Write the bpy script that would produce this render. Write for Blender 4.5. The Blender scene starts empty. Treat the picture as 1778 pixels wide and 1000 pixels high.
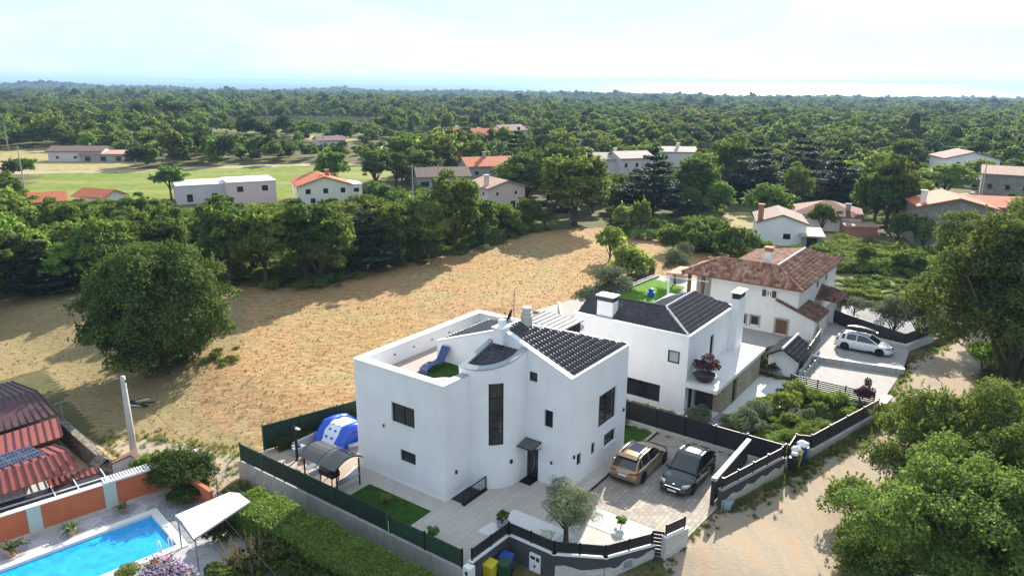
import bpy, math, random
import numpy as np
from mathutils import Matrix, Vector

sc = bpy.context.scene
COL = sc.collection
# ------------------------------------------------------------------ camera
F_PX, CX, CY, CAM_H = 1280.0, 889.0, 500.0, 23.0
PITCH = math.atan(360 / F_PX); ROLL = math.radians(0.5)
_r = np.array([1., 0, 0]); _u = np.array([0, math.sin(PITCH), math.cos(PITCH)])
FWD = np.array([0, math.cos(PITCH), -math.sin(PITCH)])
RGT = math.cos(ROLL) * _r + math.sin(ROLL) * _u
UPV = -math.sin(ROLL) * _r + math.cos(ROLL) * _u
cam = bpy.data.cameras.new('camera'); cam.sensor_width = 36; cam.lens = 36 * F_PX / 1778
cam.clip_start = 0.5; cam.clip_end = 120000
camo = bpy.data.objects.new('camera', cam); COL.objects.link(camo)
M = Matrix.Identity(4)
for i in range(3):
    M[i][0], M[i][1], M[i][2] = RGT[i], UPV[i], -FWD[i]
M[2][3] = CAM_H
camo.matrix_world = M
sc.camera = camo
# ------------------------------------------------------------------ light
SUN_AZ, SUN_EL = math.radians(19.9), math.radians(27.5)
w = bpy.data.worlds.new('World'); sc.world = w; w.use_nodes = True
nt = w.node_tree; nt.nodes.clear()
out = nt.nodes.new('ShaderNodeOutputWorld'); bg = nt.nodes.new('ShaderNodeBackground')
sky = nt.nodes.new('ShaderNodeTexSky'); sky.sky_type = 'NISHITA'; sky.sun_disc = False
sky.sun_elevation = SUN_EL; sky.sun_rotation = SUN_AZ; sky.altitude = 80
sky.air_density = 1.0; sky.dust_density = 0.35; sky.ozone_density = 2.5
tc = nt.nodes.new('ShaderNodeTexCoord'); mp = nt.nodes.new('ShaderNodeMapping')
mp.inputs['Scale'].default_value = (1.6, 2.2, 9.0); mp.inputs['Rotation'].default_value = (0.1, 0.12, 0.5)
nz = nt.nodes.new('ShaderNodeTexNoise'); nz.inputs['Scale'].default_value = 1.5; nz.inputs['Detail'].default_value = 7
nz.inputs['Roughness'].default_value = .58; nz.inputs['Distortion'].default_value = .5
rp = nt.nodes.new('ShaderNodeMapRange'); rp.inputs[1].default_value = .40; rp.inputs[2].default_value = .72
rp.inputs[3].default_value = 0.0; rp.inputs[4].default_value = 1.0
mx = nt.nodes.new('ShaderNodeMix'); mx.data_type = 'RGBA'
L_ = nt.links.new
L_(tc.outputs['Generated'], mp.inputs['Vector']); L_(mp.outputs[0], nz.inputs['Vector']); L_(nz.outputs['Fac'], rp.inputs[0])
# thin high veil: bluish haze with whiter streaks of cirrus over the clear sky
veil = nt.nodes.new('ShaderNodeMix'); veil.data_type = 'RGBA'; veil.inputs['A'].default_value = (1.85, 2.45, 3.2, 1); veil.inputs['B'].default_value = (2.85, 3.05, 3.2, 1)
L_(rp.outputs[0], veil.inputs['Factor']); mx.inputs['Factor'].default_value = .93
L_(sky.outputs[0], mx.inputs['A']); L_(veil.outputs['Result'], mx.inputs['B'])
L_(mx.outputs['Result'], bg.inputs['Color']); bg.inputs['Strength'].default_value = 0.15
L_(bg.outputs[0], out.inputs['Surface'])
sun = bpy.data.lights.new('sun', 'SUN'); sun.energy = 4.9; sun.angle = math.radians(0.55); sun.color = (1.0, .93, .82)
suno = bpy.data.objects.new('sun', sun); COL.objects.link(suno)
sd = Vector((math.sin(SUN_AZ) * math.cos(SUN_EL), math.cos(SUN_AZ) * math.cos(SUN_EL), math.sin(SUN_EL)))
suno.rotation_euler = sd.to_track_quat('Z', 'Y').to_euler(); suno.location = (30, 80, 60)
sc.view_settings.view_transform = 'Standard'; sc.view_settings.look = 'None'
sc.view_settings.exposure = 1.22; sc.view_settings.gamma = 1.0; sc.view_settings.use_curve_mapping = False
sc.cycles.max_bounces = 6; sc.cycles.diffuse_bounces = 4; sc.cycles.glossy_bounces = 3
sc.cycles.transmission_bounces = 4; sc.cycles.transparent_max_bounces = 8; sc.cycles.volume_bounces = 0
sc.cycles.use_denoising = True

# ------------------------------------------------------------------ frames
SAZ = math.radians(35.5)
AX = np.array([math.sin(SAZ), math.cos(SAZ)]); BX = np.array([-math.cos(SAZ), math.sin(SAZ)])
O0 = np.array([3.35316817, 38.07895159])     # front corner of the near white house
SROT = math.pi / 2 - SAZ                     # rotation of the plot frame (a along, b to the left)
def W2(a, b): p = O0 + a * AX + b * BX; return p[0], p[1]
def AB(x, y): d = np.array([x, y]) - O0; return d @ AX, d @ BX

def sst(x, e0, e1):
    t = np.clip((x - e0) / (e1 - e0), 0, 1); return t * t * (3 - 2 * t)
def inpoly(X, Y, poly):
    X = np.asarray(X, float); Y = np.asarray(Y, float); r = np.zeros(X.shape, bool)
    n = len(poly)
    for i in range(n):
        x0, y0 = poly[i][:2]; x1, y1 = poly[(i + 1) % n][:2]
        if y0 == y1: continue
        c = ((y0 > Y) != (y1 > Y)) & (X < (x1 - x0) * (Y - y0) / (y1 - y0) + x0)
        r ^= c
    return r
def terr0(X, Y):
    X = np.asarray(X, float); Y = np.asarray(Y, float)
    a = (X - O0[0]) * AX[0] + (Y - O0[1]) * AX[1]
    z = -1.1 + 1.02 * sst(a, -7.5, 0.6) + .75 * sst(a, 2, 32)
    z = z + .12 * np.sin(X * .07 + 1) * np.sin(Y * .06) * sst(Y, 60, 90)
    near = Y > 330
    far = np.clip(Y - 330, 0, None)
    z = z - .0138 * far - .0028 * far * sst(X, -200, 900)
    u = sst(Y, 400, 900)
    z = z + u * (2.0 * np.sin(X * .006 + Y * .004) + 1.6 * np.sin(X * .011 - Y * .009 + 2) + 1.2 * np.sin(Y * .013 + X * .002))
    # coastal ridge to the left and hills
    z = z + 2 * np.exp(-((Y - 2950) / 330) ** 2) * sst(-X, 100, 1300)
    for hx, hy, hh, sx, sy in ((-1530, 2500, 24, 120, 240), (-1750, 2560, 12, 130, 200), (-1190, 2550, 12, 80, 200), (-1300, 2540, 7, 150, 200), (-640, 2750, 10, 120, 200), (-120, 2700, 7, 160, 200), (140, 2800, 6, 200, 200), (620, 2900, 5, 160, 200), (1100, 2900, 6, 260, 200), (-2050, 2500, 14, 160, 220)):
        z = z + hh * np.exp(-((X - hx) / sx) ** 2 - ((Y - hy) / sy) ** 2)
    coast = 3250 + 120 * np.sin(X * .0021) + 60 * np.sin(X * .0063 + 1)
    z = z - 40 * sst(Y, coast, coast + 200)
    return z
SEA_Z = -45.0
def cray(px, py):
    d = (px - CX) * RGT - (py - CY) * UPV + F_PX * FWD
    return d / np.linalg.norm(d)
def at(px, py, z=None):
    """a pixel of the survey photograph to a place on the ground (or on level z)"""
    d = cray(px, py)
    if z is not None:
        t = (z - CAM_H) / d[2]; return np.array([d[0] * t, d[1] * t, z])
    t = 12.0
    while t < 6000:
        p = d * t
        if p[2] + CAM_H < float(terr0(p[0], p[1])): break
        t *= 1.004
    return np.array([p[0], p[1], float(terr0(p[0], p[1]))])
def atw(pts, z=None): return [tuple(at(x, y, z)) for x, y in pts]

# ------------------------------------------------------------------ mesh helpers
def link(o, parent=None):
    COL.objects.link(o)
    if parent is not None: o.parent = parent
    return o
def tag(o, label=None, cat=None, group=None, kind=None):
    if label: o['label'] = label
    if cat: o['category'] = cat
    if group: o['group'] = group
    if kind: o['kind'] = kind
    return o
def root(name, label, cat, loc=(0, 0, 0), rz=0.0, group=None, org=None):
    o = bpy.data.objects.new(name, None); o.empty_display_size = .3
    COL.objects.link(o); o.location = loc; o.rotation_euler = (0, 0, rz)
    tag(o, label, cat, group)
    o['_o'] = list(org) if org is not None else [0., 0., 0.]
    return o
def sroot(name, label, cat, a=0, b=0, z=0, group=None):
    """root in the plot frame: meshes under it are written in plot coordinates"""
    x, y = W2(a, b)
    return root(name, label, cat, (x, y, z), SROT, group, (a, b, z))

class MB:
    def __init__(s): s.v = []; s.f = []; s.m = []; s.cur = 0
    def add(s, vs, fs):
        n = len(s.v); s.v += [tuple(map(float, p)) for p in vs]
        for f in fs: s.f.append(tuple(i + n for i in f)); s.m.append(s.cur)
        return s
    def box(s, x0, x1, y0, y1, z0, z1):
        if x0 > x1: x0, x1 = x1, x0
        if y0 > y1: y0, y1 = y1, y0
        return s.add([(x0, y0, z0), (x1, y0, z0), (x1, y1, z0), (x0, y1, z0), (x0, y0, z1), (x1, y0, z1), (x1, y1, z1), (x0, y1, z1)],
                     [(0, 3, 2, 1), (4, 5, 6, 7), (0, 1, 5, 4), (1, 2, 6, 5), (2, 3, 7, 6), (3, 0, 4, 7)])
    def hexa(s, b, t):
        return s.add(list(b) + list(t), [(0, 3, 2, 1), (4, 5, 6, 7), (0, 1, 5, 4), (1, 2, 6, 5), (2, 3, 7, 6), (3, 0, 4, 7)])
    def prism(s, poly, z0, z1):
        """z0/z1 numbers or functions of (x,y)"""
        g0 = z0 if callable(z0) else (lambda x, y: z0); g1 = z1 if callable(z1) else (lambda x, y: z1)
        n = len(poly)
        ar = sum(poly[i][0] * poly[(i + 1) % n][1] - poly[(i + 1) % n][0] * poly[i][1] for i in range(n))
        if ar < 0: poly = poly[::-1]
        vs = [(p[0], p[1], g0(p[0], p[1])) for p in poly] + [(p[0], p[1], g1(p[0], p[1])) for p in poly]
        fs = [tuple(range(n - 1, -1, -1)), tuple(range(n, 2 * n))] + [(i, (i + 1) % n, n + (i + 1) % n, n + i) for i in range(n)]
        return s.add(vs, fs)
    def poly(s, pts): return s.add(pts, [tuple(range(len(pts)))])
    def bar(s, p, q, w, h=None, up=(0, 0, 1)):
        h = h or w; p = Vector(p); q = Vector(q); d = (q - p).normalized(); u = Vector(up)
        if abs(d.dot(u)) > .99: u = Vector((1, 0, 0))
        x = d.cross(u).normalized() * w / 2; y = x.cross(d).normalized() * h / 2
        c = [(-1, -1), (1, -1), (1, 1), (-1, 1)]
        vs = [p + x * i + y * j for i, j in c] + [q + x * i + y * j for i, j in c]
        return s.add(vs, [(0, 1, 2, 3), (7, 6, 5, 4), (0, 4, 5, 1), (1, 5, 6, 2), (2, 6, 7, 3), (3, 7, 4, 0)])
    def tube(s, pts, rs, n=10, cap=True):
        pts = [Vector(p) for p in pts]; rs = rs if hasattr(rs, '__len__') else [rs] * len(pts)
        base = len(s.v); prev = None
        for i, p in enumerate(pts):
            d = (pts[min(i + 1, len(pts) - 1)] - pts[max(i - 1, 0)])
            d = d.normalized() if d.length > 1e-9 else Vector((0, 0, 1))
            if prev is None:
                u = Vector((1, 0, 0)) if abs(d.x) < .8 else Vector((0, 1, 0)); x = d.cross(u).normalized()
            else: x = (prev - d * prev.dot(d)).normalized()
            prev = x; y = d.cross(x)
            for k in range(n):
                t = 2 * math.pi * k / n; q = p + (x * math.cos(t) + y * math.sin(t)) * rs[i]; s.v.append(tuple(q))
        for i in range(len(pts) - 1):
            for k in range(n):
                a0 = base + i * n + k; a1 = base + i * n + (k + 1) % n
                s.f.append((a0, a1, a1 + n, a0 + n)); s.m.append(s.cur)
        if cap:
            s.f.append(tuple(base + n - 1 - k for k in range(n))); s.m.append(s.cur)
            e = base + (len(pts) - 1) * n; s.f.append(tuple(e + k for k in range(n))); s.m.append(s.cur)
        return s
    def lathe(s, c, prof, n=20):
        base = len(s.v)
        for r, z in prof:
            for k in range(n):
                t = 2 * math.pi * k / n; s.v.append((c[0] + r * math.cos(t), c[1] + r * math.sin(t), c[2] + z))
        for i in range(len(prof) - 1):
            for k in range(n):
                a0 = base + i * n + k; a1 = base + i * n + (k + 1) % n
                s.f.append((a0, a1, a1 + n, a0 + n)); s.m.append(s.cur)
        return s
    def mesh(s, name, mats, off=(0, 0, 0), smooth=False):
        me = bpy.data.meshes.new(name)
        o = off
        me.from_pydata([(x - o[0], y - o[1], z - o[2]) for x, y, z in s.v], [], s.f)
        mats = mats if isinstance(mats, (list, tuple)) else [mats]
        for m in mats: me.materials.append(m)
        if len(mats) > 1: me.polygons.foreach_set('material_index', s.m)
        if smooth: me.polygons.foreach_set('use_smooth', [True] * len(me.polygons))
        me.update(); return me
    def build(s, name, mats, parent=None, smooth=False, **kw):
        off = list(parent['_o']) if parent is not None and '_o' in parent else (0, 0, 0)
        o = bpy.data.objects.new(name, s.mesh(name, mats, off, smooth)); link(o, parent)
        if parent is not None: o['_o'] = list(off)
        tag(o, **kw); return o
def fastmesh(name, V, Q, mats):
    """V (n,3), Q (m,k) with constant k"""
    me = bpy.data.meshes.new(name); k = Q.shape[1]
    me.vertices.add(len(V)); me.vertices.foreach_set('co', np.ascontiguousarray(V, dtype=np.float32).ravel())
    me.loops.add(Q.size); me.loops.foreach_set('vertex_index', np.ascontiguousarray(Q, dtype=np.int32).ravel())
    me.polygons.add(len(Q)); me.polygons.foreach_set('loop_start', np.arange(len(Q), dtype=np.int32) * k)
    me.polygons.foreach_set('loop_total', np.full(len(Q), k, np.int32))
    for m in (mats if isinstance(mats, (list, tuple)) else [mats]): me.materials.append(m)
    me.update(calc_edges=True); return me
def copy_tree(o, parent=None):
    c = o.copy(); COL.objects.link(c)
    if parent is not None: c.parent = parent
    for ch in list(o.children): copy_tree(ch, c)
    return c
# ------------------------------------------------------------------ materials
MT = {}
def nodes(name):
    m = bpy.data.materials.new(name); m.use_nodes = True; t = m.node_tree; t.nodes.clear()
    o = t.nodes.new('ShaderNodeOutputMaterial'); MT[name] = m
    return m, t, o
def N(t, typ, **kw):
    n = t.nodes.new(typ)
    for k, v in kw.items():
        if k in ('operation', 'data_type', 'blend_type', 'feature', 'distance', 'interpolation_type', 'wave_type', 'bands_direction', 'attribute_name', 'noise_dimensions'): setattr(n, k, v)
        else: n.inputs[k.replace('_', ' ')].default_value = v
    return n
def posn(t, scale=(1, 1, 1), rot=0.0, obj=False):
    if obj: src = t.nodes.new('ShaderNodeTexCoord').outputs['Object']
    else: src = t.nodes.new('ShaderNodeNewGeometry').outputs['Position']
    m = t.nodes.new('ShaderNodeMapping'); m.inputs['Scale'].default_value = scale; m.inputs['Rotation'].default_value = (0, 0, rot)
    t.links.new(src, m.inputs['Vector']); return m.outputs[0]
def noise(t, vec, scale, detail=4, rough=.55, dist=0):
    n = N(t, 'ShaderNodeTexNoise', Scale=scale, Detail=detail, Roughness=rough, Distortion=dist); t.links.new(vec, n.inputs['Vector']); return n.outputs['Fac']
def ramp(t, fac, stops):
    r = t.nodes.new('ShaderNodeValToRGB'); e = r.color_ramp.elements
    while len(e) > 1: e.remove(e[0])
    e[0].position = stops[0][0]; e[0].color = (*stops[0][1], 1)
    for p, c in stops[1:]:
        q = e.new(p); q.color = (*c, 1)
    t.links.new(fac, r.inputs[0]); return r.outputs[0]
def mixc(t, fac, a, b, mode='MIX'):
    m = t.nodes.new('ShaderNodeMix'); m.data_type = 'RGBA'; m.blend_type = mode
    for s, v in (('Factor', fac), ('A', a), ('B', b)):
        if isinstance(v, (int, float)): m.inputs[s].default_value = v
        elif isinstance(v, tuple): m.inputs[s].default_value = (*v, 1)
        else: t.links.new(v, m.inputs[s])
    return m.outputs['Result']
def math_(t, op, a, b=None):
    m = t.nodes.new('ShaderNodeMath'); m.operation = op
    for i, v in enumerate((a, b)):
        if v is None: continue
        if isinstance(v, (int, float)): m.inputs[i].default_value = v
        else: t.links.new(v, m.inputs[i])
    return m.outputs[0]
def rng_(t, v, a, b, c=0, d=1):
    m = t.nodes.new('ShaderNodeMapRange'); t.links.new(v, m.inputs[0])
    for i, x in enumerate((a, b, c, d)): m.inputs[i + 1].default_value = x
    return m.outputs[0]
def bsdf(t, o, col, rough=.8, metal=0, spec=.4, bump=None, bs=.3, bd=.02, coat=0):
    p = t.nodes.new('ShaderNodeBsdfPrincipled')
    if isinstance(col, tuple): p.inputs['Base Color'].default_value = (*col, 1)
    else: t.links.new(col, p.inputs['Base Color'])
    if isinstance(rough, (int, float)): p.inputs['Roughness'].default_value = rough
    else: t.links.new(rough, p.inputs['Roughness'])
    p.inputs['Metallic'].default_value = metal; p.inputs['Specular IOR Level'].default_value = spec
    p.inputs['Coat Weight'].default_value = coat; p.inputs['Coat Roughness'].default_value = .05
    if bump is not None:
        b = N(t, 'ShaderNodeBump', Strength=bs, Distance=bd); t.links.new(bump, b.inputs['Height']); t.links.new(b.outputs[0], p.inputs['Normal'])
    t.links.new(p.outputs[0], o.inputs['Surface']); return p
def plain(name, col, rough=.7, metal=0, spec=.4, var=.12, sc_=3, bs=.15, bd=.01, fine=25, coat=0, dirt=None):
    m, t, o = nodes(name); v = posn(t)
    n1 = noise(t, v, sc_, 5); n2 = noise(t, v, fine, 3)
    d = tuple(c * (1 - var) for c in col); e = tuple(min(1, c * (1 + var)) for c in col)
    c = ramp(t, n1, [(.3, d), (.7, e)])
    if dirt:
        v2 = posn(t, (1.5, 1.5, .35)); n3 = noise(t, v2, 2.2, 6, .65)
        c = mixc(t, rng_(t, n3, .52, .75, 0, dirt[1]), c, dirt[0])
    bsdf(t, o, c, rough, metal, spec, n2, bs, bd, coat); return m
# masonry / paint
plain('render_dark', (.075, .075, .08), .9, spec=.15, var=.12, sc_=.7)
plain('render_white', (.79, .79, .79), .9, spec=.15, var=.05, sc_=.6, bs=.6, bd=.015, fine=45, dirt=((.62, .605, .585), .3))
plain('render_old', (.74, .72, .69), .9, spec=.15, var=.05, sc_=.8, bs=.35, bd=.012, fine=40, dirt=((.5, .47, .43), .45))
plain('render_pink', (.72, .56, .52), .9, spec=.15, var=.04, sc_=.6, dirt=((.5, .42, .4), .3))
plain('render_cream', (.76, .74, .62), .9, spec=.15, var=.04, sc_=.6)
plain('render_lilac', (.62, .56, .58), .9, spec=.15, var=.04, sc_=.6)
plain('render_grey', (.36, .35, .34), .9, spec=.15, var=.12, sc_=.7, dirt=((.22, .2, .19), .5))
plain('render_terracotta', (.52, .155, .075), .9, spec=.15, var=.12, sc_=1.5, bs=.5, bd=.02, fine=18)
plain('render_sage', (.46, .55, .50), .9, spec=.15, var=.06)
plain('coping', (.82, .81, .79), .6, spec=.3, var=.04, dirt=((.62, .6, .56), .25))
plain('concrete', (.42, .40, .37), .9, spec=.2, var=.12, sc_=1.2, bs=.4, bd=.01, dirt=((.16, .155, .15), .7))
plain('concrete_light', (.52, .50, .46), .85, spec=.2, var=.08, sc_=1.5, dirt=((.3, .28, .25), .35))
plain('charcoal', (.022, .023, .026), .5, spec=.4, var=.2, sc_=2)
plain('black_metal', (.018, .018, .02), .38, .4, var=.1)
plain('grey_metal', (.33, .34, .35), .35, .85, var=.12, sc_=2, dirt=((.2, .19, .18), .4))
plain('zinc', (.34, .36, .38), .42, .4, var=.08)
plain('seam_metal', (.27, .265, .25), .4, .3, var=.06)
plain('white_paint', (.8, .8, .8), .4, spec=.4, var=.03)
plain('white_tarp', (.82, .81, .79), .55, spec=.3, var=.03, sc_=1)
plain('dark_wood', (.045, .033, .028), .55, var=.3, sc_=4)
plain('brown_wood', (.16, .085, .045), .7, var=.3, sc_=5)
plain('tan_wood', (.36, .27, .20), .7, var=.15, sc_=5)
plain('brick_red', (.38, .17, .11), .9, var=.2, sc_=6)
plain('dark_frame', (.02, .02, .022), .35, spec=.5, var=.1)
plain('green_mesh', (.013, .032, .018), .75, var=.35, sc_=3, bs=.6, bd=.02, fine=40)
plain('green_net', (.022, .058, .026), .8, var=.4, sc_=6, bs=.8, bd=.03, fine=30)
plain('artificial_turf', (.035, .085, .012), .95, spec=.1, var=.35, sc_=2.5, bs=.8, bd=.03, fine=90)
plain('lawn', (.11, .24, .022), .95, spec=.1, var=.22, sc_=1.2, bs=.8, bd=.03, fine=60)
plain('yellow_plastic', (.62, .52, .03), .4, var=.06)
plain('blue_plastic', (.02, .07, .36), .35, var=.08)
plain('green_plastic', (.02, .07, .03), .4, var=.08)
plain('grey_plastic', (.3, .36, .42), .4, var=.05)
plain('blue_vinyl', (.01, .08, .55), .25, spec=.5, var=.08, bs=.2, bd=.05, fine=4)
plain('white_vinyl', (.72, .76, .8), .3, spec=.5, var=.04)
plain('teal_water', (.05, .42, .45), .06, spec=.5, var=.1)
plain('lounger_blue', (.035, .06, .16), .5, var=.1)
plain('terracotta_pot', (.42, .25, .17), .8, var=.12)
plain('concrete_pot', (.33, .34, .34), .85, var=.1)
plain('pole_concrete', (.43, .41, .37), .85, var=.1, sc_=2, dirt=((.3, .28, .25), .4))
plain('bark', (.085, .065, .05), .95, spec=.1, var=.35, sc_=3, bs=.9, bd=.05, fine=12)
plain('tyre', (.012, .012, .012), .85, spec=.2, var=.2)
plain('rim_dark', (.03, .03, .032), .3, .7)
plain('rim_silver', (.45, .45, .46), .25, .9)
plain('car_black_trim', (.012, .012, .013), .35, spec=.5)
plain('plate_white', (.75, .76, .78), .4)
plain('red_cloth', (.6, .05, .05), .8)
plain('stone_white', (.62, .60, .56), .9, var=.2, sc_=2, bs=.6, bd=.03)
plain('tyre_soil', (.10, .075, .06), .95, var=.3)
plain('mulch', (.20, .10, .06), .95, var=.3, sc_=8, bs=.8, bd=.04, fine=30)
plain('slab_white', (.70, .68, .64), .7, var=.06, sc_=3)
plain('old_asphalt', (.20, .19, .185), .95, var=.15, sc_=.5)
plain('cut_straw', (.50, .36, .20), .95, var=.2)
def carpaint(name, c, rough=.28, metal=.6, coat=1.0):
    m, t, o = nodes(name); n = noise(t, posn(t, obj=True), 300, 1)
    bsdf(t, o, ramp(t, n, [(.35, tuple(x * .9 for x in c)), (.65, tuple(x * 1.1 for x in c))]), rough, metal, .5, None, coat=coat); return m
carpaint('paint_gold', (.36, .26, .15)); carpaint('paint_green', (.006, .014, .013), .2, .15, .7); carpaint('paint_white', (.78, .79, .8), .3, .0)
plain('roofbox_black', (.012, .012, .018), .38, spec=.4)
m, t, o = nodes('lamp_red'); bsdf(t, o, (.35, .01, .01), .15, 0, .5, coat=.5)
m, t, o = nodes('lamp_clear'); bsdf(t, o, (.22, .24, .26), .12, .2, .5, coat=.3)
m, t, o = nodes('glass_dark'); v = posn(t); bsdf(t, o, ramp(t, noise(t, v, .9, 3), [(.35, (.006, .008, .012)), (.7, (.03, .034, .04))]), .04, 0, .6, noise(t, v, 1.2, 1), .04, .1)
m, t, o = nodes('glass_room'); v = posn(t); bsdf(t, o, ramp(t, noise(t, v, 2.2, 4, .6, 1.2), [(.35, (.015, .016, .018)), (.5, (.06, .055, .045)), (.62, (.02, .02, .022)), (.75, (.16, .15, .12))]), .05, 0, .5)
m, t, o = nodes('frosted_glass'); bsdf(t, o, (.32, .40, .38), .25, 0, .5)
m, t, o = nodes('car_glass'); bsdf(t, o, (.008, .01, .013), .03, 0, .8, coat=.4)
m, t, o = nodes('polycarbonate'); v = posn(t)
p = bsdf(t, o, (.10, .095, .09), .18, 0, .6); p.inputs['Alpha'].default_value = .82
m, t, o = nodes('clear_glass'); p = bsdf(t, o, (.55, .62, .62), .08, 0, .6); p.inputs['Alpha'].default_value = .35
# stone walls
def stonework(name, c1, c2, mortar, sc_=3.2, bs=.8):
    m, t, o = nodes(name); v = posn(t, (1, 1, 1.5), obj=True)
    vo = N(t, 'ShaderNodeTexVoronoi', Scale=sc_, feature='F1'); t.links.new(v, vo.inputs['Vector'])
    ve = N(t, 'ShaderNodeTexVoronoi', Scale=sc_, feature='DISTANCE_TO_EDGE'); t.links.new(v, ve.inputs['Vector'])
    bwv = t.nodes.new('ShaderNodeRGBToBW'); t.links.new(vo.outputs['Color'], bwv.inputs[0])
    c = ramp(t, bwv.outputs[0], [(.2, c1), (.8, c2)])
    e = rng_(t, ve.outputs['Distance'], 0, .06)
    c = mixc(t, e, mortar, c); c = mixc(t, rng_(t, noise(t, v, .8, 5), .4, .7, 0, .4), c, tuple(x * .6 for x in c1))
    bsdf(t, o, c, .9, 0, .2, e, bs, .03)
stonework('stone_old', (.22, .20, .17), (.36, .33, .29), (.30, .28, .24))
stonework('stone_clad', (.36, .30, .20), (.52, .47, .36), (.34, .3, .24), 7)
stonework('stone_split', (.60, .58, .54), (.74, .72, .68), (.5, .48, .45), 8)
stonework('crazy_paving', (.34, .33, .36), (.50, .48, .48), (.58, .57, .55), 1.1, .5)
stonework('dry_stone', (.16, .13, .10), (.32, .28, .23), (.06, .05, .04), 4)
# paving made of units (brick texture in plot coordinates)
def paving(name, c1, c2, mortar, bw_, bh, ms=.012, off=.5, var=.25, rot=None, bump=.4, big=.25):
    m, t, o = nodes(name); v = posn(t, (1, 1, 1), 0, obj=True)
    if rot is not None:
        mm = t.nodes.new('ShaderNodeMapping'); mm.inputs['Rotation'].default_value = (0, 0, rot); t.links.new(v, mm.inputs[0]); v = mm.outputs[0]
    b = t.nodes.new('ShaderNodeTexBrick'); b.offset = off
    b.inputs['Scale'].default_value = 1; b.inputs['Brick Width'].default_value = bw_; b.inputs['Row Height'].default_value = bh
    b.inputs['Mortar Size'].default_value = ms; b.inputs['Color1'].default_value = (*c1, 1); b.inputs['Color2'].default_value = (*c2, 1)
    b.inputs['Mortar'].default_value = (*mortar, 1); b.inputs['Mortar Smooth'].default_value = .3; b.inputs['Bias'].default_value = 0
    t.links.new(v, b.inputs['Vector'])
    c = mixc(t, rng_(t, noise(t, v, .9, 6, .65), .35, .7, 0, big), b.outputs['Color'], tuple(x * .55 for x in c1))
    c = mixc(t, rng_(t, noise(t, v, 14, 4), .3, .7, 0, .2), c, (.08, .075, .07))
    bsdf(t, o, c, .85, 0, .25, b.outputs['Fac'], -bump, .01)
paving('slab_beige', (.52, .46, .395), (.58, .52, .455), (.38, .34, .29), .8, .4, big=.16)
paving('cobble_drive', (.52, .44, .35), (.34, .30, .26), (.2, .18, .16), .42, .28, .02, big=.75)
paving('paver_grey', (.44, .41, .38), (.36, .34, .32), (.25, .23, .22), .3, .2, .012, big=.2)
paving('terrace_deck', (.44, .36, .31), (.50, .42, .37), (.3, .24, .2), 1.2, .15, .012)
paving('pool_deck_boards', (.46, .36, .27), (.52, .43, .34), (.22, .17, .13), 3.0, .15, .014)
paving('block_wall', (.58, .55, .49), (.50, .47, .42), (.36, .34, .3), .5, .2, .012)
paving('solar_cells', (.03, .05, .11), (.045, .07, .14), (.35, .38, .42), .16, .16, .006, 0, big=0)
def pebbles(name, c1, c2, sc_=22):
    m, t, o = nodes(name); v = posn(t)
    vo = N(t, 'ShaderNodeTexVoronoi', Scale=sc_); t.links.new(v, vo.inputs['Vector'])
    bwv = t.nodes.new('ShaderNodeRGBToBW'); t.links.new(vo.outputs['Color'], bwv.inputs[0])
    c = ramp(t, bwv.outputs[0], [(.15, c1), (.75, c2)]); c = mixc(t, rng_(t, noise(t, v, 1.3, 5), .45, .75, 0, .4), c, c1)
    bsdf(t, o, c, .9, 0, .2, vo.outputs['Distance'], -.8, .03)
pebbles('gravel_white', (.34, .33, .32), (.72, .71, .69)); pebbles('gravel_grey', (.13, .13, .14), (.36, .36, .38), 16)
pebbles('rubble', (.2, .18, .15), (.5, .47, .42), 7)
# roofs: colour varies tile by tile (mesh islands)
def tiles(name, stops, rough=.6, spec=.4, lichen=None):
    m, t, o = nodes(name); g = t.nodes.new('ShaderNodeNewGeometry')
    c = ramp(t, g.outputs['Random Per Island'], stops); v = posn(t)
    c = mixc(t, rng_(t, noise(t, v, .7, 5, .6), .4, .7, 0, .45), c, tuple(x * .6 for x in stops[0][1]))
    if lichen: c = mixc(t, rng_(t, noise(t, v, 1.8, 6, .7), .55, .7, 0, .7), c, lichen)
    bsdf(t, o, c, rough, 0, spec, noise(t, v, 30, 3), .2, .01)
tiles('tile_dark', [(0, (.020, .017, .022)), (.5, (.034, .029, .036)), (1, (.055, .048, .058))], .34, .55)
tiles('tile_terracotta', [(0, (.17, .075, .05)), (.3, (.30, .15, .10)), (.55, (.42, .22, .14)), (.8, (.46, .33, .23)), (1, (.30, .11, .07))], .8, .2)
tiles('tile_terracotta_old', [(0, (.09, .05, .04)), (.5, (.20, .10, .07)), (1, (.30, .18, .13))], .85, .2, (.13, .12, .08))
def roofcol(name, c1, c2):
    m, t, o = nodes(name); v = posn(t, obj=True)
    wv = t.nodes.new('ShaderNodeTexWave'); wv.inputs['Scale'].default_value = 1.2; wv.bands_direction = 'X'; t.links.new(v, wv.inputs['Vector'])
    c = ramp(t, noise(t, v, 1.6, 6, .7), [(.3, c1), (.7, c2)])
    bsdf(t, o, c, .8, 0, .2, wv.outputs['Fac'], .5, .05)
roofcol('roof_orange', (.40, .11, .055), (.56, .19, .09)); roofcol('roof_salmon', (.36, .22, .16), (.48, .32, .24))
roofcol('roof_brown', (.14, .09, .075), (.24, .16, .13)); roofcol('roof_pale', (.34, .28, .25), (.46, .38, .34)); roofcol('roof_maroon', (.13, .05, .045), (.24, .1, .08))
plain('straw_stalk', (.40, .32, .17), .9, spec=.1, var=.3, sc_=2)
plain('metal_red', (.29, .075, .06), .5, .15, spec=.4, var=.12, sc_=1.5, dirt=((.2, .07, .06), .35))
plain('metal_purple', (.085, .035, .04), .5, .15, var=.2, sc_=1.2, dirt=((.24, .07, .06), .3))
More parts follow.
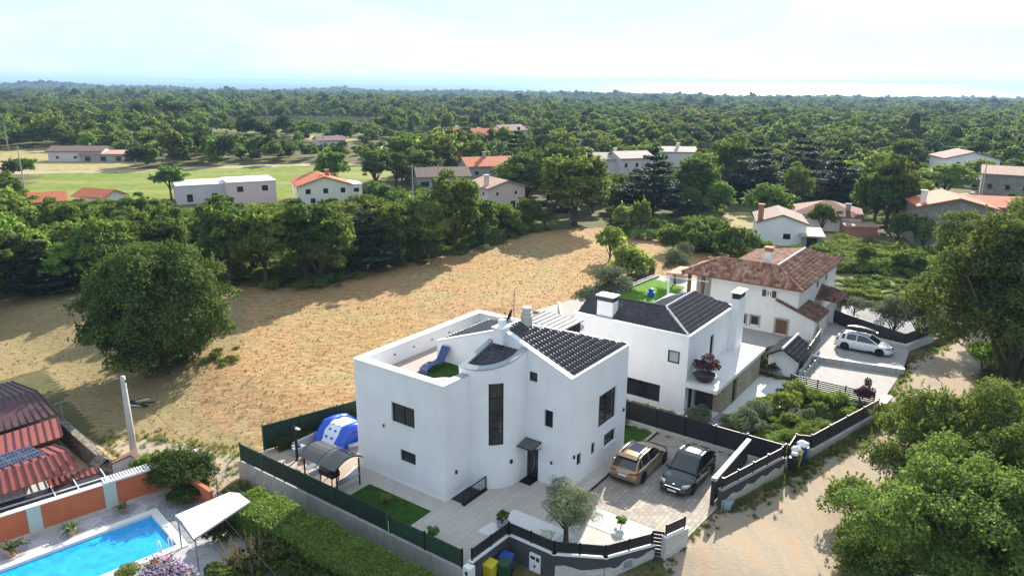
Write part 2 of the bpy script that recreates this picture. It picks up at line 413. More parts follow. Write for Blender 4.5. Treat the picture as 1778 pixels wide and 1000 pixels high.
plain('metal_white', (.62, .63, .62), .5, .2, var=.08)
# pool water: blue liner seen through water
m, t, o = nodes('pool_water'); v = posn(t)
n1 = noise(t, v, 1.1, 3, .5, 1.2); n2 = noise(t, v, 4.5, 2, .5, .6)
c = ramp(t, n1, [(.3, (.002, .25, .60)), (.7, (.008, .37, .74))])
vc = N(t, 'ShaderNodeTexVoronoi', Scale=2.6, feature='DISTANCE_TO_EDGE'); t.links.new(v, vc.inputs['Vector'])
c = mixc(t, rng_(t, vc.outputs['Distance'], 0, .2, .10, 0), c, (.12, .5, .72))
bsdf(t, o, c, .05, 0, .5, n2, .25, .05)
# sea
m, t, o = nodes('sea_water'); v = posn(t, (1, 1, 1)); v2 = posn(t, (.0008, .004, 1))
c = ramp(t, noise(t, v2, 1.2, 4), [(.3, (.012, .05, .12)), (.7, (.02, .075, .16))])
p = bsdf(t, o, c, .42, 0, .22, noise(t, posn(t, (.02, .06, 1)), 1.0, 4), .6, 3.0)
# foliage
def leafmat(name, dark, lite, trans=.48, hue=.045, patch=.35, rough=.7):
    m, t, o = nodes(name); g = t.nodes.new('ShaderNodeNewGeometry'); oi = t.nodes.new('ShaderNodeObjectInfo')
    v = posn(t, obj=True); c = ramp(t, g.outputs['Random Per Island'], [(.0, dark), (.75, lite), (1, tuple(min(1, x * 1.35) for x in lite))])
    c = mixc(t, rng_(t, noise(t, v, patch, 4), .38, .65, 0, .45), c, tuple(x * .75 for x in lite))
    hs = t.nodes.new('ShaderNodeHueSaturation'); t.links.new(c, hs.inputs['Color'])
    t.links.new(rng_(t, oi.outputs['Random'], 0, 1, .5 - hue, .5 + hue * .12), hs.inputs['Hue'])
    r2 = math_(t, 'FRACT', math_(t, 'MULTIPLY', oi.outputs['Random'], 7.31))
    t.links.new(rng_(t, r2, 0, 1, .70, 1.3), hs.inputs['Value']); hs.inputs['Saturation'].default_value = .9
    p = t.nodes.new('ShaderNodeBsdfPrincipled'); t.links.new(hs.outputs[0], p.inputs['Base Color']); p.inputs['Roughness'].default_value = rough; p.inputs['Specular IOR Level'].default_value = .1
    tr = t.nodes.new('ShaderNodeBsdfTranslucent'); 
    y = mixc(t, .6, hs.outputs[0], (1.35, 1.5, .45), 'MULTIPLY'); t.links.new(y, tr.inputs['Color'])
    ms = t.nodes.new('ShaderNodeMixShader'); ms.inputs[0].default_value = trans
    t.links.new(p.outputs[0], ms.inputs[1]); t.links.new(tr.outputs[0], ms.inputs[2]); t.links.new(ms.outputs[0], o.inputs['Surface'])
leafmat('leaf_oak', (.045, .088, .014), (.145, .235, .036)); leafmat('leaf_mid', (.065, .12, .018), (.19, .29, .048))
leafmat('leaf_bright', (.07, .145, .018), (.17, .30, .042)); leafmat('leaf_dark', (.034, .066, .014), (.105, .175, .032))
leafmat('leaf_near', (.026, .048, .012), (.11, .175, .034), .4, .03); leafmat('leaf_near_light', (.040, .072, .014), (.155, .23, .044), .45, .03); leafmat('leaf_olive', (.085, .115, .06), (.19, .235, .13), .25); leafmat('leaf_cedar', (.014, .032, .018), (.042, .075, .038), .15, .02); leafmat('leaf_forest_dark', (.026, .055, .016), (.085, .135, .034), .4, .03)
leafmat('leaf_plum', (.05, .018, .03), (.16, .06, .085), .3, .01); leafmat('leaf_privet', (.06, .12, .016), (.13, .22, .03), .35)
leafmat('leaf_palm', (.05, .085, .03), (.11, .15, .05), .2); leafmat('petal_lilac', (.34, .20, .48), (.58, .42, .72), .3, .01)
leafmat('seed_plume', (.16, .11, .07), (.34, .25, .16), .3, .01); leafmat('leaf_dry', (.2, .15, .06), (.42, .34, .15), .3, .02)
leafmat('leaf_forest', (.055, .10, .018), (.16, .25, .046), .52, .06, .12)
# ------------------------------------------------------------------ setting: ground, sea
H1_YARD = [(-9.0, 18.3), (-9.0, .3), (-5.85, .1), (-5.85, -2.75), (-4.6, -5.0), (-2.2, -6.35), (-2.0, -6.9), (-.7, -7.35), (3.9, -7.6), (9.2, -9.35), (10.15, -9.5), (10.15, 13.2), (-7.2, 18.4)]
H2_YARD = [(10.2, 13.2), (10.2, -9.4), (11.9, -9.5), (12.6, -10.3), (20.8, -12.75), (22.6, -12.2), (22.6, -9), (24, -6.3), (24.0, -2.0), (26, 13.2)]
LOT_A = [(22.3, -12.6), (22.3, -6.2), (28.6, -6.6), (30.0, -12.8)]
LOT_B = [(28.6, -6.5), (28.6, -5.2), (35.5, -5.2), (35.5, -12.6), (30.0, -12.9)]
H3_YARD = [(26.0, 20), (24.0, -5.2), (28.6, -5.2), (35.5, -5.2), (36, -12), (44.5, -14.5), (50.3, -14.8), (51, -3.2), (49.5, 8), (46.3, 16.6), (33, 18.5)]
ROAD = atw([(1100, 1100), (1150, 1000), (1176, 948), (1249, 890), (1375, 828), (1500, 745), (1540, 705), (1572, 655), (1580, 632), (1620, 612), (1660, 588), (1700, 565), (1740, 560), (1760, 590), (1725, 640), (1690, 680), (1640, 770), (1560, 830), (1500, 900), (1460, 985), (1440, 1100)])
STRAW = atw([(-60, 530), (0, 520), (150, 512), (400, 498), (560, 500), (640, 470), (800, 440), (930, 402), (1040, 396), (1130, 400), (1160, 440), (1235, 440), (1250, 470), (1215, 560), (1215, 700), (460, 790), (430, 850), (250, 830), (180, 770), (80, 640), (-60, 680)])
TRACK = atw([(160, 770), (260, 760), (420, 790), (440, 840), (470, 870), (400, 880), (350, 840), (280, 800), (190, 800)])
MEADOW = atw([(40, 330), (60, 302), (250, 297), (440, 287), (560, 283), (700, 288), (740, 296), (640, 318), (520, 345), (300, 345), (120, 350), (40, 350)])
DRYGRASS = atw([(-20, 300), (-20, 262), (80, 258), (205, 272), (245, 296), (60, 301)])
YELLOWF = atw([(905, 302), (920, 282), (1005, 279), (1020, 296), (960, 303)])
PADDOCK = atw([(1240, 400), (1255, 370), (1300, 368), (1330, 400), (1420, 405), (1480, 410), (1600, 430), (1600, 445), (1450, 440), (1400, 430), (1300, 430)])
SCRUB = atw([(1470, 515), (1450, 490), (1520, 478), (1650, 485), (1650, 530)])
VINE1 = atw([(362, 228), (366, 212), (470, 208), (600, 207), (665, 212), (690, 222), (655, 238), (560, 240), (520, 228), (440, 232)])
VINE2 = atw([(745, 214), (760, 206), (900, 208), (905, 216), (880, 224), (800, 222)])
TANF = atw([(515, 228), (560, 238), (640, 240), (640, 245), (560, 247), (510, 238)])
TANF2 = atw([(725, 206), (780, 205), (800, 210), (760, 216), (728, 214)])
ROAD2 = atw([(-20, 304), (-20, 299), (220, 296), (300, 291), (560, 284), (700, 287), (760, 292), (760, 296), (700, 291), (560, 287.5), (300, 295), (220, 300)])
ROAD3 = atw([(935, 240), (928, 226), (940, 214), (952, 214), (940, 228), (950, 240)])
ROAD4 = atw([(1560, 375), (1600, 352), (1690, 330), (1712, 335), (1660, 352), (1600, 378)])
ROADV = atw([(700, 372), (712, 338), (745, 336), (740, 372)])
DULL = atw([(-60, 515), (180, 512), (430, 500), (420, 600), (300, 700), (400, 750), (440, 780), (200, 790), (80, 700), (-60, 700)])
def grid1(lo, d0, d1, hi, fine, grow=1.09):
    xs = list(np.arange(d0, d1, fine)); s = fine; x = d1
    while x < hi: xs.append(x); s *= grow; x += s
    xs.append(hi); s = fine; x = d0 - fine
    while x > lo: xs.insert(0, x); s *= grow; x -= s
    xs.insert(0, lo); return np.array(xs)
GX = grid1(-4200, -42, 62, 4200, .5, 1.07); GY = grid1(-60, 18, 125, 4200, .5, 1.035)
X, Y = np.meshgrid(GX, GY); Z = terr0(X, Y)
a_ = (X - O0[0]) * AX[0] + (Y - O0[1]) * AX[1]; b_ = (X - O0[0]) * BX[0] + (Y - O0[1]) * BX[1]
def shrink(poly, d):
    c = np.mean(np.array(poly), 0); r = []
    n = len(poly); ar = sum(poly[i][0] * poly[(i + 1) % n][1] - poly[(i + 1) % n][0] * poly[i][1] for i in range(n)); sg = 1 if ar > 0 else -1
    for i in range(n):
        p0, p1, p2 = (np.array(poly[(i + k) % n], float) for k in (-1, 0, 1))
        d1 = (p1 - p0) / (np.linalg.norm(p1 - p0) + 1e-9); d2 = (p2 - p1) / (np.linalg.norm(p2 - p1) + 1e-9)
        n1 = np.array([-d1[1], d1[0]]) * sg; n2 = np.array([-d2[1], d2[0]]) * sg; nn = n1 + n2; nn /= (np.linalg.norm(nn) + 1e-9)
        r.append(tuple(p1 + nn * d / max(.4, nn @ n1)))
    return r
POOLP = [(-21.9, 18.5), (-14.9, 18.9), (-15.6, 15.1), (-22.6, 14.7)]
for P_ in (H1_YARD, H2_YARD, LOT_A, LOT_B, H3_YARD):
    Z = np.where(inpoly(a_, b_, shrink(P_, .45)), np.minimum(Z, -1.6), Z)
_pl = [AB(*at(x, y, -1.04)[:2]) for x, y in ((262, 893), (308, 946), (20, 1062), (-60, 1012))]
Z = np.where(inpoly(a_, b_, _pl), -3.0, Z)
ny, nx = X.shape
V = np.stack([X.ravel(), Y.ravel(), Z.ravel()], 1)
I = np.arange(nx * ny).reshape(ny, nx)
Q = np.stack([I[:-1, :-1], I[:-1, 1:], I[1:, 1:], I[1:, :-1]], -1).reshape(-1, 4)
m, t, o = nodes('ground_cover')
at1 = t.nodes.new('ShaderNodeAttribute'); at1.attribute_name = 'cover'
at2 = t.nodes.new('ShaderNodeAttribute'); at2.attribute_name = 'cover2'
s1 = t.nodes.new('ShaderNodeSeparateColor'); t.links.new(at1.outputs['Color'], s1.inputs[0])
s2 = t.nodes.new('ShaderNodeSeparateColor'); t.links.new(at2.outputs['Color'], s2.inputs[0])
v = posn(t); vs = posn(t, (.75, 1.5, 1), math.radians(-24)); vt = posn(t, (3.0, .35, 1), math.radians(-22))
big = noise(t, v, .05, 5, .6); med = noise(t, v, .45, 6, .65); fin = noise(t, v, 6, 4, .6); stk = noise(t, vs, 1.7, 6, .62, .7)
base = ramp(t, med, [(.3, (.07, .075, .03)), (.55, (.15, .135, .06)), (.75, (.24, .19, .10))])
base = mixc(t, rng_(t, fin, .4, .65, 0, .5), base, (.08, .085, .035))
straw = ramp(t, stk, [(.28, (.19, .108, .045)), (.42, (.32, .193, .080)), (.55, (.405, .252, .108)), (.74, (.51, .345, .162))])
straw = mixc(t, rng_(t, big, .40, .62, 0, .8), straw, mixc(t, rng_(t, stk, .3, .65), (.24, .13, .065), (.50, .32, .17)))
straw = mixc(t, rng_(t, noise(t, v, .22, 4, .6), .60, .70, 0, .7), straw, (.25, .11, .06))
straw = mixc(t, rng_(t, noise(t, v, .16, 5, .6), .46, .68, 0, .75), straw, mixc(t, rng_(t, stk, .3, .65), (.17, .15, .06), (.42, .37, .19)))
straw = mixc(t, rng_(t, fin, .52, .75, 0, .6), straw, (.17, .11, .055))
straw = mixc(t, rng_(t, noise(t, posn(t, (.8, 2.0, 1), math.radians(-24)), 1.3, 6, .66, .6), .52, .76, 0, .42), straw, (.14, .09, .045))
road = ramp(t, noise(t, vt, .5, 5, .6), [(.3, (.29, .245, .185)), (.5, (.37, .29, .20)), (.68, (.40, .265, .15))])
road = mixc(t, rng_(t, noise(t, v, 11, 5, .75), .42, .68, 0, .5), road, (.44, .375, .30)); road = mixc(t, rng_(t, noise(t, v, 19, 3, .7), .56, .68, 0, .5), road, (.13, .11, .09))
road = mixc(t, rng_(t, noise(t, v, .35, 5), .52, .7, 0, .5), road, (.25, .23, .21))
green = ramp(t, med, [(.3, (.10, .155, .022)), (.55, (.16, .215, .035)), (.75, (.26, .26, .08))])
rowv = posn(t, (1, 1, 1), math.radians(12)); wv = t.nodes.new('ShaderNodeTexWave'); wv.inputs['Scale'].default_value = .09; wv.inputs['Distortion'].default_value = 1.5; t.links.new(rowv, wv.inputs[0])
dry = ramp(t, med, [(.3, (.22, .19, .07)), (.7, (.40, .33, .16))])
wild = ramp(t, noise(t, v, .8, 5), [(.3, (.11, .15, .05)), (.7, (.26, .30, .11))])
edge = rng_(t, noise(t, v, .8, 5, .7), .2, .8, -.35, .35)
green = mixc(t, rng_(t, noise(t, posn(t, (.25, 1, 1), math.radians(8)), .11, 5, .6), .46, .66, 0, .75), green, (.29, .25, .10))
def msk(s): return rng_(t, math_(t, 'ADD', s, edge), .42, .58)
c = mixc(t, msk(s1.outputs[2]), base, green); c = mixc(t, msk(s2.outputs[0]), c, dry); c = mixc(t, msk(s2.outputs[1]), c, wild)
dull = mixc(t, stk, (.17, .14, .07), (.34, .27, .13)); straw = mixc(t, math_(t, 'MULTIPLY', msk(s2.outputs[2]), .8), straw, dull)
c = mixc(t, msk(s1.outputs[0]), c, straw); c = mixc(t, msk(s1.outputs[1]), c, road)
nr = math_(t, 'SUBTRACT', 1.0, msk(s1.outputs[1])); hgt = math_(t, 'ADD', math_(t, 'MULTIPLY', math_(t, 'MULTIPLY', stk, .7), nr), math_(t, 'MULTIPLY', fin, math_(t, 'ADD', math_(t, 'MULTIPLY', nr, .1), .2)))
bsdf(t, o, c, .95, 0, .1, hgt, .9, .16)
gm = fastmesh('ground', V, Q, MT['ground_cover']); gm.polygons.foreach_set('use_smooth', [True] * len(gm.polygons))
def cover(name, chans):
    A = gm.color_attributes.new(name, 'FLOAT_COLOR', 'POINT'); d = np.zeros((len(V), 4), np.float32); d[:, 3] = 1
    for i, polys in enumerate(chans):
        k = np.zeros(X.shape, bool)
        for P_ in polys: k |= inpoly(X, Y, P_)
        d[:, i] = k.ravel()
    A.data.foreach_set('color', d.ravel())
cover('cover', [[STRAW], [ROAD, TRACK, ROAD2, ROAD3, ROAD4, ROADV], [MEADOW]])
cover('cover2', [[DRYGRASS, YELLOWF, PADDOCK, TANF, TANF2], [SCRUB, VINE1, VINE2], [DULL]])
g = bpy.data.objects.new('ground', gm); link(g); tag(g, kind='structure')
s = MB(); s.poly([(-60000, 2200, SEA_Z), (60000, 2200, SEA_Z), (60000, 90000, SEA_Z), (-60000, 90000, SEA_Z)])
s.build('sea', MT['sea_water'], kind='structure')
def lay(name, poly_ab, z, mat, kind='structure', thick=1.7, label=None, cat=None):
    """level sheet with real thickness in plot coordinates"""
    r = MB(); r.prism([(p[0], p[1]) for p in poly_ab], z - thick, z)
    me = r.mesh(name, MT[mat]); ob = bpy.data.objects.new(name, me); link(ob)
    ob.location = (*W2(0, 0), 0); ob.rotation_euler = (0, 0, SROT); tag(ob, label, cat, None, kind); return ob
def absheet(name, pts_px, z, mat, thick=.05, z0=None, **k):
    P_ = []
    for px, py in pts_px:
        p = at(px, py, z); P_.append(AB(p[0], p[1]))
    return lay(name, P_, z, mat, thick=thick, **k)
lay('yard_paving', H1_YARD, 0.0, 'slab_beige')
lay('driveway', [(-.35, -.9), (10.0, -.9), (10.0, -7.6), (3.9, -7.55), (-.6, -7.2), (-1.6, -6.75), (-1.4, -6.2), (-.35, -5.7)], .012, 'cobble_drive', thick=.1)
lay('deck', [(-8.7, 18.0), (-8.7, 10.9), (-5.15, 12.3), (-5.0, 12.15), (7, 12.2), (7, 13), (-7, 18.0)], .016, 'pool_deck_boards', thick=.05)
lay('lawn', [(-6.2, 9.9), (-6.2, 5.08), (-7.95, 5.05), (-8.75, 8.2), (-8.75, 9.9)], .02, 'artificial_turf', thick=.05)
lay('lawn', [(7.2, 6), (7.2, -.7), (9.9, -.7), (9.9, 6)], .016, 'artificial_turf', thick=.05)
lay('gravel_bed', [(-.45, -2.33), (-.45, -5.6), (-2.2, -6.2), (-2.2, -2.4)], .02, 'gravel_white', thick=.06)
lay('gravel_bed', [(-3.45, -2.9), (-3.55, -4.6), (-4.5, -4.8), (-5.7, -2.8), (-5.6, -1.9), (-3.4, -1.9)], .02, 'gravel_white', thick=.06)
lay('white_slab', [(-3.3, 1.5), (-3.3, -1.9), (-5.6, -1.9), (-5.6, .1), (-4.7, .6), (-4.9, 1.5)], .014, 'slab_white', thick=.05)
lay('white_slab', [(-5.0, 1.7), (-5.0, .9), (-6.1, 1.0), (-6.15, 1.85)], .014, 'slab_white', thick=.05)
lay('garden_ground', H2_YARD, .30, 'mulch', thick=2.0)
lay('courtyard_paving', [(13.0, -1.0), (13.0, -3.4), (15, -3.5), (15.2, -4.3), (20, -5.2), (22.2, -6.5), (24, -6.3), (24, -2.5), (24, 4.0), (22.0, 4.0), (22, -1.0)], .32, 'slab_white', thick=.1)
lay('gravel_bed', [(11.4, -.9), (11.4, -4.6), (14.8, -4.6), (15, -3.5), (13.0, -3.3), (13.0, -.9)], .325, 'gravel_grey', thick=.1)
lay('parking_paving', LOT_A, .68, 'paver_grey')
lay('parking_paving', LOT_B, 1.0, 'paver_grey', thick=2.2)
lay('garden_ground', H3_YARD, .74, 'paver_grey', thick=2.2)
lay('lawn', [(22.4, 8.5), (22.4, 13.4), (30.5, 16.5), (44.6, 15.6), (43.4, 11.2), (33.5, 9.9), (26.5, 8.5)], .80, 'lawn', thick=.9)
# ------------------------------------------------------------------ building helpers
def wall(mb, O, U, Nn, L, z0, z1, ops=(), depth=.2):
    us = sorted({0, L, *[o[0] for o in ops], *[o[1] for o in ops]}); zs = sorted({z0, z1, *[o[2] for o in ops], *[o[3] for o in ops]})
    def P(u, z, d=0): return (O[0] + U[0] * u - Nn[0] * d, O[1] + U[1] * u - Nn[1] * d, z)
    for i in range(len(us) - 1):
        for j in range(len(zs) - 1):
            uc, zc = (us[i] + us[i + 1]) / 2, (zs[j] + zs[j + 1]) / 2
            if any(o[0] < uc < o[1] and o[2] < zc < o[3] for o in ops): continue
            mb.poly([P(us[i], zs[j]), P(us[i + 1], zs[j]), P(us[i + 1], zs[j + 1]), P(us[i], zs[j + 1])])
    for u0, u1, v0, v1 in [o[:4] for o in ops]:
        mb.poly([P(u0, v0), P(u0, v1), P(u0, v1, depth), P(u0, v0, depth)]); mb.poly([P(u1, v0), P(u1, v1), P(u1, v1, depth), P(u1, v0, depth)])
        mb.poly([P(u0, v0), P(u1, v0), P(u1, v0, depth), P(u0, v0, depth)]); mb.poly([P(u0, v1), P(u1, v1), P(u1, v1, depth), P(u0, v1, depth)])
def window(rt, O, U, Nn, u0, u1, v0, v1, depth=.16, mull=1, trans=0, glass='glass_dark', frame='dark_frame', sill='coping', fw=.07, name='window'):
    def P(u, z, d=0): return (O[0] + U[0] * u - Nn[0] * d, O[1] + U[1] * u - Nn[1] * d, z)
    def bx(mb, a0, a1, b0, b1, d0, d1):
        mb.hexa([P(a0, b0, d0), P(a1, b0, d0), P(a1, b0, d1), P(a0, b0, d1)], [P(a0, b1, d0), P(a1, b1, d0), P(a1, b1, d1), P(a0, b1, d1)])
    f = MB(); d0, d1 = depth - .06, depth + .03
    bx(f, u0, u1, v0, v0 + fw, d0, d1); bx(f, u0, u1, v1 - fw, v1, d0, d1); bx(f, u0, u0 + fw, v0 + fw, v1 - fw, d0, d1); bx(f, u1 - fw, u1, v0 + fw, v1 - fw, d0, d1)
    for k in range(1, mull + 1 - 0):
        if mull < 1: break
        c = u0 + (u1 - u0) * k / (mull + 1); bx(f, c - fw * .6, c + fw * .6, v0 + fw, v1 - fw, d0 + .005, d1)
    for k in range(1, trans + 1):
        c = v0 + (v1 - v0) * k / (trans + 1); bx(f, u0 + fw, u1 - fw, c - fw / 2, c + fw / 2, d0 + .01, d1)
    wi = f.build(name, MT[frame], rt)
    g = MB(); bx(g, u0 + .03, u1 - .03, v0 + .03, v1 - .03, depth - .005, depth + .02); g.build('pane', MT[glass], wi)
    if sill:
        s = MB(); bx(s, u0 - .05, u1 + .05, v0 - .05, v0 + .008, -.07, depth - .04); s.build('sill', MT[sill], wi)
    return wi
def tiled(rt, pts, down, mat, w=.3, l=.36, h=.055, name='roof_tiles', lift=.02, rib=.5, seed=1):
    """rows of real overlapping curved tiles laid on the plane through pts; down = downhill direction in plan"""
    P = [np.array(p, float) for p in pts]; n = np.cross(P[1] - P[0], P[2] - P[1]); n /= np.linalg.norm(n)
    if n[2] < 0: n = -n
    d = np.array([down[0], down[1], 0.]); d[2] = -(n[0] * d[0] + n[1] * d[1]) / n[2]; d /= np.linalg.norm(d); e = np.cross(n, d)
    o = P[0]; q = np.array([[(p - o) @ e, (p - o) @ d] for p in P])
    u0, v0 = q.min(0); u1, v1 = q.max(0)
    us = np.arange(u0 + w / 2, u1, w); vs = np.arange(v0 + l / 2, v1, l); UU, VV = np.meshgrid(us, vs)
    k = inpoly(UU, VV, [tuple(x) for x in q]); UU = UU[k]; VV = VV[k]
    rs = np.random.RandomState(seed); jit = rs.uniform(-.006, .006, len(UU))
    prof = [(-.5, .0), (-.32, .75), (-.1, 1.0), (.12, .75), (.3, .0), (.5, -.05)]
    V = []; m_ = len(prof)
    for fu, fh in prof:
        for s_, vv in ((0, -.55), (1, .5)):
            hh = fh * h + (.035 if s_ else .0)
            V.append(o[None] + (UU + fu * w)[:, None] * e + (VV + vv * l)[:, None] * d + (hh + lift + jit)[:, None] * n)
    # front lip
    for fu, fh in prof:
        V.append(o[None] + (UU + fu * w)[:, None] * e + (VV + .5 * l)[:, None] * d + (-.01 + lift) * n[None])
    V = np.stack(V, 1); nt_ = len(UU); K = V.shape[1]; base = (np.arange(nt_) * K)[:, None]
    Q = []
    for i in range(m_ - 1):
        Q.append(base + np.array([2 * i, 2 * i + 1, 2 * i + 3, 2 * i + 2])[None]); Q.append(base + np.array([2 * i + 1, 2 * m_ + i, 2 * m_ + i + 1, 2 * i + 3])[None])
    Q = np.stack(Q, 1).reshape(-1, 4)
    off = np.array(list(rt['_o'])); me = fastmesh(name, V.reshape(-1, 3) - off, Q, MT[mat])
    ob = bpy.data.objects.new(name, me); link(ob, rt); tag(ob, kind='stuff'); return ob
def ridge(rt, p, q, mat, r=.11, name='ridge_caps'):
    mb = MB(); p = Vector(p); q = Vector(q); n = max(2, int((q - p).length / .4))
    for i in range(n):
        a_1 = p.lerp(q, i / n); b_1 = p.lerp(q, (i + 1.06) / n); mb.tube([a_1, b_1], [r, r * .88], 8)
    ob = mb.build(name, MT[mat], rt); tag(ob, kind='stuff'); return ob
def slopebar(mb, p, q, w, h, side):
    """flat capping board from p to q, width w towards side (plan vector)"""
    s = np.array([side[0], side[1], 0.]) * w; p = np.array(p, float); q = np.array(q, float); u = np.array([0, 0, h])
    mb.hexa([p, q, q + s, p + s], [p + u, q + u, q + s + u, p + s + u])
def lamp_wall(rt, a, b, z, nx, ny):
    m = MB(); m.box(a + nx * .01 - .05 - (.03 if nx else 0), a + nx * .09 + .05 * (ny != 0) * 1, b - .06 if nx else b + ny * .01, b + .06 if nx else b + ny * .1, z - .1, z + .1)
    return m.build('wall_lamp', MT['black_metal'], rt)

# ================================================================== near white house
h1 = sroot('white_house', 'near white villa with roof terrace, curved stair bay and dark tiled roof', 'house', 0, 0, 0)
ZT = 7.0
Lw = [(2.24, 4.05, 3.83, 5.08), (2.24, 3.45, 1.49, 2.25)]
Fw = [(2.27, 2.84, 6.26, 6.86), (1.15, 1.73, 3.69, 4.77), (2.1, 2.97, 0.0, 2.05)]
Rw = [(3.35, 5.55, 2.68, 4.8), (4.2, 5.65, 1.05, 1.92), (2.6, 3.07, 1.2, 2.0), (.9, 1.42, 1.22, 2.0)]
w_ = MB(); wall(w_, (-5, 5.03), (0, 1), (-1, 0), 7.02, -.3, ZT, Lw); wall(w_, (-5, 5.03), (1, 0), (0, -1), 2.2, -.3, ZT)
wall(w_, (0, 0), (0, 1), (-1, 0), 3.02, -.3, ZT, Fw); wall(w_, (0, 0), (1, 0), (0, -1), 7.0, -.3, ZT, Rw)
wall(w_, (7, 0), (0, 1), (1, 0), 12.05, -.3, ZT); wall(w_, (-5, 12.05), (1, 0), (0, 1), 12.0, -.3, ZT)
w_.build('wall', MT['render_white'], h1)
g_ = MB(); g_.add([(0.003, b, z) for b, z in ((0, 7.0), (4.8, 8.93), (9.9, 7.13), (9.9, 5.85), (3.0, 5.85), (3.0, 7.0))] + [(.25, b, z) for b, z in ((0, 7.0), (4.8, 8.93), (9.9, 7.13), (9.9, 5.85), (3.0, 5.85), (3.0, 7.0))],
    [(0, 1, 2, 3, 4, 5), (11, 10, 9, 8, 7, 6)] + [(i, (i + 1) % 6, 6 + (i + 1) % 6, 6 + i) for i in range(6)])
g_.box(.25, 5.3, 9.65, 9.88, 5.85, 7.12); g_.box(5.1, 5.3, 5.2, 9.65, 5.85, 7.1); g_.build('gable_wall', MT['render_white'], h1)
p_ = MB(); p_.box(-4.99, -4.55, 5.04, 12.04, 5.85, 6.998); p_.box(-4.55, 6.99, 11.6, 12.04, 5.85, 6.998); p_.box(-4.55, -2.7, 5.04, 5.47, 5.85, 6.998); p_.box(6.56, 6.99, .3, 11.6, 5.85, 6.998)
p_.build('parapet', MT['render_white'], h1)
f_ = MB(); f_.box(-4.56, 6.6, 5.4, 11.62, 5.7, 5.9); f_.build('terrace_floor', MT['terrace_deck'], h1)
f_ = MB(); f_.prism([(-3.6, 5.5), (-.02, 5.7), (-.02, 9.6), (-2.25, 9.55), (-2.6, 8.7), (-3.5, 6.8)], 5.9, 5.93); f_.build('turf_mat', MT['artificial_turf'], h1)
c_ = MB(); c_.box(-5.05, -4.5, 5.0, 12.1, 7.0, 7.07); c_.box(-4.5, 7.05, 11.55, 12.1, 7.0, 7.07); c_.box(-4.5, -3.6, 5.0, 5.5, 7.0, 7.07); c_.box(6.5, 7.05, .33, 11.55, 7.0, 7.07)
c_.box(.33, 7.05, -.05, .33, 7.0, 7.07); slopebar(c_, (-.05, -.05, 7.0), (-.05, 4.8, 8.95), .4, .07, (1, 0)); slopebar(c_, (-.05, 4.8, 8.95), (-.05, 9.95, 7.13), .38, .07, (1, 0)); slopebar(c_, (.33, 9.95, 7.13), (5.4, 9.95, 7.13), .3, .07, (0, -1))
slopebar(c_, (1.5, 4.75, 9.0), (7.0, .1, 7.07), .2, .07, (.6, .7)); c_.build('coping', MT['coping'], h1)
c_ = MB(); c_.box(-3.6, -2.75, 5.0, 5.5, 7.0, 7.062); c_.build('metal_coping', MT['zinc'], h1)
# curved bay
cb = (-.7, 5.2); RB = 2.2; WA0, WA1 = 216, 239
arc = [(cb[0] + RB * math.cos(math.radians(t)), cb[1] + RB * math.sin(math.radians(t)), t) for t in list(range(180, 216, 4)) + [216, 220, 224, 228, 232, 236, 239] + list(range(243, 270, 4))]
def bayz(a, b): return 7.35 + .28 * (a + 2.9)
w_ = MB()
for (x0, y0, t0), (x1, y1, t1) in zip(arc[:-1], arc[1:]):
    if WA0 <= t0 and t1 <= WA1:
        w_.poly([(x0, y0, -.3), (x1, y1, -.3), (x1, y1, 2.78), (x0, y0, 2.78)]); w_.poly([(x0, y0, 6.62), (x1, y1, 6.62), (x1, y1, bayz(x1, y1)), (x0, y0, bayz(x0, y0))])
        k = .92; X0, Y0, X1, Y1 = cb[0] + (x0 - cb[0]) * k, cb[1] + (y0 - cb[1]) * k, cb[0] + (x1 - cb[0]) * k, cb[1] + (y1 - cb[1]) * k
        w_.poly([(x0, y0, 2.78), (x1, y1, 2.78), (X1, Y1, 2.78), (X0, Y0, 2.78)]); w_.poly([(x0, y0, 6.62), (x1, y1, 6.62), (X1, Y1, 6.62), (X0, Y0, 6.62)])
    else: w_.poly([(x0, y0, -.3), (x1, y1, -.3), (x1, y1, bayz(x1, y1)), (x0, y0, bayz(x0, y0))])
for x0, y0, t0 in arc:
    if t0 in (WA0, WA1): X0, Y0 = cb[0] + (x0 - cb[0]) * .92, cb[1] + (y0 - cb[1]) * .92; w_.poly([(x0, y0, 2.78), (X0, Y0, 2.78), (X0, Y0, 6.62), (x0, y0, 6.62)])
xl, yl, _ = arc[-1]; w_.poly([(xl, yl, -.3), (0, 3.0, -.3), (0, 3.0, 8.16), (xl, yl, bayz(xl, yl))])
w_.poly([(-2.9, 5.2, 5.8), (-2.9, 5.7, 5.8), (-2.9, 5.7, 7.35), (-2.9, 5.2, 7.35)]); w_.poly([(-2.9, 5.7, 5.8), (0, 5.7, 5.8), (0, 5.7, 8.16), (-2.9, 5.7, 7.35)])
w_.build('bay_wall', MT['render_white'], h1)
fr = MB(); gl = MB(); wa = [p for p in arc if WA0 <= p[2] <= WA1]
def inn(p, k): return (cb[0] + (p[0] - cb[0]) * k, cb[1] + (p[1] - cb[1]) * k)
for p0, p1 in zip(wa[:-1], wa[1:]):
    a0, a1 = inn(p0, .945), inn(p1, .945); gl.poly([(*a0, 2.8), (*a1, 2.8), (*a1, 6.6), (*a0, 6.6)])
    for z in (2.79, 3.75, 4.7, 5.65, 6.53): fr.bar((*inn(p0, .955), z + .03), (*inn(p1, .955), z + .03), .05, .07)
for p in (wa[0], wa[-1]): fr.bar((*inn(p, .955), 2.79), (*inn(p, .955), 6.6), .08)
wi = fr.build('bay_window', MT['dark_frame'], h1); gl.build('pane', MT['glass_room'], wi)
s_ = MB()
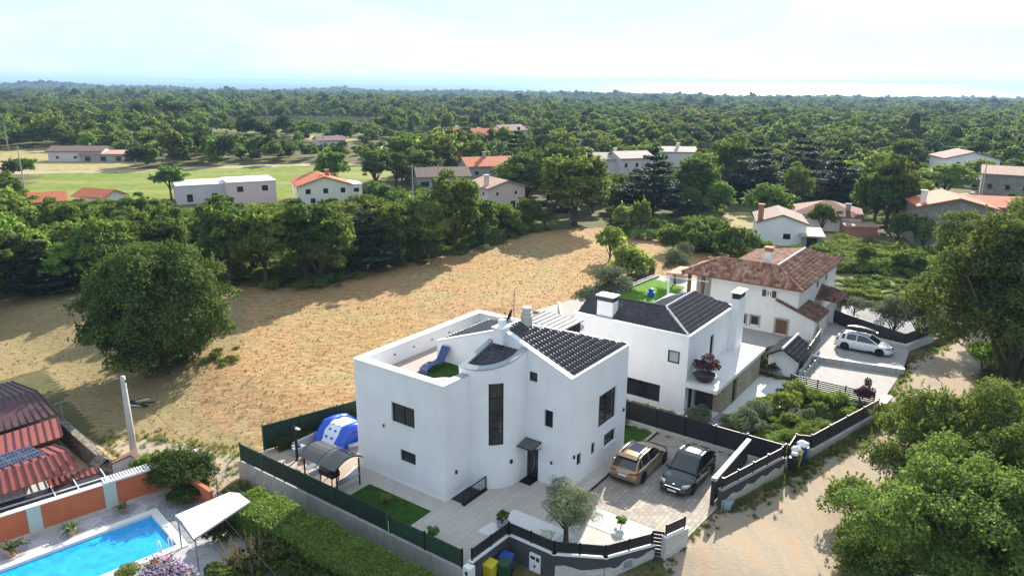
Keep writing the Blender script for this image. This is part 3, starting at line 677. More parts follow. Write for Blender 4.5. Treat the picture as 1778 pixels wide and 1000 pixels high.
for p0, p1 in zip(wa[:-1], wa[1:]):
    o0, o1, i0, i1 = inn(p0, 1.03), inn(p1, 1.03), inn(p0, .95), inn(p1, .95); s_.hexa([(*o0, 2.73), (*o1, 2.73), (*i1, 2.73), (*i0, 2.73)], [(*o0, 2.785), (*o1, 2.785), (*i1, 2.785), (*i0, 2.785)])
s_.build('sill', MT['coping'], wi)
ringo = [(-2.93, 5.74)] + [inn(p, 1.015) for p in arc] + [(0, 2.96)]
ringi = [(-2.5, 5.4), (-2.5, 5.25)] + [inn(p, .83) for p in arc[1:]] + [(0, 3.4)]
c_ = MB()
for i in range(len(ringo) - 1):
    q = [ringo[i], ringo[i + 1], ringi[i + 1], ringi[i]]; c_.hexa([(x, y, bayz(x, y)) for x, y in q], [(x, y, bayz(x, y) + .07) for x, y in q])
q = [(-2.93, 5.74), (0, 5.74), (0, 5.4), (-2.5, 5.4)]; c_.hexa([(x, y, bayz(x, y)) for x, y in q], [(x, y, bayz(x, y) + .07) for x, y in q])
for i in range(len(ringi) - 1):
    (x0, y0), (x1, y1) = ringi[i], ringi[i + 1]; c_.poly([(x0, y0, bayz(x0, y0)), (x1, y1, bayz(x1, y1)), (x1, y1, bayz(x1, y1) - .25), (x0, y0, bayz(x0, y0) - .25)])
c_.build('bay_coping', MT['zinc'], h1)
bp = [(x, y, bayz(x, y) - .2) for x, y in ringi + [(0, 5.4)]]
m_ = MB(); m_.poly(bp); m_.build('bay_roof_deck', MT['charcoal'], h1)
tiled(h1, bp, (-1, 0), 'tile_dark', .28, .34, .045)
m_ = MB()
m_.poly([(.3, .25, 7.05), (.3, 4.8, 8.93), (1.5, 4.8, 8.93), (6.95, .2, 7.05)]); m_.poly([(.3, 4.8, 8.93), (.3, 9.75, 7.15), (5.3, 9.75, 7.15), (1.5, 4.8, 8.93)])
m_.poly([(1.5, 4.8, 8.93), (5.3, 9.75, 7.15), (6.95, 9.75, 7.02), (6.95, .2, 7.05)]); m_.build('roof', MT['charcoal'], h1)
tiled(h1, [(.33, .3, 7.07), (.33, 4.75, 8.93), (1.5, 4.75, 8.93), (6.9, .3, 7.07)], (0, -1), 'tile_dark', .3, .38, .085, lift=.05)
tiled(h1, [(.33, 4.85, 8.93), (.33, 9.7, 7.17), (5.2, 9.7, 7.17), (1.5, 4.85, 8.93)], (0, 1), 'tile_dark', .3, .38, .07)
ridge(h1, (-.02, 4.8, 9.03), (1.6, 4.8, 9.03), 'tile_dark', .13)
m_ = MB(); m_.box(4.3, 6.5, 3.3, 6.0, 6.6, 8.05); m_.build('dark_clad_box', MT['dark_wood'], h1)
m_ = MB(); slopebar(m_, (4.15, 3.15, 8.06), (4.15, 6.15, 8.12), 2.5, .06, (1, 0))
for k in range(8): y = 3.16 + k * .42; pass
m_.build('seam_roof', MT['seam_metal'], h1)
for k in range(8): y = 3.16 + k * .42; m_ = MB(); m_.bar((4.15, y, 8.14 + (y - 3.15) * .02), (6.65, y, 8.14 + (y - 3.15) * .02), .05, .07); m_.build('standing_seam', MT['grey_metal'], h1)
m_ = MB()
for k in range(9): m_.box(4.32 + k * .26, 4.34 + k * .26, 3.27, 3.3, 6.9, 8.05)
m_.build('cladding_battens', MT['black_metal'], h1, kind='stuff')
m_ = MB(); m_.box(-.42, .3, 4.5, 5.15, 8.2, 9.12); m_.box(-.5, .38, 4.42, 5.23, 9.12, 9.2); m_.box(-.2, .15, 4.6, 4.95, 9.2, 9.62); m_.build('chimney', MT['render_white'], h1)
m_ = MB(); m_.lathe((2.0, 4.45, 8.5), [(.36, 0), (.36, .9), (.30, .92), (.30, 1.05), (.36, 1.07), (.36, 1.12), (.28, 1.14), (.28, 1.3), (.33, 1.32), (.3, 1.42), (.0, 1.5)], 14); m_.build('round_chimney', MT['concrete_light'], h1)
m_ = MB(); m_.tube([(1.25, 4.85, 8.9), (1.25, 4.85, 11.1)], .025, 6); m_.bar((1.25, 4.5, 10.2), (1.25, 5.2, 10.2), .02); m_.tube([(1.1, 5.0, 9.0), (1.1, 5.0, 9.5)], .03, 6); an = m_.build('antenna_mast', MT['grey_metal'], h1)
def dish(parent, c, d, r, mat):
    mb = MB(); c = Vector(c); d = Vector(d).normalized(); x = d.cross(Vector((0, 0, 1))).normalized(); y = x.cross(d)
    rings = [(0, -.12 * 1.6 * r), (.5 * r, -.1 * r), (.85 * r, .02 * r), (r, .1 * r)]
    vs = []; n = 16
    for rr, h in rings: vs += [tuple(c + x * rr * math.cos(2 * math.pi * k / n) + y * rr * math.sin(2 * math.pi * k / n) + d * h) for k in range(n)]
    fs = [(i * n + k, i * n + (k + 1) % n, (i + 1) * n + (k + 1) % n, (i + 1) * n + k) for i in range(3) for k in range(n)]
    mb.add(vs, fs); mb.add([tuple(Vector(v_) - d * .03) for v_ in vs], [f[::-1] for f in fs]); mb.bar(c + d * .02 - y * r, c + d * r * .9, .02); mb.box(*(x_ for v_ in zip(c + d * r * .9 - Vector((.04, .04, .04)), c + d * r * .9 + Vector((.04, .04, .04))) for x_ in v_))
    return mb.build('satellite_dish', MT[mat], parent)
dish(h1, (1.05, 5.0, 9.55), (-.3, .9, .3), .38, 'black_metal')
for o in Lw: window(h1, (-5, 5.03), (0, 1), (-1, 0), *o, mull=1 if o[3] > 3 else 0, glass='glass_room' if o[3] > 3 else 'glass_dark')
for o in Fw[:2]: window(h1, (0, 0), (0, 1), (-1, 0), *o, mull=0)
for i, o in enumerate(Rw): window(h1, (0, 0), (1, 0), (0, -1), *o, mull=1 if i == 0 else 0, glass='glass_room' if i == 0 else 'glass_dark')
dr = MB(); dr.box(.13, .19, 2.1, 2.97, .02, 2.05); d_ = dr.build('door', MT['dark_frame'], h1)
m_ = MB(); pts = [(.115, 2.62 - .17 * math.sin(math.pi * k / 8), .45 + .16 * k) for k in range(9)]
for p, q in zip(pts[:-1], pts[1:]): m_.bar(p, q, .05, .012)
m_.build('glass_inlay', MT['zinc'], d_); m_ = MB(); m_.tube([(.08, 2.22, .75), (.08, 2.22, 1.35)], .018, 6); m_.build('handle', MT['zinc'], d_)
cn = MB(); cn.bar((-.95, 1.9, 2.42), (-.95, 3.1, 2.42), .05); cn.bar((-.95, 1.9, 2.42), (0, 1.9, 2.6), .04); cn.bar((-.95, 3.1, 2.42), (0, 3.1, 2.6), .04); cn.bar((-.03, 1.9, 2.6), (-.03, 3.1, 2.6), .05)
cn.bar((-.8, 1.9, 2.43), (-.03, 1.9, 2.2), .03); cn.bar((-.8, 3.1, 2.43), (-.03, 3.1, 2.2), .03); cp = cn.build('door_canopy', MT['black_metal'], h1)
m_ = MB(); m_.hexa([(-.93, 1.92, 2.44), (0, 1.92, 2.62), (0, 3.08, 2.62), (-.93, 3.08, 2.44)], [(-.93, 1.92, 2.46), (0, 1.92, 2.64), (0, 3.08, 2.64), (-.93, 3.08, 2.46)]); m_.build('glass_sheet', MT['polycarbonate'], cp)
m_ = MB(); m_.box(-.75, -.05, 2.15, 2.95, .012, .03); tag(m_.build('door_mat', MT['tyre'], h1))
for a, b, z, nx, ny in ((0, 1.15, 1.55, -1, 0), (-4.1, 5.03, 1.5, 0, -1), (-5, 9.7, 3.4, -1, 0), (6.6, 0, 2.75, 0, -1), (.5, 0, 2.05, 0, -1)): lamp_wall(h1, a, b, z, nx, ny)
m_ = MB(); m_.box(-1.45, -1.32, 3.0, 3.16, 1.48, 1.7); m_.build('wall_lamp', MT['black_metal'], h1)
for k in range(5):
    m_ = MB(); m_.box(-3.9 + k * 1.75, -3.72 + k * 1.75, 11.585, 11.6, 6.45, 6.53); m_.build('recessed_light', MT['charcoal'], h1)
m_ = MB(); q0 = [( -4.5 + 1.15 * math.cos(t), 5.5 + 1.15 * math.sin(t)) for t in np.linspace(0, math.pi / 2, 12)]; q1_ = [(-4.5 + 1.03 * math.cos(t), 5.5 + 1.03 * math.sin(t)) for t in np.linspace(0, math.pi / 2, 12)]
for i in range(11): m_.hexa([(*q0[i], 5.9), (*q0[i + 1], 5.9), (*q1_[i + 1], 5.9), (*q1_[i], 5.9)], [(*q0[i], 6.82), (*q0[i + 1], 6.82), (*q1_[i + 1], 6.82), (*q1_[i], 6.82)])
m_.build('curved_screen', MT['render_white'], h1)
for q_ in ((-5.03, -5.003, 5.0, 12.05, .0, .1), (-5.0, -2.9, 4.99, 5.027, .0, .1), (0, 7.0, -.03, -.003, 0, .12)): m_ = MB(); m_.box(*q_); m_.build('plinth', MT['coping'], h1)
m_ = MB(); m_.box(0, 7.2, -.9, -.03, .0, .13); m_.box(0, 7.2, -.98, -.9, .0, .15); m_.build('side_kerb', MT['slab_beige'], h1)
m_ = MB(); m_.box(-.35, 10, -1.05, -.98, .0, .12); m_.build('drain_channel', MT['charcoal'], h1)
rl = sroot('stair_railing', 'black metal railing guarding the cellar steps beside the curved bay', 'railing', -3.6, 4.0, 0)
m_ = MB(); m_.bar((-4.7, 4.0, .86), (-2.6, 4.0, .86), .05); m_.bar((-4.7, 4.0, .12), (-2.6, 4.0, .12), .04); m_.box(-4.72, -2.58, 3.9, 4.12, 0, .07); m_.build('rail', MT['black_metal'], rl)
for k in range(15):
    m_ = MB(); x = -4.7 + 2.1 * k / 14; m_.bar((x, 4.0, .06), (x, 4.0, .86), .022 if k % 14 else .05); m_.build('baluster', MT['black_metal'], rl)
m_ = MB(); m_.box(-4.6, -2.9, 4.15, 5.0, .0, .012); tag(m_.build('stairwell_shade_sheet', MT['charcoal'], rl))  # flat dark sheet on the paving, coloured to stand for shade in the stair pit

# ------------------------------------------------------------------ things on the terrace and round the house
lg = sroot('sun_lounger', 'dark blue curved sun lounger on the roof terrace of the near house', 'sun lounger', -1.0, 9.0, 5.93)
pr = [(-1.25, .28), (-.9, .42), (-.5, .44), (-.1, .34), (.2, .36), (.45, .62), (.8, 1.12)]
m_ = MB()
for (x0, z0), (x1, z1) in zip(pr[:-1], pr[1:]): m_.hexa([(x0 - 1., 8.68, z0 + 5.9), (x1 - 1., 8.68, z1 + 5.9), (x1 - 1., 9.3, z1 + 5.9), (x0 - 1., 9.3, z0 + 5.9)], [(x0 - 1., 8.68, z0 + 5.96), (x1 - 1., 8.68, z1 + 5.96), (x1 - 1., 9.3, z1 + 5.96), (x0 - 1., 9.3, z0 + 5.96)])
m_.box(-2.3, -2.2, 8.68, 9.3, 5.93, 6.24); m_.build('seat', MT['lounger_blue'], lg)
for y in (8.7, 9.28):
    m_ = MB(); m_.bar((-1.4, y, 5.93), (-1.0, y, 6.26), .03); m_.build('leg', MT['grey_metal'], lg); m_ = MB(); m_.bar((-.3, y, 5.93), (-.65, y, 6.4), .03); m_.build('leg', MT['grey_metal'], lg)
# barbecue shelter
bq = sroot('barbecue_shelter', 'dark metal shelter with curved smoked roof over a barbecue and shelves', 'shelter', -7.4, 11.7, 0)
PX = [(-8.3, 13.1), (-8.3, 10.3), (-6.6, 13.1), (-6.6, 10.3)]
for a, b in PX: m_ = MB(); m_.bar((a, b, 0), (a, b, 1.75), .07); m_.build('post', MT['black_metal'], bq)
def arcz(t): return 1.75 + .42 * math.sin(math.pi * t)
for b in (10.15, 11.7, 13.25):
    m_ = MB(); ps = [(-8.55 + 2.2 * k / 8, b, arcz(k / 8)) for k in range(9)]
    for p, q in zip(ps[:-1], ps[1:]): m_.bar(p, q, .045)
    m_.build('roof_rib', MT['black_metal'], bq)
for i in range(2):
    m_ = MB(); b0 = 10.17 + i * 1.55; n = 8
    for k in range(n):
        a0, a1 = -8.55 + 2.2 * k / n, -8.55 + 2.2 * (k + 1) / n; z0, z1 = arcz(k / n), arcz((k + 1) / n)
        m_.hexa([(a0, b0, z0 + .02), (a1, b0, z1 + .02), (a1, b0 + 1.5, z1 + .02), (a0, b0 + 1.5, z0 + .02)], [(a0, b0, z0 + .035), (a1, b0, z1 + .035), (a1, b0 + 1.5, z1 + .035), (a0, b0 + 1.5, z0 + .035)])
    m_.build('roof_sheet', MT['polycarbonate'], bq)
for b in (10.3, 13.1):
    m_ = MB(); m_.box(-8.25, -6.65, b - .2, b + .2, .82, .86); m_.bar((-8.3, b, .3), (-6.6, b, .3), .04); m_.build('side_shelf', MT['grey_metal'], bq)
gr = sroot('barbecue_grill', 'black lidded barbecue grill under the smoked roof shelter', 'barbecue', -7.5, 11.8, 0)
m_ = MB(); m_.box(-7.8, -7.2, 11.3, 12.5, .55, .85); m_.prism([(-7.8, 11.35), (-7.2, 11.35), (-7.2, 12.45), (-7.8, 12.45)], .85, .9); m_.tube([(-7.5, 11.35, .9), (-7.5, 12.45, .9)], [.29, .29], 14); m_.build('firebox', MT['black_metal'], gr)
m_ = MB(); m_.bar((-7.83, 11.5, 1.0), (-7.83, 12.3, 1.0), .03); m_.box(-7.75, -7.25, 12.5, 12.9, .8, .83); m_.build('handle', MT['zinc'], gr)
for a in (-7.75, -7.25):
    for b in (11.4, 12.4): m_ = MB(); m_.bar((a, b, 0), (a, b, .56), .05); m_.build('leg', MT['black_metal'], gr)
bn = sroot('white_cool_box', 'white box on the paving beside the barbecue grill', 'box', -7.7, 12.9, 0)
m_ = MB(); m_.box(-8.0, -7.4, 12.7, 13.15, 0, .38); m_.build('body', MT['white_paint'], bn); m_ = MB(); m_.box(-8.02, -7.38, 12.68, 13.17, .38, .46); m_.build('lid', MT['grey_plastic'], bn)
lp = sroot('garden_lamp_post', 'black garden lamp post with small white head on the pool deck', 'lamp post', -6.9, 15.6, 0)
m_ = MB(); m_.box(-7.02, -6.78, 15.48, 15.72, 0, .03); m_.box(-6.96, -6.84, 15.54, 15.66, .03, 2.35); m_.build('post', MT['black_metal'], lp)
m_ = MB(); m_.box(-6.97, -6.83, 15.15, 15.5, 2.2, 2.28); m_.build('lamp_head', MT['white_paint'], lp)
# inflatable slide
sl = sroot('inflatable_slide', 'blue and white inflatable climbing slide standing by the pool', 'inflatable slide', -4.4, 15, 0)
def arcpts(b, r=.95, n=10): return [(-5.2 + .36 * k, b + .05 * math.sin(k * 2.1 + b), float(np.interp(k, [0, 1, 2, 3, 4, 5, 6, 7, 8, 9, 10], [.12, .62, 1.08, 1.36, 1.42, 1.30, 1.32, 1.18, .9, .62, .3]))) for k in range(n + 1)]
for b in (15.9, 14.1): m_ = MB(); m_.tube(arcpts(b), [.28, .34, .3, .36, .3, .36, .3, .35, .3, .33, .24], 12); m_.build('side_tube', MT['blue_vinyl'], sl, smooth=True)
m_ = MB()
for k in range(10):
    p, q = arcpts(15)[k], arcpts(15)[k + 1]; m_.hexa([(p[0], 14.3, p[2] - .1), (q[0], 14.3, q[2] - .1), (q[0], 15.7, q[2] - .1), (p[0], 15.7, p[2] - .1)], [(p[0], 14.3, p[2] + .16), (q[0], 14.3, q[2] + .16), (q[0], 15.7, q[2] + .16), (p[0], 15.7, p[2] + .16)])
m_.build('white_panel', MT['white_vinyl'], sl)
for b0, b1 in ((14.28, 14.2), (15.8, 15.72)):
    ap = arcpts(0); m_ = MB()
    for p, q in zip(ap[:-1], ap[1:]): m_.hexa([(p[0], b1, .02), (q[0], b1, .02), (q[0], b0, .02), (p[0], b0, .02)], [(p[0], b1, p[2]), (q[0], b1, q[2]), (q[0], b0, q[2]), (p[0], b0, p[2])])
    m_.build('side_panel', MT['blue_vinyl'], sl)
m_ = MB()
for k in (1, 2, 3):
    for b in (14.75, 15.25): p = arcpts(15)[k]; q = arcpts(15)[k + 1]; m_.bar(((p[0] + q[0]) / 2 - .17, b - .06, (p[2] + q[2]) / 2 + .08), ((p[0] + q[0]) / 2 - .17, b + .06, (p[2] + q[2]) / 2 + .08), .1, .12)
m_.build('foot_holes', MT['blue_vinyl'], sl, kind='stuff')
m_ = MB(); m_.tube([(-4.0, 14.2, .16), (-2.5, 13.6, .16), (-1.2, 13.4, .16)], .16, 10); m_.tube([(-5.1, 16.3, .12), (-5.1, 13.8, .12)], .13, 10); m_.build('base_tube', MT['white_vinyl'], sl, smooth=True)
m_ = MB(); m_.prism([(-3.2, 13.9), (2.5, 13.9), (2.5, 16.4), (-3.2, 16.4)], .0, .06); tag(m_.build('pool_basin', MT['slab_white']), None); bpy.data.objects['pool_basin'].location = (*W2(0, 0), 0); bpy.data.objects['pool_basin'].rotation_euler = (0, 0, SROT); tag(bpy.data.objects['pool_basin'], kind='structure')
m_ = MB(); m_.prism([(-2.9, 14.2), (2.2, 14.2), (2.2, 16.1), (-2.9, 16.1)], .02, .075); ob = m_.build('pool_water', MT['teal_water'], kind='structure'); ob.location = (*W2(0, 0), 0); ob.rotation_euler = (0, 0, SROT)
# low wall, hedge roll, clutter on the deck
m_ = sroot('deck_wall', 'low grey block wall on the pool deck by the green fence', 'wall', -5.8, 16.6, 0); k_ = MB(); k_.box(-6.2, -4.3, 16.7, 16.9, 0, .55); k_.build('wall', MT['concrete_light'], m_)
m_ = sroot('folding_chair', 'small pink and grey folding chair beside the lamp post', 'chair', -7.1, 15.0, 0)
k_ = MB(); k_.box(-7.35, -6.9, 14.55, 15.0, .4, .44); k_.build('seat', MT['metal_red'], m_); k_ = MB(); k_.hexa([(-6.92, 14.55, .44), (-6.88, 14.55, .44), (-6.88, 15, .44), (-6.92, 15, .44)], [(-6.77, 14.55, .85), (-6.73, 14.55, .85), (-6.73, 15, .85), (-6.77, 15, .85)]); k_.build('backrest', MT['metal_red'], m_)
for a in (-7.33, -6.9):
    for b in (14.57, 14.98): k_ = MB(); k_.bar((a, b, 0), (a, b, .42), .025); k_.build('leg', MT['zinc'], m_)
m_ = sroot('pool_pump_unit', 'grey pump unit standing on the deck behind the lamp post', 'pump unit', -6.3, 16.2, 0)
k_ = MB(); k_.box(-6.7, -5.9, 15.95, 16.35, 0, .5); k_.tube([(-6.3, 16.6, 0), (-6.3, 16.6, .5)], .2, 12); k_.build('body', MT['grey_plastic'], m_)
k_ = MB(); k_.lathe((-6.3, 16.15, .5), [(.14, 0), (.14, .05), (.0, .06)], 14); k_.build('fan_grille', MT['black_metal'], m_)
# ================================================================== second white house
h2 = sroot('modern_house', 'middle white house with charcoal hipped roof, tall square chimney and stone-clad ground floor', 'house', 13.2, -1.5, .3)
A0, A1, B0, B1, HT = 13.2, 22.3, -1.5, 7.75, 6.1
f2 = [(1.07, 1.47 + .6, 2.6, 2.61)]
Aw = [(1.45 - .85, 1.45 + .02, 3.98, 4.88), (1.9, 4.55, .72, 2.05)]
w_ = MB(); wall(w_, (A0, B0), (0, 1), (-1, 0), B1 - B0, -.2, HT, Aw, .14)
wall(w_, (A0, B0), (1, 0), (0, -1), A1 - A0, -.2, HT, [(4.2, 4.95, 2.82, 4.98), (.6, 1.6, .3, 2.2)], .2); wall(w_, (A1, B0), (0, 1), (1, 0), 3.9 - B0, -.2, HT); wall(w_, (A0, B1), (1, 0), (0, 1), 4.0, -.2, HT); wall(w_, (17.2, 3.9), (0, 1), (1, 0), B1 - 3.9, -.2, HT); wall(w_, (17.2, 3.9), (1, 0), (0, 1), A1 - 17.2, -.2, HT)
w_.build('wall', MT['render_white'], h2)
window(h2, (A0, B0), (0, 1), (-1, 0), *Aw[0], mull=0, glass='frosted_glass', sill=None, depth=.05, fw=.09); window(h2, (A0, B0), (0, 1), (-1, 0), *Aw[1], mull=1, sill=None, depth=.12)
window(h2, (A0, B0), (1, 0), (0, -1), 4.2, 4.95, 2.82, 4.98, mull=0, sill=None); window(h2, (A0, B0), (1, 0), (0, -1), .6, 1.6, .3, 2.2, mull=0, sill=None, depth=.18)
c_ = MB(); c_.box(A0 - .06, A0 + .16, B0 - .06, B1 + .06, HT, HT + .09); c_.box(A0 + .16, 21.3, B0 - .06, B0 + .14, HT, HT + .09); c_.box(A0 + .16, 17.2, B1 - .2, B1 + .06, HT, HT + .09); c_.box(16.9, A1 + .05, 3.75, 3.95, HT, HT + .09); c_.box(A1 - .15, A1 + .05, B0, 3.75, HT, HT + .09)
c_.build('coping', MT['coping'], h2)
E0, E1 = (15.35, 1.3, 7.2), (20.6, 1.3, 7.2); L1 = (15.35, 7.5, 7.1)
P1 = [(13.35, -1.35, 6.12), E0, L1, (13.35, 7.6, 6.12)]; P2 = [(13.35, -1.35, 6.12), (22.2, -1.35, 6.12), E1, E0]; P3 = [E0, E1, (20.6, 3.8, 6.15), (15.35, 3.8, 6.15)]
m_ = MB(); m_.poly(P1); m_.poly(P2); m_.poly(P3); m_.poly([E1, (22.2, -1.35, 6.12), (22.2, 3.8, 6.15), (20.6, 3.8, 6.15)]); m_.poly([E0, L1, (17.3, 7.6, 6.12), (17.3, 3.8, 6.12)]); m_.box(13.3, 22.2, -1.3, 3.85, 6.0, 6.08); m_.box(13.3, 17.15, 3.85, 7.6, 6.0, 6.07); m_.build('roof', MT['charcoal'], h2)
tiled(h2, P1, (-1, 0), 'tile_dark', .3, .36, .06, seed=2); tiled(h2, P2, (0, -1), 'tile_dark', .3, .36, .07, seed=3); tiled(h2, P3, (0, 1), 'tile_dark', .3, .36, .05, seed=4)
ridge(h2, (13.35, -1.35, 6.2), (15.35, 1.3, 7.27), 'concrete_light', .09); ridge(h2, (15.35, 1.3, 7.27), (20.6, 1.3, 7.27), 'concrete_light', .08); ridge(h2, (15.35, 1.3, 7.27), (15.35, 7.5, 7.17), 'tile_dark', .1)
m_ = MB(); m_.box(13.5, 14.35, 4.65, 5.95, 6.0, 7.35); ch = m_.build('chimney', MT['render_white'], h2)
m_ = MB(); m_.box(13.53, 14.32, 4.68, 5.92, 7.35, 7.72); m_.build('chimney_vent', MT['charcoal'], ch); m_ = MB(); m_.box(13.4, 14.45, 4.55, 6.05, 7.72, 7.8); m_.build('chimney_cap', MT['coping'], ch)
m_ = MB(); m_.box(21.35, 22.9, -2.1, -1.5, 2.6, 6.95); m_.box(21.35, 22.9, -2.1, -1.5, -.2, 2.6); ch = m_.build('tall_chimney', MT['render_white'], h2)
m_ = MB(); m_.box(21.4, 22.85, -2.05, -1.5, 6.95, 7.4); m_.build('chimney_vent', MT['charcoal'], ch); m_ = MB(); m_.box(21.28, 22.98, -2.2, -1.4, 7.4, 7.48); m_.build('chimney_cap', MT['coping'], ch)
m_ = MB(); m_.box(12.95, 23.5, -3.86, -1.51, 2.52, 2.8); m_.build('balcony_slab', MT['slab_white'], h2)
w_ = MB(); wall(w_, (15.0, -3.6), (1, 0), (0, -1), 8.3, -.2, 2.52, [(2.0, 2.95, .32, 2.35)], .25); wall(w_, (15.0, -3.6), (0, 1), (-1, 0), .5, -.2, 2.52); w_.box(22.9, 23.3, -3.58, -1.5, -.2, 2.52); w_.box(15.02, 23.0, -3.1, -2.9, -.2, 2.52)
w_.build('stone_wall', MT['stone_clad'], h2)
window(h2, (15.0, -3.6), (1, 0), (0, -1), 2.0, 2.95, .32, 2.35, mull=1, sill=None, frame='brown_wood', depth=.2)
m_ = MB(); m_.box(15.1, 15.16, -2.9, -1.6, .32, 2.4); m_.build('porch_door', MT['dark_wood'], h2)
dish(h2, (13.02, 7.2, 5.25), (-.8, -.5, .4), .42, 'grey_metal')
m_ = MB(); m_.bar((13.2, 7.2, 5.15), (13.0, 7.2, 5.2), .05); m_.build('bracket', MT['black_metal'], h2)
bwl = sroot('plum_bush_in_bowl', 'dark round bowl holding a purple-leaved bush on the balcony slab', 'potted bush', 14.1, -2.4, 2.8)
m_ = MB(); m_.lathe((14.1, -2.5, 2.8), [(.3, 0), (.55, .12), (.78, .42), (.84, .5), (.76, .5), (.7, .42), (.0, .4)], 22); m_.build('bowl', MT['black_metal'], bwl, smooth=True)
# gatehouse
gh = sroot('gatehouse', 'small white garden house with dark tiled gable roof between the courtyard and parking', 'garden house', 24.3, -5, .3)
w_ = MB(); w_.box(24.2, 27.2, -6.05, -4.15, -.2, 2.25); w_.add([(24.2, -6.05, 2.25), (24.2, -4.15, 2.25), (24.2, -5.1, 2.82), (27.2, -6.05, 2.25), (27.2, -4.15, 2.25), (27.2, -5.1, 2.82)], [(0, 1, 2), (3, 5, 4), (0, 2, 5, 3), (1, 4, 5, 2)])
w_.lathe((24.35, -4.2, .0), [(.28, .3), (.28, 2.2)], 12); w_.build('wall', MT['render_white'], gh)
RH = [((23.75, -6.4, 2.1), (28.0, -6.4, 2.1), (28.0, -5.1, 2.88), (23.75, -5.1, 2.88)), ((23.75, -3.75, 2.1), (28.0, -3.75, 2.1), (28.0, -5.1, 2.88), (23.75, -5.1, 2.88))]
m_ = MB()
for q in RH: m_.hexa([(x, y, z - .1) for x, y, z in q], q)
m_.build('roof', MT['charcoal'], gh); tiled(gh, RH[0], (0, -1), 'tile_dark', .3, .36, .06); tiled(gh, RH[1], (0, 1), 'tile_dark', .3, .36, .05)
ridge(gh, (23.7, -5.1, 2.97), (28.05, -5.1, 2.97), 'coping', .1)
m_ = MB(); m_.box(25.6, 25.85, -6.07, -6.04, .9, 2.0); wi = m_.build('window', MT['dark_frame'], gh); m_ = MB(); m_.box(25.63, 25.82, -6.075, -6.05, .93, 1.97); m_.build('pane', MT['glass_dark'], wi)
# ================================================================== old stone-white farmhouse
h3 = sroot('tiled_farmhouse', 'large old white farmhouse with mottled terracotta roofs, lean-to and porch', 'farmhouse', 33.6, -3.5, .74)
G3 = .6
w_ = MB(); D = [(4.65 - 1.75 - 0, 0, 0, 0)]
def nb(b0, b1): return (b0 + 5.1, b1 + 5.1)
ops = [(*nb(-2.75, -1.75), .8, 2.15), (*nb(-.15, .55), 1.2, 2.02), (*nb(1.05, 1.5), 1.1, 2.0), (*nb(-1.12, -.62), 4.15, 4.68)]
wall(w_, (33.6, -5.1), (0, 1), (-1, 0), 1.6, G3 - 1, 2.6); wall(w_, (33.6, -3.5), (0, 1), (-1, 0), 8.15, G3 - 1, 5.15, [(o[0] - 1.6, o[1] - 1.6, o[2], o[3]) for o in ops], .2)
w_.poly([(33.6, -5.1, 2.6), (33.6, -3.5, 2.6), (33.6, -3.5, 3.25), ]); 
wall(w_, (33.6, -3.5), (1, 0), (0, -1), 14.2, 2.6, 5.15, [(6.3, 7.2, 3.9, 4.6), (9.6, 10.4, 3.95, 4.55)], .2)
wall(w_, (47.8, -3.5), (0, 1), (1, 0), 8.15, G3 - 1, 5.15); wall(w_, (33.6, 4.65), (1, 0), (0, 1), 14.2, G3 - 1, 5.15); wall(w_, (33.6, -5.1), (1, 0), (0, -1), 5.0, G3 - 1, 2.6, [(1.0, 1.6, 1.2, 2.2)]); wall(w_, (38.6, -5.1), (0, 1), (1, 0), 1.6, G3 - 1, 2.6); wall(w_, (38.6, -3.5), (1, 0), (0, -1), 9.2, G3 - 1, 2.6)
w_.build('wall', MT['render_old'], h3)
q = [(33.0, -5.45, 2.62), (39.0, -5.45, 2.62), (39.0, -1.3, 4.35), (33.45, -1.3, 4.35)]
q = [(33.3, -5.45, 2.55), (38.9, -5.45, 2.55), (38.9, -3.5, 3.3), (33.3, -3.5, 3.3)]
LR = [(33.35, -5.4, 2.66), (37.6, -5.4, 2.66), (37.6, -1.55, 4.05), (33.35, -1.55, 4.05)]
# ---- the wing over the door: monopitch carried up against the tall wall
w_ = MB(); w_.add([(33.58, -5.1, 2.4), (33.58, -1.55, 2.4), (33.58, -1.55, 3.95), (33.58, -5.1, 2.62), (33.9, -5.1, 2.4), (33.9, -1.55, 2.4), (33.9, -1.55, 3.95), (33.9, -5.1, 2.62)], [(0, 1, 2, 3), (4, 7, 6, 5), (3, 2, 6, 7), (0, 3, 7, 4)]); w_.build('lean_to_gable', MT['render_old'], h3)
m_ = MB(); m_.hexa([(x, y, z - .14) for x, y, z in LR], LR); m_.build('lean_to_roof', MT['tile_terracotta_old'], h3); tiled(h3, LR, (0, -1), 'tile_terracotta_old', .26, .36, .07, seed=5)
EZ = 5.3
C0, C1_, C2_ = (32.95, -3.9, EZ), (48.4, -4.0, EZ), (44.6, -.9, 6.7); K0 = (35.2, -.9, 6.7); K1 = (35.2, 4.5, 6.7); C3 = (32.95, 7.45, EZ)
R1 = [C0, K0, K1, C3]; R2 = [C0, C1_, C2_, K0]; R3 = [K0, C2_, (48.0, 5.0, 5.15), (37.6, 5.0, 5.15)]; R4 = [C3, K1, (38.0, 7.4, EZ + .1)]
m_ = MB()
for q in (R1, R2, R3, R4, [C1_, C2_, (48.0, 5.0, 5.15)], [K1, (38.0, 7.4, EZ), (37.6, 5.0, 5.15), K0]): m_.add([(x, y, z - .12) for x, y, z in q] + list(q), [tuple(range(len(q))), tuple(range(2 * len(q) - 1, len(q) - 1, -1))] + [(i, (i + 1) % len(q), len(q) + (i + 1) % len(q), len(q) + i) for i in range(len(q))])
m_.build('roof', MT['tile_terracotta_old'], h3)
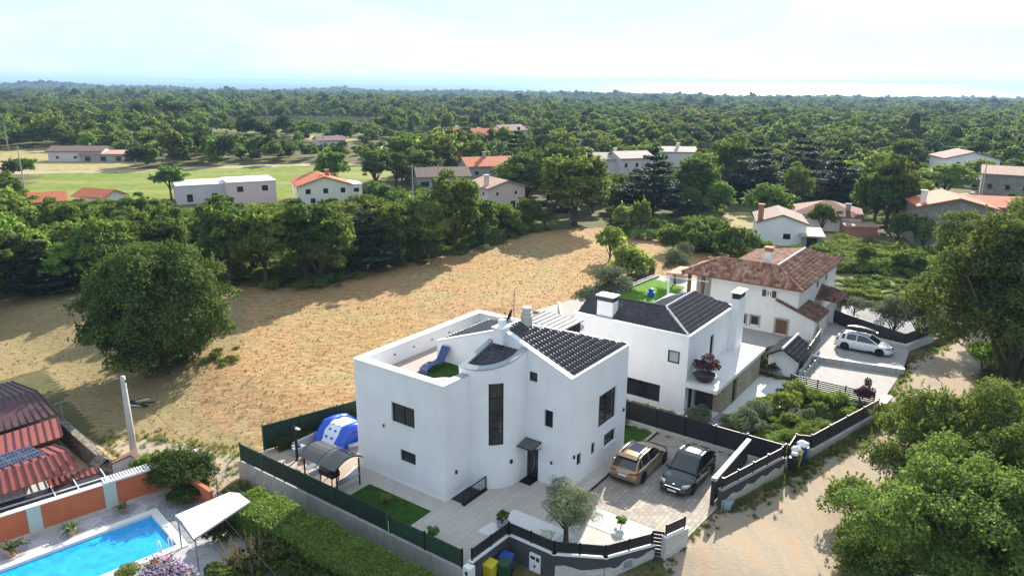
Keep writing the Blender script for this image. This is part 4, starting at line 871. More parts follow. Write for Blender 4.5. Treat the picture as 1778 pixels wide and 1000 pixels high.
tiled(h3, R1, (-1, 0), 'tile_terracotta', .27, .38, .09, seed=6); tiled(h3, R2, (0, -1), 'tile_terracotta', .27, .38, .07, seed=7); tiled(h3, R3, (0, 1), 'tile_terracotta', .27, .38, .07, seed=8)
for p, q in ((C0, K0), (K0, C2_), (K0, K1), (K1, C3)): ridge(h3, (p[0], p[1], p[2] + .07), (q[0], q[1], q[2] + .07), 'tile_terracotta' if p is not K0 or q is not C2_ else 'slab_white', .1)
window(h3, (33.6, -5.1), (0, 1), (-1, 0), *ops[1], mull=0, frame='brown_wood', depth=.14); window(h3, (33.6, -5.1), (0, 1), (-1, 0), *ops[2], mull=0, frame='brown_wood', depth=.14)
wi = window(h3, (33.6, -5.1), (0, 1), (-1, 0), *ops[3], mull=1, frame='white_paint', depth=.08)
for b0 in (-1.5, -.6): m_ = MB(); m_.box(33.53, 33.58, b0, b0 + .36, 4.1, 4.72); m_.build('shutter', MT['dark_wood'], wi)
for o in ops[:3]:
    m_ = MB(); b0, b1 = o[0] - 5.1, o[1] - 5.1; z0 = .78 if o is ops[0] else o[2] - .14
    m_.box(33.55, 33.61, b0 - .16, b0 - .002, z0, o[3] + .16); m_.box(33.55, 33.61, b1 + .002, b1 + .16, z0, o[3] + .16); m_.box(33.552, 33.61, b0, b1, o[3] + .002, o[3] + .16); m_.build('stone_surround', MT['stone_clad'], h3)
m_ = MB(); m_.box(33.72, 33.78, -2.75, -1.75, .7, 2.15); d_ = m_.build('door', MT['dark_wood'], h3)
for k in range(4): m_ = MB(); m_.box(33.70, 33.725, -2.72 + k * .245, -2.52 + k * .245, .75, 2.1); m_.build('door_board', MT['brown_wood'], d_)
window(h3, (33.6, -3.5), (1, 0), (0, -1), 6.3, 7.2, 3.9, 4.6, mull=0, sill=None); window(h3, (33.6, -3.5), (1, 0), (0, -1), 9.6, 10.4, 3.95, 4.55, mull=0, sill=None); window(h3, (33.6, -5.1), (1, 0), (0, -1), 1.0, 1.6, 1.2, 2.2, mull=0)
m_ = MB(); m_.box(36.0, 36.7, .0, .65, 6.2, 7.75); ch = m_.build('chimney', MT['render_old'], h3)
m_ = MB(); m_.box(35.95, 36.75, -.05, .7, 7.75, 7.82); m_.box(36.02, 36.68, .02, .63, 7.82, 8.05); m_.box(35.9, 36.8, -.1, .75, 8.05, 8.15); m_.build('chimney_cap', MT['brick_red'], ch)
# porch on the right
PR = [(40.0, -5.6, 2.9), (44.0, -5.6, 2.9), (42.0, -3.6, 3.9)]; PL = [(40.0, -3.5, 2.95), (40.0, -5.6, 2.9), (42, -3.6, 3.9)]; PF = [(44.0, -5.6, 2.9), (44.0, -3.5, 2.9), (42, -3.6, 3.9)]
m_ = MB()
for q in (PR, PL, PF): m_.add([(x, y, z - .1) for x, y, z in q] + list(q), [(0, 1, 2), (5, 4, 3), (0, 1, 4, 3), (1, 2, 5, 4), (2, 0, 3, 5)])
m_.build('porch_roof', MT['tile_terracotta_old'], h3); tiled(h3, PR, (0, -1), 'tile_terracotta_old', .26, .34, .08, seed=9); tiled(h3, PL, (-1, 0), 'tile_terracotta_old', .26, .34, .08, seed=10)
m_ = MB(); m_.box(40.3, 40.8, -5.3, -4.8, 0, 2.85); m_.box(43.3, 43.7, -5.3, -4.8, 0, 2.85); m_.build('porch_pillar', MT['render_old'], h3)
# loggia on the left: roof on wooden posts over a pale floor
for a, b in ((34.2, 7.0), (34.2, 5.6)): m_ = MB(); m_.box(a, a + .28, b, b + .28, .7, EZ); m_.build('loggia_post', MT['brown_wood'], h3)
m_ = MB(); m_.box(33.6, 38, 4.66, 7.4, .5, .8); m_.box(33.2, 41, 7.4, 9.6, .4, .79); m_.build('loggia_floor', MT['slab_white'], h3)
m_ = MB(); m_.bar((33.5, 4.9, 2.3), (33.5, 7.0, 2.3), .06); m_.bar((33.5, 7.0, .9), (33.5, 4.9, 2.3), .05); m_.build('handrail', MT['zinc'], h3)
m_ = MB(); m_.box(37.0, 37.2, 4.7, 7.4, .7, 5.2); m_.build('loggia_back_wall', MT['render_grey'], h3)
# white awning corner post structure
aw = sroot('white_pergola', 'white pergola with a small tiled canopy beside the farmhouse loggia', 'pergola', 33.0, 8.5, .74)
m_ = MB(); m_.box(32.9, 33.1, 8.6, 8.8, .6, 5.0); m_.build('post', MT['white_paint'], aw)
m_ = MB(); m_.hexa([(32.7, 7.3, 5.0), (36.0, 7.3, 5.0), (36.0, 8.9, 4.9), (32.7, 8.9, 4.9)], [(32.7, 7.3, 5.15), (36.0, 7.3, 5.15), (36.0, 8.9, 5.05), (32.7, 8.9, 5.05)]); m_.build('canopy', MT['tile_terracotta'], aw)
m_ = MB(); m_.bar((32.95, 8.7, 4.6), (33.0, 4.7, 4.75), .07); m_.build('rail', MT['white_paint'], aw)
# ================================================================== fences and walls
def fence(name, label, cat, pts, h, mat, post='black_metal', step=1.9, group=None, pt=.05, caps=None, slats=None, gap=0.0, posts=True, ph=.08):
    """pts: (a,b,zbase) polyline; each bay is its own panel, each post its own post"""
    r_ = sroot(name, label, cat, *pts[0], group=group); done = set()
    for (a0, b0, z0), (a1, b1, z1) in zip(pts[:-1], pts[1:]):
        L = math.hypot(a1 - a0, b1 - b0); n = max(1, round(L / step)); dx, dy = (a1 - a0) / L, (b1 - b0) / L; nx, ny = -dy * pt / 2, dx * pt / 2
        for i in range(n + 1):
            a, b, z = a0 + (a1 - a0) * i / n, b0 + (b1 - b0) * i / n, z0 + (z1 - z0) * i / n
            if posts and (round(a, 2), round(b, 2)) not in done:
                done.add((round(a, 2), round(b, 2))); m_ = MB(); m_.bar((a, b, z - .05), (a, b, z + h + ph), .075); po = m_.build('post', MT[post], r_)
                if caps: m_ = MB(); m_.box(a - .05, a + .05, b - .05, b + .05, z + h + ph, z + h + ph + .03); m_.build('post_cap', MT[caps], po)
            if i == n: break
            a_, b_, z_ = a0 + (a1 - a0) * (i + 1) / n, b0 + (b1 - b0) * (i + 1) / n, z0 + (z1 - z0) * (i + 1) / n
            e = .045 / (L / n); p = (a + (a_ - a) * e, b + (b_ - b) * e, z + (z_ - z) * e); q = (a_ - (a_ - a) * e, b_ - (b_ - b) * e, z_ - (z_ - z) * e)
            if slats:
                for k in range(slats):
                    m_ = MB(); zz = .06 + (h - .06) * k / slats; m_.hexa([(p[0] - nx, p[1] - ny, p[2] + zz), (q[0] - nx, q[1] - ny, q[2] + zz), (q[0] + nx, q[1] + ny, q[2] + zz), (p[0] + nx, p[1] + ny, p[2] + zz)], [(p[0] - nx, p[1] - ny, p[2] + zz + h / slats - .05), (q[0] - nx, q[1] - ny, q[2] + zz + h / slats - .05), (q[0] + nx, q[1] + ny, q[2] + zz + h / slats - .05), (p[0] + nx, p[1] + ny, p[2] + zz + h / slats - .05)]); m_.build('slat', MT[mat], r_)
            else:
                m_ = MB(); m_.hexa([(p[0] - nx, p[1] - ny, p[2] + .04), (q[0] - nx, q[1] - ny, q[2] + .04), (q[0] + nx, q[1] + ny, q[2] + .04), (p[0] + nx, p[1] + ny, p[2] + .04)], [(p[0] - nx, p[1] - ny, p[2] + h), (q[0] - nx, q[1] - ny, q[2] + h), (q[0] + nx, q[1] + ny, q[2] + h), (p[0] + nx, p[1] + ny, p[2] + h)]); m_.build('panel', MT[mat], r_)
    return r_
def gwall(name, label, pts, w, zb, mat, cop=None, cw=.06, group=None, cat='wall'):
    """garden wall along pts (a,b,ztop) down to zb"""
    r_ = sroot(name, label, cat, *pts[0], group=group)
    for (a0, b0, z0), (a1, b1, z1) in zip(pts[:-1], pts[1:]):
        L = math.hypot(a1 - a0, b1 - b0); nx, ny = -(b1 - b0) / L * w / 2, (a1 - a0) / L * w / 2; ex, ey = (a1 - a0) / L * w / 2, (b1 - b0) / L * w / 2
        a0 -= ex; b0 -= ey; a1 += ex; b1 += ey
        m_ = MB(); m_.hexa([(a0 - nx, b0 - ny, zb), (a1 - nx, b1 - ny, zb), (a1 + nx, b1 + ny, zb), (a0 + nx, b0 + ny, zb)], [(a0 - nx, b0 - ny, z0), (a1 - nx, b1 - ny, z1), (a1 + nx, b1 + ny, z1), (a0 + nx, b0 + ny, z0)]); m_.build('wall_section', MT[mat], r_)
        if cop:
            k = (w / 2 + .03) / (w / 2); m_ = MB(); m_.hexa([(a0 - nx * k, b0 - ny * k, z0 + .002), (a1 - nx * k, b1 - ny * k, z1 + .002), (a1 + nx * k, b1 + ny * k, z1 + .002), (a0 + nx * k, b0 + ny * k, z0 + .002)], [(a0 - nx * k, b0 - ny * k, z0 + cw), (a1 - nx * k, b1 - ny * k, z1 + cw), (a1 + nx * k, b1 + ny * k, z1 + cw), (a0 + nx * k, b0 + ny * k, z0 + cw)]); m_.build('coping', MT[cop], r_)
    return r_
gwall('retaining_wall', 'long stained concrete retaining wall under the green mesh fence', [(-9.05, 18.3, .05), (-9.05, .35, .05)], .28, -2.2, 'concrete')
fence('mesh_fence', 'green mesh fence standing on the stained concrete wall', 'fence', [(-9.05, 18.3, .06), (-9.05, 5.6, .06)], 1.15, 'green_mesh', 'green_plastic', 2.1)
fence('mesh_fence', 'low green netting fence at the end of the concrete wall near the bins', 'fence', [(-9.05, 5.4, .06), (-9.05, .5, .06)], 1.0, 'green_net', 'black_metal', 2.4)
fence('back_mesh_fence', 'green mesh fence along the field behind the inflatable slide', 'fence', [(-7.35, 18.3, 0), (-2.5, 16.8, 0), (3.5, 15.0, 0), (10.0, 13.2, 0)], 1.75, 'green_mesh', 'green_plastic', 2.3)
gwall('garden_wall', 'grey rendered garden wall with white coping curving round the olive tree', [(-8.7, .18, .36), (-5.8, .05, .36), (-5.8, -2.75, .36), (-4.55, -4.95, .36), (-2.25, -6.35, .36)], .24, -1.6, 'render_dark', 'coping')
fence('black_panel_fence', 'low black panel fence on the white coping around the olive tree', 'fence', [(-8.7, .18, .43), (-5.8, .05, .43), (-5.8, -2.75, .43), (-4.55, -4.95, .43), (-2.25, -6.35, .43)], .62, 'charcoal', 'black_metal', 1.45, ph=.05)
def wavy(mb, p, q, zb, z0, z1, n, w_, seed):
    rr = random.Random(seed); L = math.hypot(q[0] - p[0], q[1] - p[1]); nx, ny = -(q[1] - p[1]) / L * w_, (q[0] - p[0]) / L * w_; hs = [z0 + (z1 - z0) * i / n + .10 * math.sin(i * 1.1 + seed) + rr.uniform(-.04, .04) for i in range(n + 1)]
    for i in range(n):
        a = (p[0] + (q[0] - p[0]) * i / n, p[1] + (q[1] - p[1]) * i / n); b = (p[0] + (q[0] - p[0]) * (i + 1) / n, p[1] + (q[1] - p[1]) * (i + 1) / n)
        mb.hexa([(*a, zb), (*b, zb), (b[0] + nx, b[1] + ny, zb), (a[0] + nx, a[1] + ny, zb)], [(*a, hs[i]), (*b, hs[i + 1]), (b[0] + nx, b[1] + ny, hs[i + 1]), (a[0] + nx, a[1] + ny, hs[i])])
st_ = MB(); _o = MB(); _o.hexa([(-5.95, -2.9, -1.6), (-4.66, -5.09, -1.6), (-4.52, -4.95, -1.6), (-5.7, -2.85, -1.6)], [(-5.95, -2.9, -.2), (-4.66, -5.09, -.2), (-4.52, -4.95, -.2), (-5.7, -2.85, -.2)]); _o.hexa([(-4.66, -5.1, -1.6), (-2.2, -6.52, -1.6), (-2.2, -6.4, -1.6), (-4.6, -5.0, -1.6)], [(-4.66, -5.1, -.15), (-2.2, -6.52, .05), (-2.2, -6.4, .05), (-4.6, -5.0, -.15)])
wavy(st_, (-5.95, -2.9), (-4.64, -5.09), -1.6, -.3, -.25, 6, .1, 1); wavy(st_, (-4.66, -5.1), (-2.2, -6.52), -1.6, -.25, .1, 12, .1, 2)
so = sroot('stone_plinth', 'pale split-stone facing along the foot of the grey garden wall', 'stone facing', -4.6, -5, -1); st_.build('facing', MT['stone_split'], so)
gwall('gate_pier_wall', 'short white block wall between the garden gate and driveway gate', [(-1.95, -6.95, .93), (-.72, -7.42, .95)], .3, -1.3, 'stone_split', 'coping')
fence('black_panel_fence', 'black panel fence on the short white block wall at the drive entrance', 'fence', [(-1.95, -6.95, 1.0), (-.72, -7.42, 1.02)], .6, 'charcoal', 'black_metal', 2.4, ph=.05)
gt = sroot('garden_gate', 'narrow dark garden gate with horizontal bars between grey wall and white block', 'gate', -2.1, -6.6, -.5)
for k in range(8): m_ = MB(); z = -.45 + k * .21; m_.hexa([(-2.2, -6.38, z), (-2.02, -6.85, z), (-1.99, -6.84, z), (-2.17, -6.37, z)], [(-2.2, -6.38, z + .17), (-2.02, -6.85, z + .17), (-1.99, -6.84, z + .17), (-2.17, -6.37, z + .17)]); m_.build('slat', MT['charcoal'], gt)
m_ = MB(); m_.bar((-2.19, -6.36, -.6), (-2.19, -6.36, 1.2), .07); m_.bar((-1.99, -6.86, -.6), (-1.99, -6.86, 1.2), .07); m_.build('gate_frame', MT['black_metal'], gt)
# sliding gate, drawn back along the far side of the entrance
sg = sroot('sliding_gate', 'dark sliding driveway gate with white top rail, drawn open', 'gate', 4.2, -7.2, 0)
m_ = MB(); m_.box(3.6, 9.6, -7.40, -7.14, 1.56, 1.68); m_.build('top_rail', MT['coping'], sg)
for k in range(4): m_ = MB(); m_.box(3.72 + k * 1.47, 3.72 + k * 1.47 + 1.42, -7.3, -7.24, .12, 1.54); m_.build('panel', MT['charcoal'], sg)
m_ = MB(); m_.box(3.6, 3.74, -7.38, -7.16, 0, 1.75); m_.build('gate_post', MT['black_metal'], sg)
gwall('road_wall', 'grey and white stone wall rising beside the gravel road from the drive entrance', [(3.9, -7.68, 1.02), (9.2, -9.4, 1.22)], .28, -.6, 'render_dark', 'render_grey')
so = sroot('stone_plinth', 'pale split-stone facing along the roadside of the drive entrance wall', 'stone facing', 6, -8.5, 0); st_ = MB(); wavy(st_, (3.75, -7.85), (9.25, -9.6), -.6, .45, .8, 26, .1, 3); st_.build('facing', MT['stone_split'], so)
fence('black_panel_fence', 'black panel fence with white-capped posts on the roadside wall by the driveway', 'fence', [(3.9, -7.68, 1.08), (9.2, -9.4, 1.28)], .62, 'charcoal', 'black_metal', 1.4, caps='coping', ph=.06)
gwall('boundary_kerb', 'low white concrete kerb between the parked cars and the neighbour garden', [(10.15, 11.5, .3), (10.15, -9.3, .3)], .26, -.6, 'concrete_light')
fence('black_panel_fence', 'tall black panel fence with white-capped posts behind the two parked cars', 'fence', [(10.15, 11.5, .3), (10.15, -7.0, .3), (10.15, -9.35, .3)], 1.35, 'charcoal', 'black_metal', 1.95, caps='coping')
gwall('bin_recess_wall', 'pale stone wall behind the bins in the roadside recess', [(10.3, -9.5, .75), (12.1, -9.45, .75), (12.5, -10.3, .75)], .22, -.5, 'stone_split')
fence('black_panel_fence', 'black panel fence folded around the roadside bin recess', 'fence', [(10.3, -9.5, .76), (12.1, -9.45, .76), (12.5, -10.3, .76)], .85, 'charcoal', 'black_metal', 2.2)
gwall('road_wall', 'pale stone roadside wall below the long dark fence of the shrub garden', [(12.5, -10.35, .68), (16.0, -11.38, .74), (20.6, -12.75, .85)], .26, -.4, 'stone_split')
fence('black_panel_fence', 'long dark fence along the road in front of the shrub garden', 'fence', [(12.5, -10.3, .5), (20.8, -12.72, .62)], 1.15, 'charcoal', 'black_metal', 2.1)
gwall('corner_wall', 'tall white stone corner block by the road at the lower parking', [(20.9, -12.8, 1.25), (22.9, -12.95, 1.25)], .5, -.2, 'stone_split', 'coping')
fence('slatted_fence', 'dark horizontal slatted fence between the shrub garden and lower parking', 'fence', [(22.3, -6.3, .5), (22.3, -12.2, .5)], 1.1, 'charcoal', 'black_metal', 2.0, slats=7, pt=.03)
gwall('garden_kerb', 'low white wall under the dark slatted fence', [(22.15, -6.3, .52), (22.15, -12.2, .52)], .18, 0, 'slab_white')
gwall('parking_wall', 'pale block retaining wall dividing the lower and upper parking places', [(28.75, -6.3, 1.12), (30.0, -12.85, 1.12)], .35, 0, 'block_wall', 'coping', .03)
gwall('corner_wall', 'short pale wall between the gatehouse and the upper parking', [(24.8, -6.35, 1.0), (28.6, -6.2, 1.35)], .2, 0, 'stone_split')
fence('black_panel_fence', 'dark fence panels between the gatehouse and the white car', 'fence', [(25.4, -6.3, 1.05), (31.5, -6.1, 1.5)], 1.1, 'charcoal', 'black_metal', 2.0)
gwall('parking_side_wall', 'pale wall along the rear of the upper parking below the farmhouse', [(28.8, -6.0, 1.55), (35.6, -5.4, 1.6)], .25, 0, 'stone_split')
fence('glass_railing', 'low clear glass railing beside the gatehouse over the lower parking', 'railing', [(24.2, -6.8, .5), (28.5, -6.9, .5)], .75, 'clear_glass', 'zinc', 1.4, pt=.02)
fence('black_panel_fence', 'dark fence around the farmhouse gravel garden behind the white car', 'fence', [(40.0, -5.4, .95), (36.3, -12.05, .95), (44.0, -14.6, .98), (47.5, -15.5, 1.0)], 1.15, 'charcoal', 'black_metal', 2.6)
gwall('corner_wall', 'pale stone wall at the corner of the gravel garden fence', [(36.3, -9.8, 1.3), (35.9, -12.3, 1.3), (40.0, -13.7, 1.35)], .3, .2, 'stone_split')
gwall('corner_wall', 'second pale stone wall along the gravel garden, nearest the big tree', [(42.0, -14.3, 1.4), (47.5, -16.0, 1.4)], .35, .2, 'stone_split')
gwall('garden_wall', 'long thin wall behind the clipped hedge of the gravel garden', [(50.5, -3.6, 1.1), (49.8, -14.5, 1.1)], .2, .2, 'slab_white')
gwall('garden_wall', 'low grey wall beside the bright lawn of the farmhouse', [(30.0, 16.6, .95), (45.8, 15.6, 1.0)], .25, .2, 'concrete')
fence('dark_mesh_fence', 'dark fence along the far edge of the bright lawn', 'fence', [(34.0, 17.2, .8), (46.5, 16.4, .8)], 1.2, 'charcoal', 'black_metal', 2.2)
gwall('side_wall', 'pale wall running from the middle house to the field', [(13.3, 8.0, 2.2), (26.0, 17.0, 2.2)], .2, 0, 'concrete_light')
# stepping slabs in the shrub garden
for k in range(9):
    r_ = sroot('stepping_slab', 'white rectangular stepping slab crossing the shrub garden', 'stepping slab', 0, 0, .3, group='stepping slabs through the shrub garden')
    t = k / 8; a, b = 17.8 + 1.2 * (1 - t), -6.2 - 5.1 * t; x, y = W2(a, b); r_.location = (x, y, .3); r_['_o'] = [a, b, .3]
    m_ = MB(); m_.box(a - .45, a + .45, b - .2, b + .2, .28, .35); m_.build('slab', MT['slab_white'], r_)
def sthing(name, label, cat, mb, mat, a, b, z, group=None, smooth=False):
    me = mb.mesh(name, MT[mat], (a, b, z), smooth); ob = bpy.data.objects.new(name, me); link(ob); ob.location = (*W2(a, b), z); ob.rotation_euler = (0, 0, SROT); tag(ob, label, cat, group); ob['_o'] = [a, b, z]; return ob
m_ = MB(); m_.box(48.0, 49.0, -7.3, -6.7, .76, .84); sthing('white_cover', 'small white access cover in the gravel garden', 'cover', m_, 'white_paint', 48.5, -7, .8)
# wheelie bins
def bin_(a, b, z, mat, lid, label, rot=0):
    r_ = sroot('wheelie_bin', label, 'bin', a, b, z); r_.rotation_euler = (0, 0, SROT + rot); r_['_o'] = [0, 0, 0]
    m_ = MB(); m_.hexa([(-.22, -.22, .08), (.22, -.22, .08), (.22, .22, .08), (-.22, .22, .08)], [(-.29, -.29, .95), (.29, -.29, .95), (.29, .29, .95), (-.29, .29, .95)]); m_.box(-.31, .31, -.31, .31, .9, .95); m_.build('body', MT[mat], r_)
    m_ = MB(); m_.hexa([(-.32, -.33, .952), (.34, -.33, .952), (.34, .33, .952), (-.32, .33, .952)], [(-.3, -.3, 1.0), (.3, -.3, 1.06), (.3, .3, 1.06), (-.3, .3, 1.0)]); m_.build('lid', MT[lid], r_)
    m_ = MB(); m_.bar((.36, -.24, .95), (.36, .24, .95), .04); m_.build('handle', MT[mat], r_)
    for y in (-.24, .24): m_ = MB(); m_.tube([(.24, y - .03, .1), (.24, y + .03, .1)], .1, 12); m_.build('wheel', MT['tyre'], r_)
bin_(-7.75, -.2, -1.1, 'yellow_plastic', 'yellow_plastic', 'yellow wheelie bin against the wall under the near black fence'); bin_(-6.85, -.55, -1.08, 'blue_plastic', 'blue_plastic', 'blue wheelie bin beside the yellow one below the near fence', .1)
bin_(-7.25, -.75, -1.1, 'green_plastic', 'green_plastic', 'dark green wheelie bin between the yellow and blue ones', .2)
bin_(10.6, -9.95, .2, 'yellow_plastic', 'yellow_plastic', 'yellow bin with white bags on it in the roadside recess'); bin_(11.3, -10.1, .22, 'blue_plastic', 'blue_plastic', 'blue bin with a white bag on its lid in the roadside recess'); bin_(9.9, -9.95, .18, 'charcoal', 'charcoal', 'dark bin at the end of the roadside recess')
rs = random.Random(4)
def blob(name, label, cat, a, b, z, r, mat, sq=.6, group=None, seed=0):
    rr = random.Random(seed); m_ = MB(); n = 12; prof = []
    vs = []; rows = 6
    for i in range(rows + 1):
        ph = math.pi * i / rows
        for k in range(n):
            th = 2 * math.pi * k / n; q = r * (1 + rr.uniform(-.18, .18)); vs.append((a + q * math.sin(ph) * math.cos(th), b + q * math.sin(ph) * math.sin(th), z + r * sq + q * sq * math.cos(ph)))
    m_.add(vs, [(i * n + k, (i + 1) * n + k, (i + 1) * n + (k + 1) % n, i * n + (k + 1) % n) for i in range(rows) for k in range(n)])
    return sthing(name, label, cat, m_, mat, a, b, z, group, True)
blob('rubbish_bag', 'white rubbish bag lying on the yellow roadside bin', 'bag', 10.5, -9.9, 1.25, .3, 'white_vinyl', .6, None, 1); blob('rubbish_bag', 'crumpled white bag on the lid of the blue roadside bin', 'bag', 11.3, -10.1, 1.29, .36, 'white_vinyl', .55, None, 2); blob('rubbish_bag', 'small white bag on the dark roadside bin', 'bag', 9.9, -10.0, 1.25, .2, 'white_vinyl', .6, None, 3)
m_ = MB(); m_.box(3.7, 4.15, -8.3, -7.95, -.05, .32); m_.box(3.66, 4.19, -8.34, -7.91, .32, .38); sthing('meter_box', 'small grey utility box on the ground at the foot of the road wall', 'utility box', m_, 'grey_plastic', 3.9, -8.1, 0)
mc = sroot('letter_box', 'white meter cabinet with two small dark windows on the grey garden wall', 'cabinet', -5.93, -1.7, -.9); m_ = MB(); m_.box(-6.02, -5.93, -2.05, -1.4, -1.05, .0); m_.build('door', MT['white_paint'], mc)
m_ = MB(); m_.box(-6.035, -6.02, -1.75, -1.48, -.3, -.14); m_.build('slot', MT['charcoal'], mc); m_ = MB(); m_.box(-6.035, -6.02, -2.0, -1.82, -.34, -.12); m_.build('slot', MT['charcoal'], mc); m_ = MB(); m_.box(-6.035, -6.02, -1.78, -1.68, -.75, -.6); m_.build('lock', MT['charcoal'], mc)
ic = sroot('intercom_panel', 'small grey intercom panel on the stone-faced wall left of the garden gate', 'intercom', -3.6, -5.75, -.3); m_ = MB(); m_.hexa([(-3.85, -5.72, -.35), (-3.5, -5.92, -.35), (-3.46, -5.85, -.35), (-3.81, -5.65, -.35)], [(-3.85, -5.72, -.05), (-3.5, -5.92, -.05), (-3.46, -5.85, -.05), (-3.81, -5.65, -.05)]); m_.build('plate', MT['zinc'], ic)
pb = sroot('gate_pier', 'small pale pier with a doorbell at the corner of the bin enclosure', 'pier', -8.95, .05, -1); m_ = MB(); m_.box(-9.2, -8.8, -.1, .35, -1.8, .3); m_.build('pier', MT['coping'], pb); m_ = MB(); m_.box(-9.22, -9.2, .05, .2, -.1, .1); m_.build('bell_plate', MT['charcoal'], pb)
fence('bar_fence', 'short dark metal bar railing beside the bin enclosure', 'railing', [(-9.3, -.1, -1.15), (-9.3, -1.6, -1.2)], 1.0, 'black_metal', 'black_metal', 1.5, slats=6, pt=.02)
# ================================================================== cars (x forward, y left, z up in their own frame)
def car(name, label, cat, a, b, z, head, paint, kind='suv', L=4.75, W=1.95, H=1.66, dk='rim_dark'):
    x_, y_ = W2(a, b); r_ = root(name, label, cat, (x_, y_, z), SROT + head); r_['_o'] = [0, 0, 0]
    hl = L / 2; wx = (.30 * L, -.305 * L); wr = .36 if kind == 'suv' else .32; hw = W / 2; suv = kind == 'suv'
    belt = .98 if suv else .88
    xs = sorted(set(list(np.linspace(-hl, hl, 41)) + [w_ + d for w_ in wx for d in (-wr * 1.22, -wr * 1.0, -wr * .6, 0, wr * .6, wr * 1.0, wr * 1.22)]))
    def topz(x):
        t = x / hl
        pts = ([(-1, .72), (-.985, .92), (-.95, 1.02), (-.8, 1.04), (.2, 1.02), (.38, 1.0), (.72, .92), (.9, .80), (.985, .66), (1, .55)] if suv else [(-1, .62), (-.98, .86), (-.92, .95), (-.7, .96), (.2, .94), (.42, .93), (.72, .82), (.9, .68), (.985, .55), (1, .45)])
        return float(np.interp(t, [p[0] for p in pts], [p[1] for p in pts])) * (belt / 1.0 if suv else 1)
    def halfw(x):
        t = x / hl; return hw * float(np.interp(t, [-1, -.97, -.85, -.5, .5, .82, .95, 1], [.74, .84, .95, 1, .985, .93, .80, .66]))
    m_ = MB(); rows = []
    for x in xs:
        zb = .22 + .10 * max(0, abs(x) / hl - .9) * 10 * .9
        for w_ in wx:
            d = abs(x - w_)
            if d < wr * 1.2: zb = max(zb, wr + math.sqrt(max(0, (wr * 1.2) ** 2 - d * d)) - .02)
        zt = topz(x); hwx = halfw(x); zb = min(zb, zt - .12)
        zs1 = zb + (zt - zb) * .45; zs2 = zt - .10 * (zt - zb) - .03
        fl = 0.025 if any(abs(x - w_) < wr * 1.35 for w_ in wx) else 0
        ring = [(0, zb), (hwx * .93, zb), (hwx * .985 + fl, zb + .02), (hwx + fl, zs1), (hwx * .965 + fl * .6, zs2), (hwx * .90, zt - .01), (hwx * .6, zt + .015), (0, zt + .03)]
        rows.append(ring)
    K = 8; vs = []
    for x, ring in zip(xs, rows):
        vs += [(x, y, zz) for y, zz in ring] + [(x, -y, zz) for y, zz in ring[::-1][1:-1]]
    K = len(vs) // len(xs); fs = []
    for i in range(len(xs) - 1):
        for k in range(K): fs.append((i * K + k, i * K + (k + 1) % K, (i + 1) * K + (k + 1) % K, (i + 1) * K + k))
    fs.append(tuple(range(K - 1, -1, -1))); fs.append(tuple((len(xs) - 1) * K + k for k in range(K)))
    m_.add(vs, fs); m_.build('body', MT[paint], r_, smooth=True)
    # cabin
    C = ([(-.93, 1.0, .80), (-.80, 1.40, .74), (-.66, 1.60, .68), (-.45, 1.665, .66), (-.05, 1.66, .68), (.12, 1.58, .70), (.43, 1.0, .80)] if suv else [(-.95, .93, .80), (-.86, 1.2, .74), (-.70, 1.40, .68), (-.3, 1.49, .68), (.02, 1.46, .69), (.18, 1.34, .72), (.52, .92, .80)])
    if kind == 'coupe': C = [(-.94, 1.0, .80), (-.80, 1.16, .76), (-.58, 1.42, .70), (-.32, 1.56, .67), (-.05, 1.60, .68), (.10, 1.52, .70), (.40, 1.0, .80)]; 
    sc_h = H / 1.665 if suv else H / 1.49
    C = [(t * hl, zz * sc_h if zz > 1.05 else zz * (belt if suv else 1), w_ * hw) for t, zz, w_ in C]
    bz = (1.0 * belt if suv else .93) - .03
    roof_i = [i for i, c in enumerate(C) if c[1] > H * .93]
    g_ = MB(); vs = []
    for x, zz, w_ in C:
        wb = hw * .90 * (1 if zz < H * .8 else 1)
        vs += [(x, -halfw(x) * .90, bz), (x, -w_, zz), (x, -w_ * .5, zz + .03), (x, w_ * .5, zz + .03), (x, w_, zz), (x, halfw(x) * .90, bz)]
    n = len(C); fs = []
    for i in range(n - 1):
        for k in range(5): fs.append((i * 6 + k, i * 6 + k + 1, (i + 1) * 6 + k + 1, (i + 1) * 6 + k))
    fs.append((0, 1, 2, 3, 4, 5)); fs.append(tuple((n - 1) * 6 + k for k in range(5, -1, -1)))
    g_.add(vs, fs); g_.build('windows', MT['car_glass'], r_, smooth=False)
    # roof skin and pillars over the glass
    m_ = MB(); i0, i1 = 1 if kind != 'wagon' else 1, n - 2
    rf = [c for c in C[i0:i1 + 1]]
    rr = [c for c in rf if c[1] > H * .88]
    for (x0, z0, w0), (x1, z1, w1) in zip(rr[:-1], rr[1:]):
        A_ = [(x0, -w0 * 1.02, z0 - .02), (x0, -w0 * .5, z0 + .045), (x0, w0 * .5, z0 + .045), (x0, w0 * 1.02, z0 - .02)]; B_ = [(x1, -w1 * 1.02, z1 - .02), (x1, -w1 * .5, z1 + .045), (x1, w1 * .5, z1 + .045), (x1, w1 * 1.02, z1 - .02)]
        m_.add(A_ + B_, [(0, 1, 5, 4), (1, 2, 6, 5), (2, 3, 7, 6)])
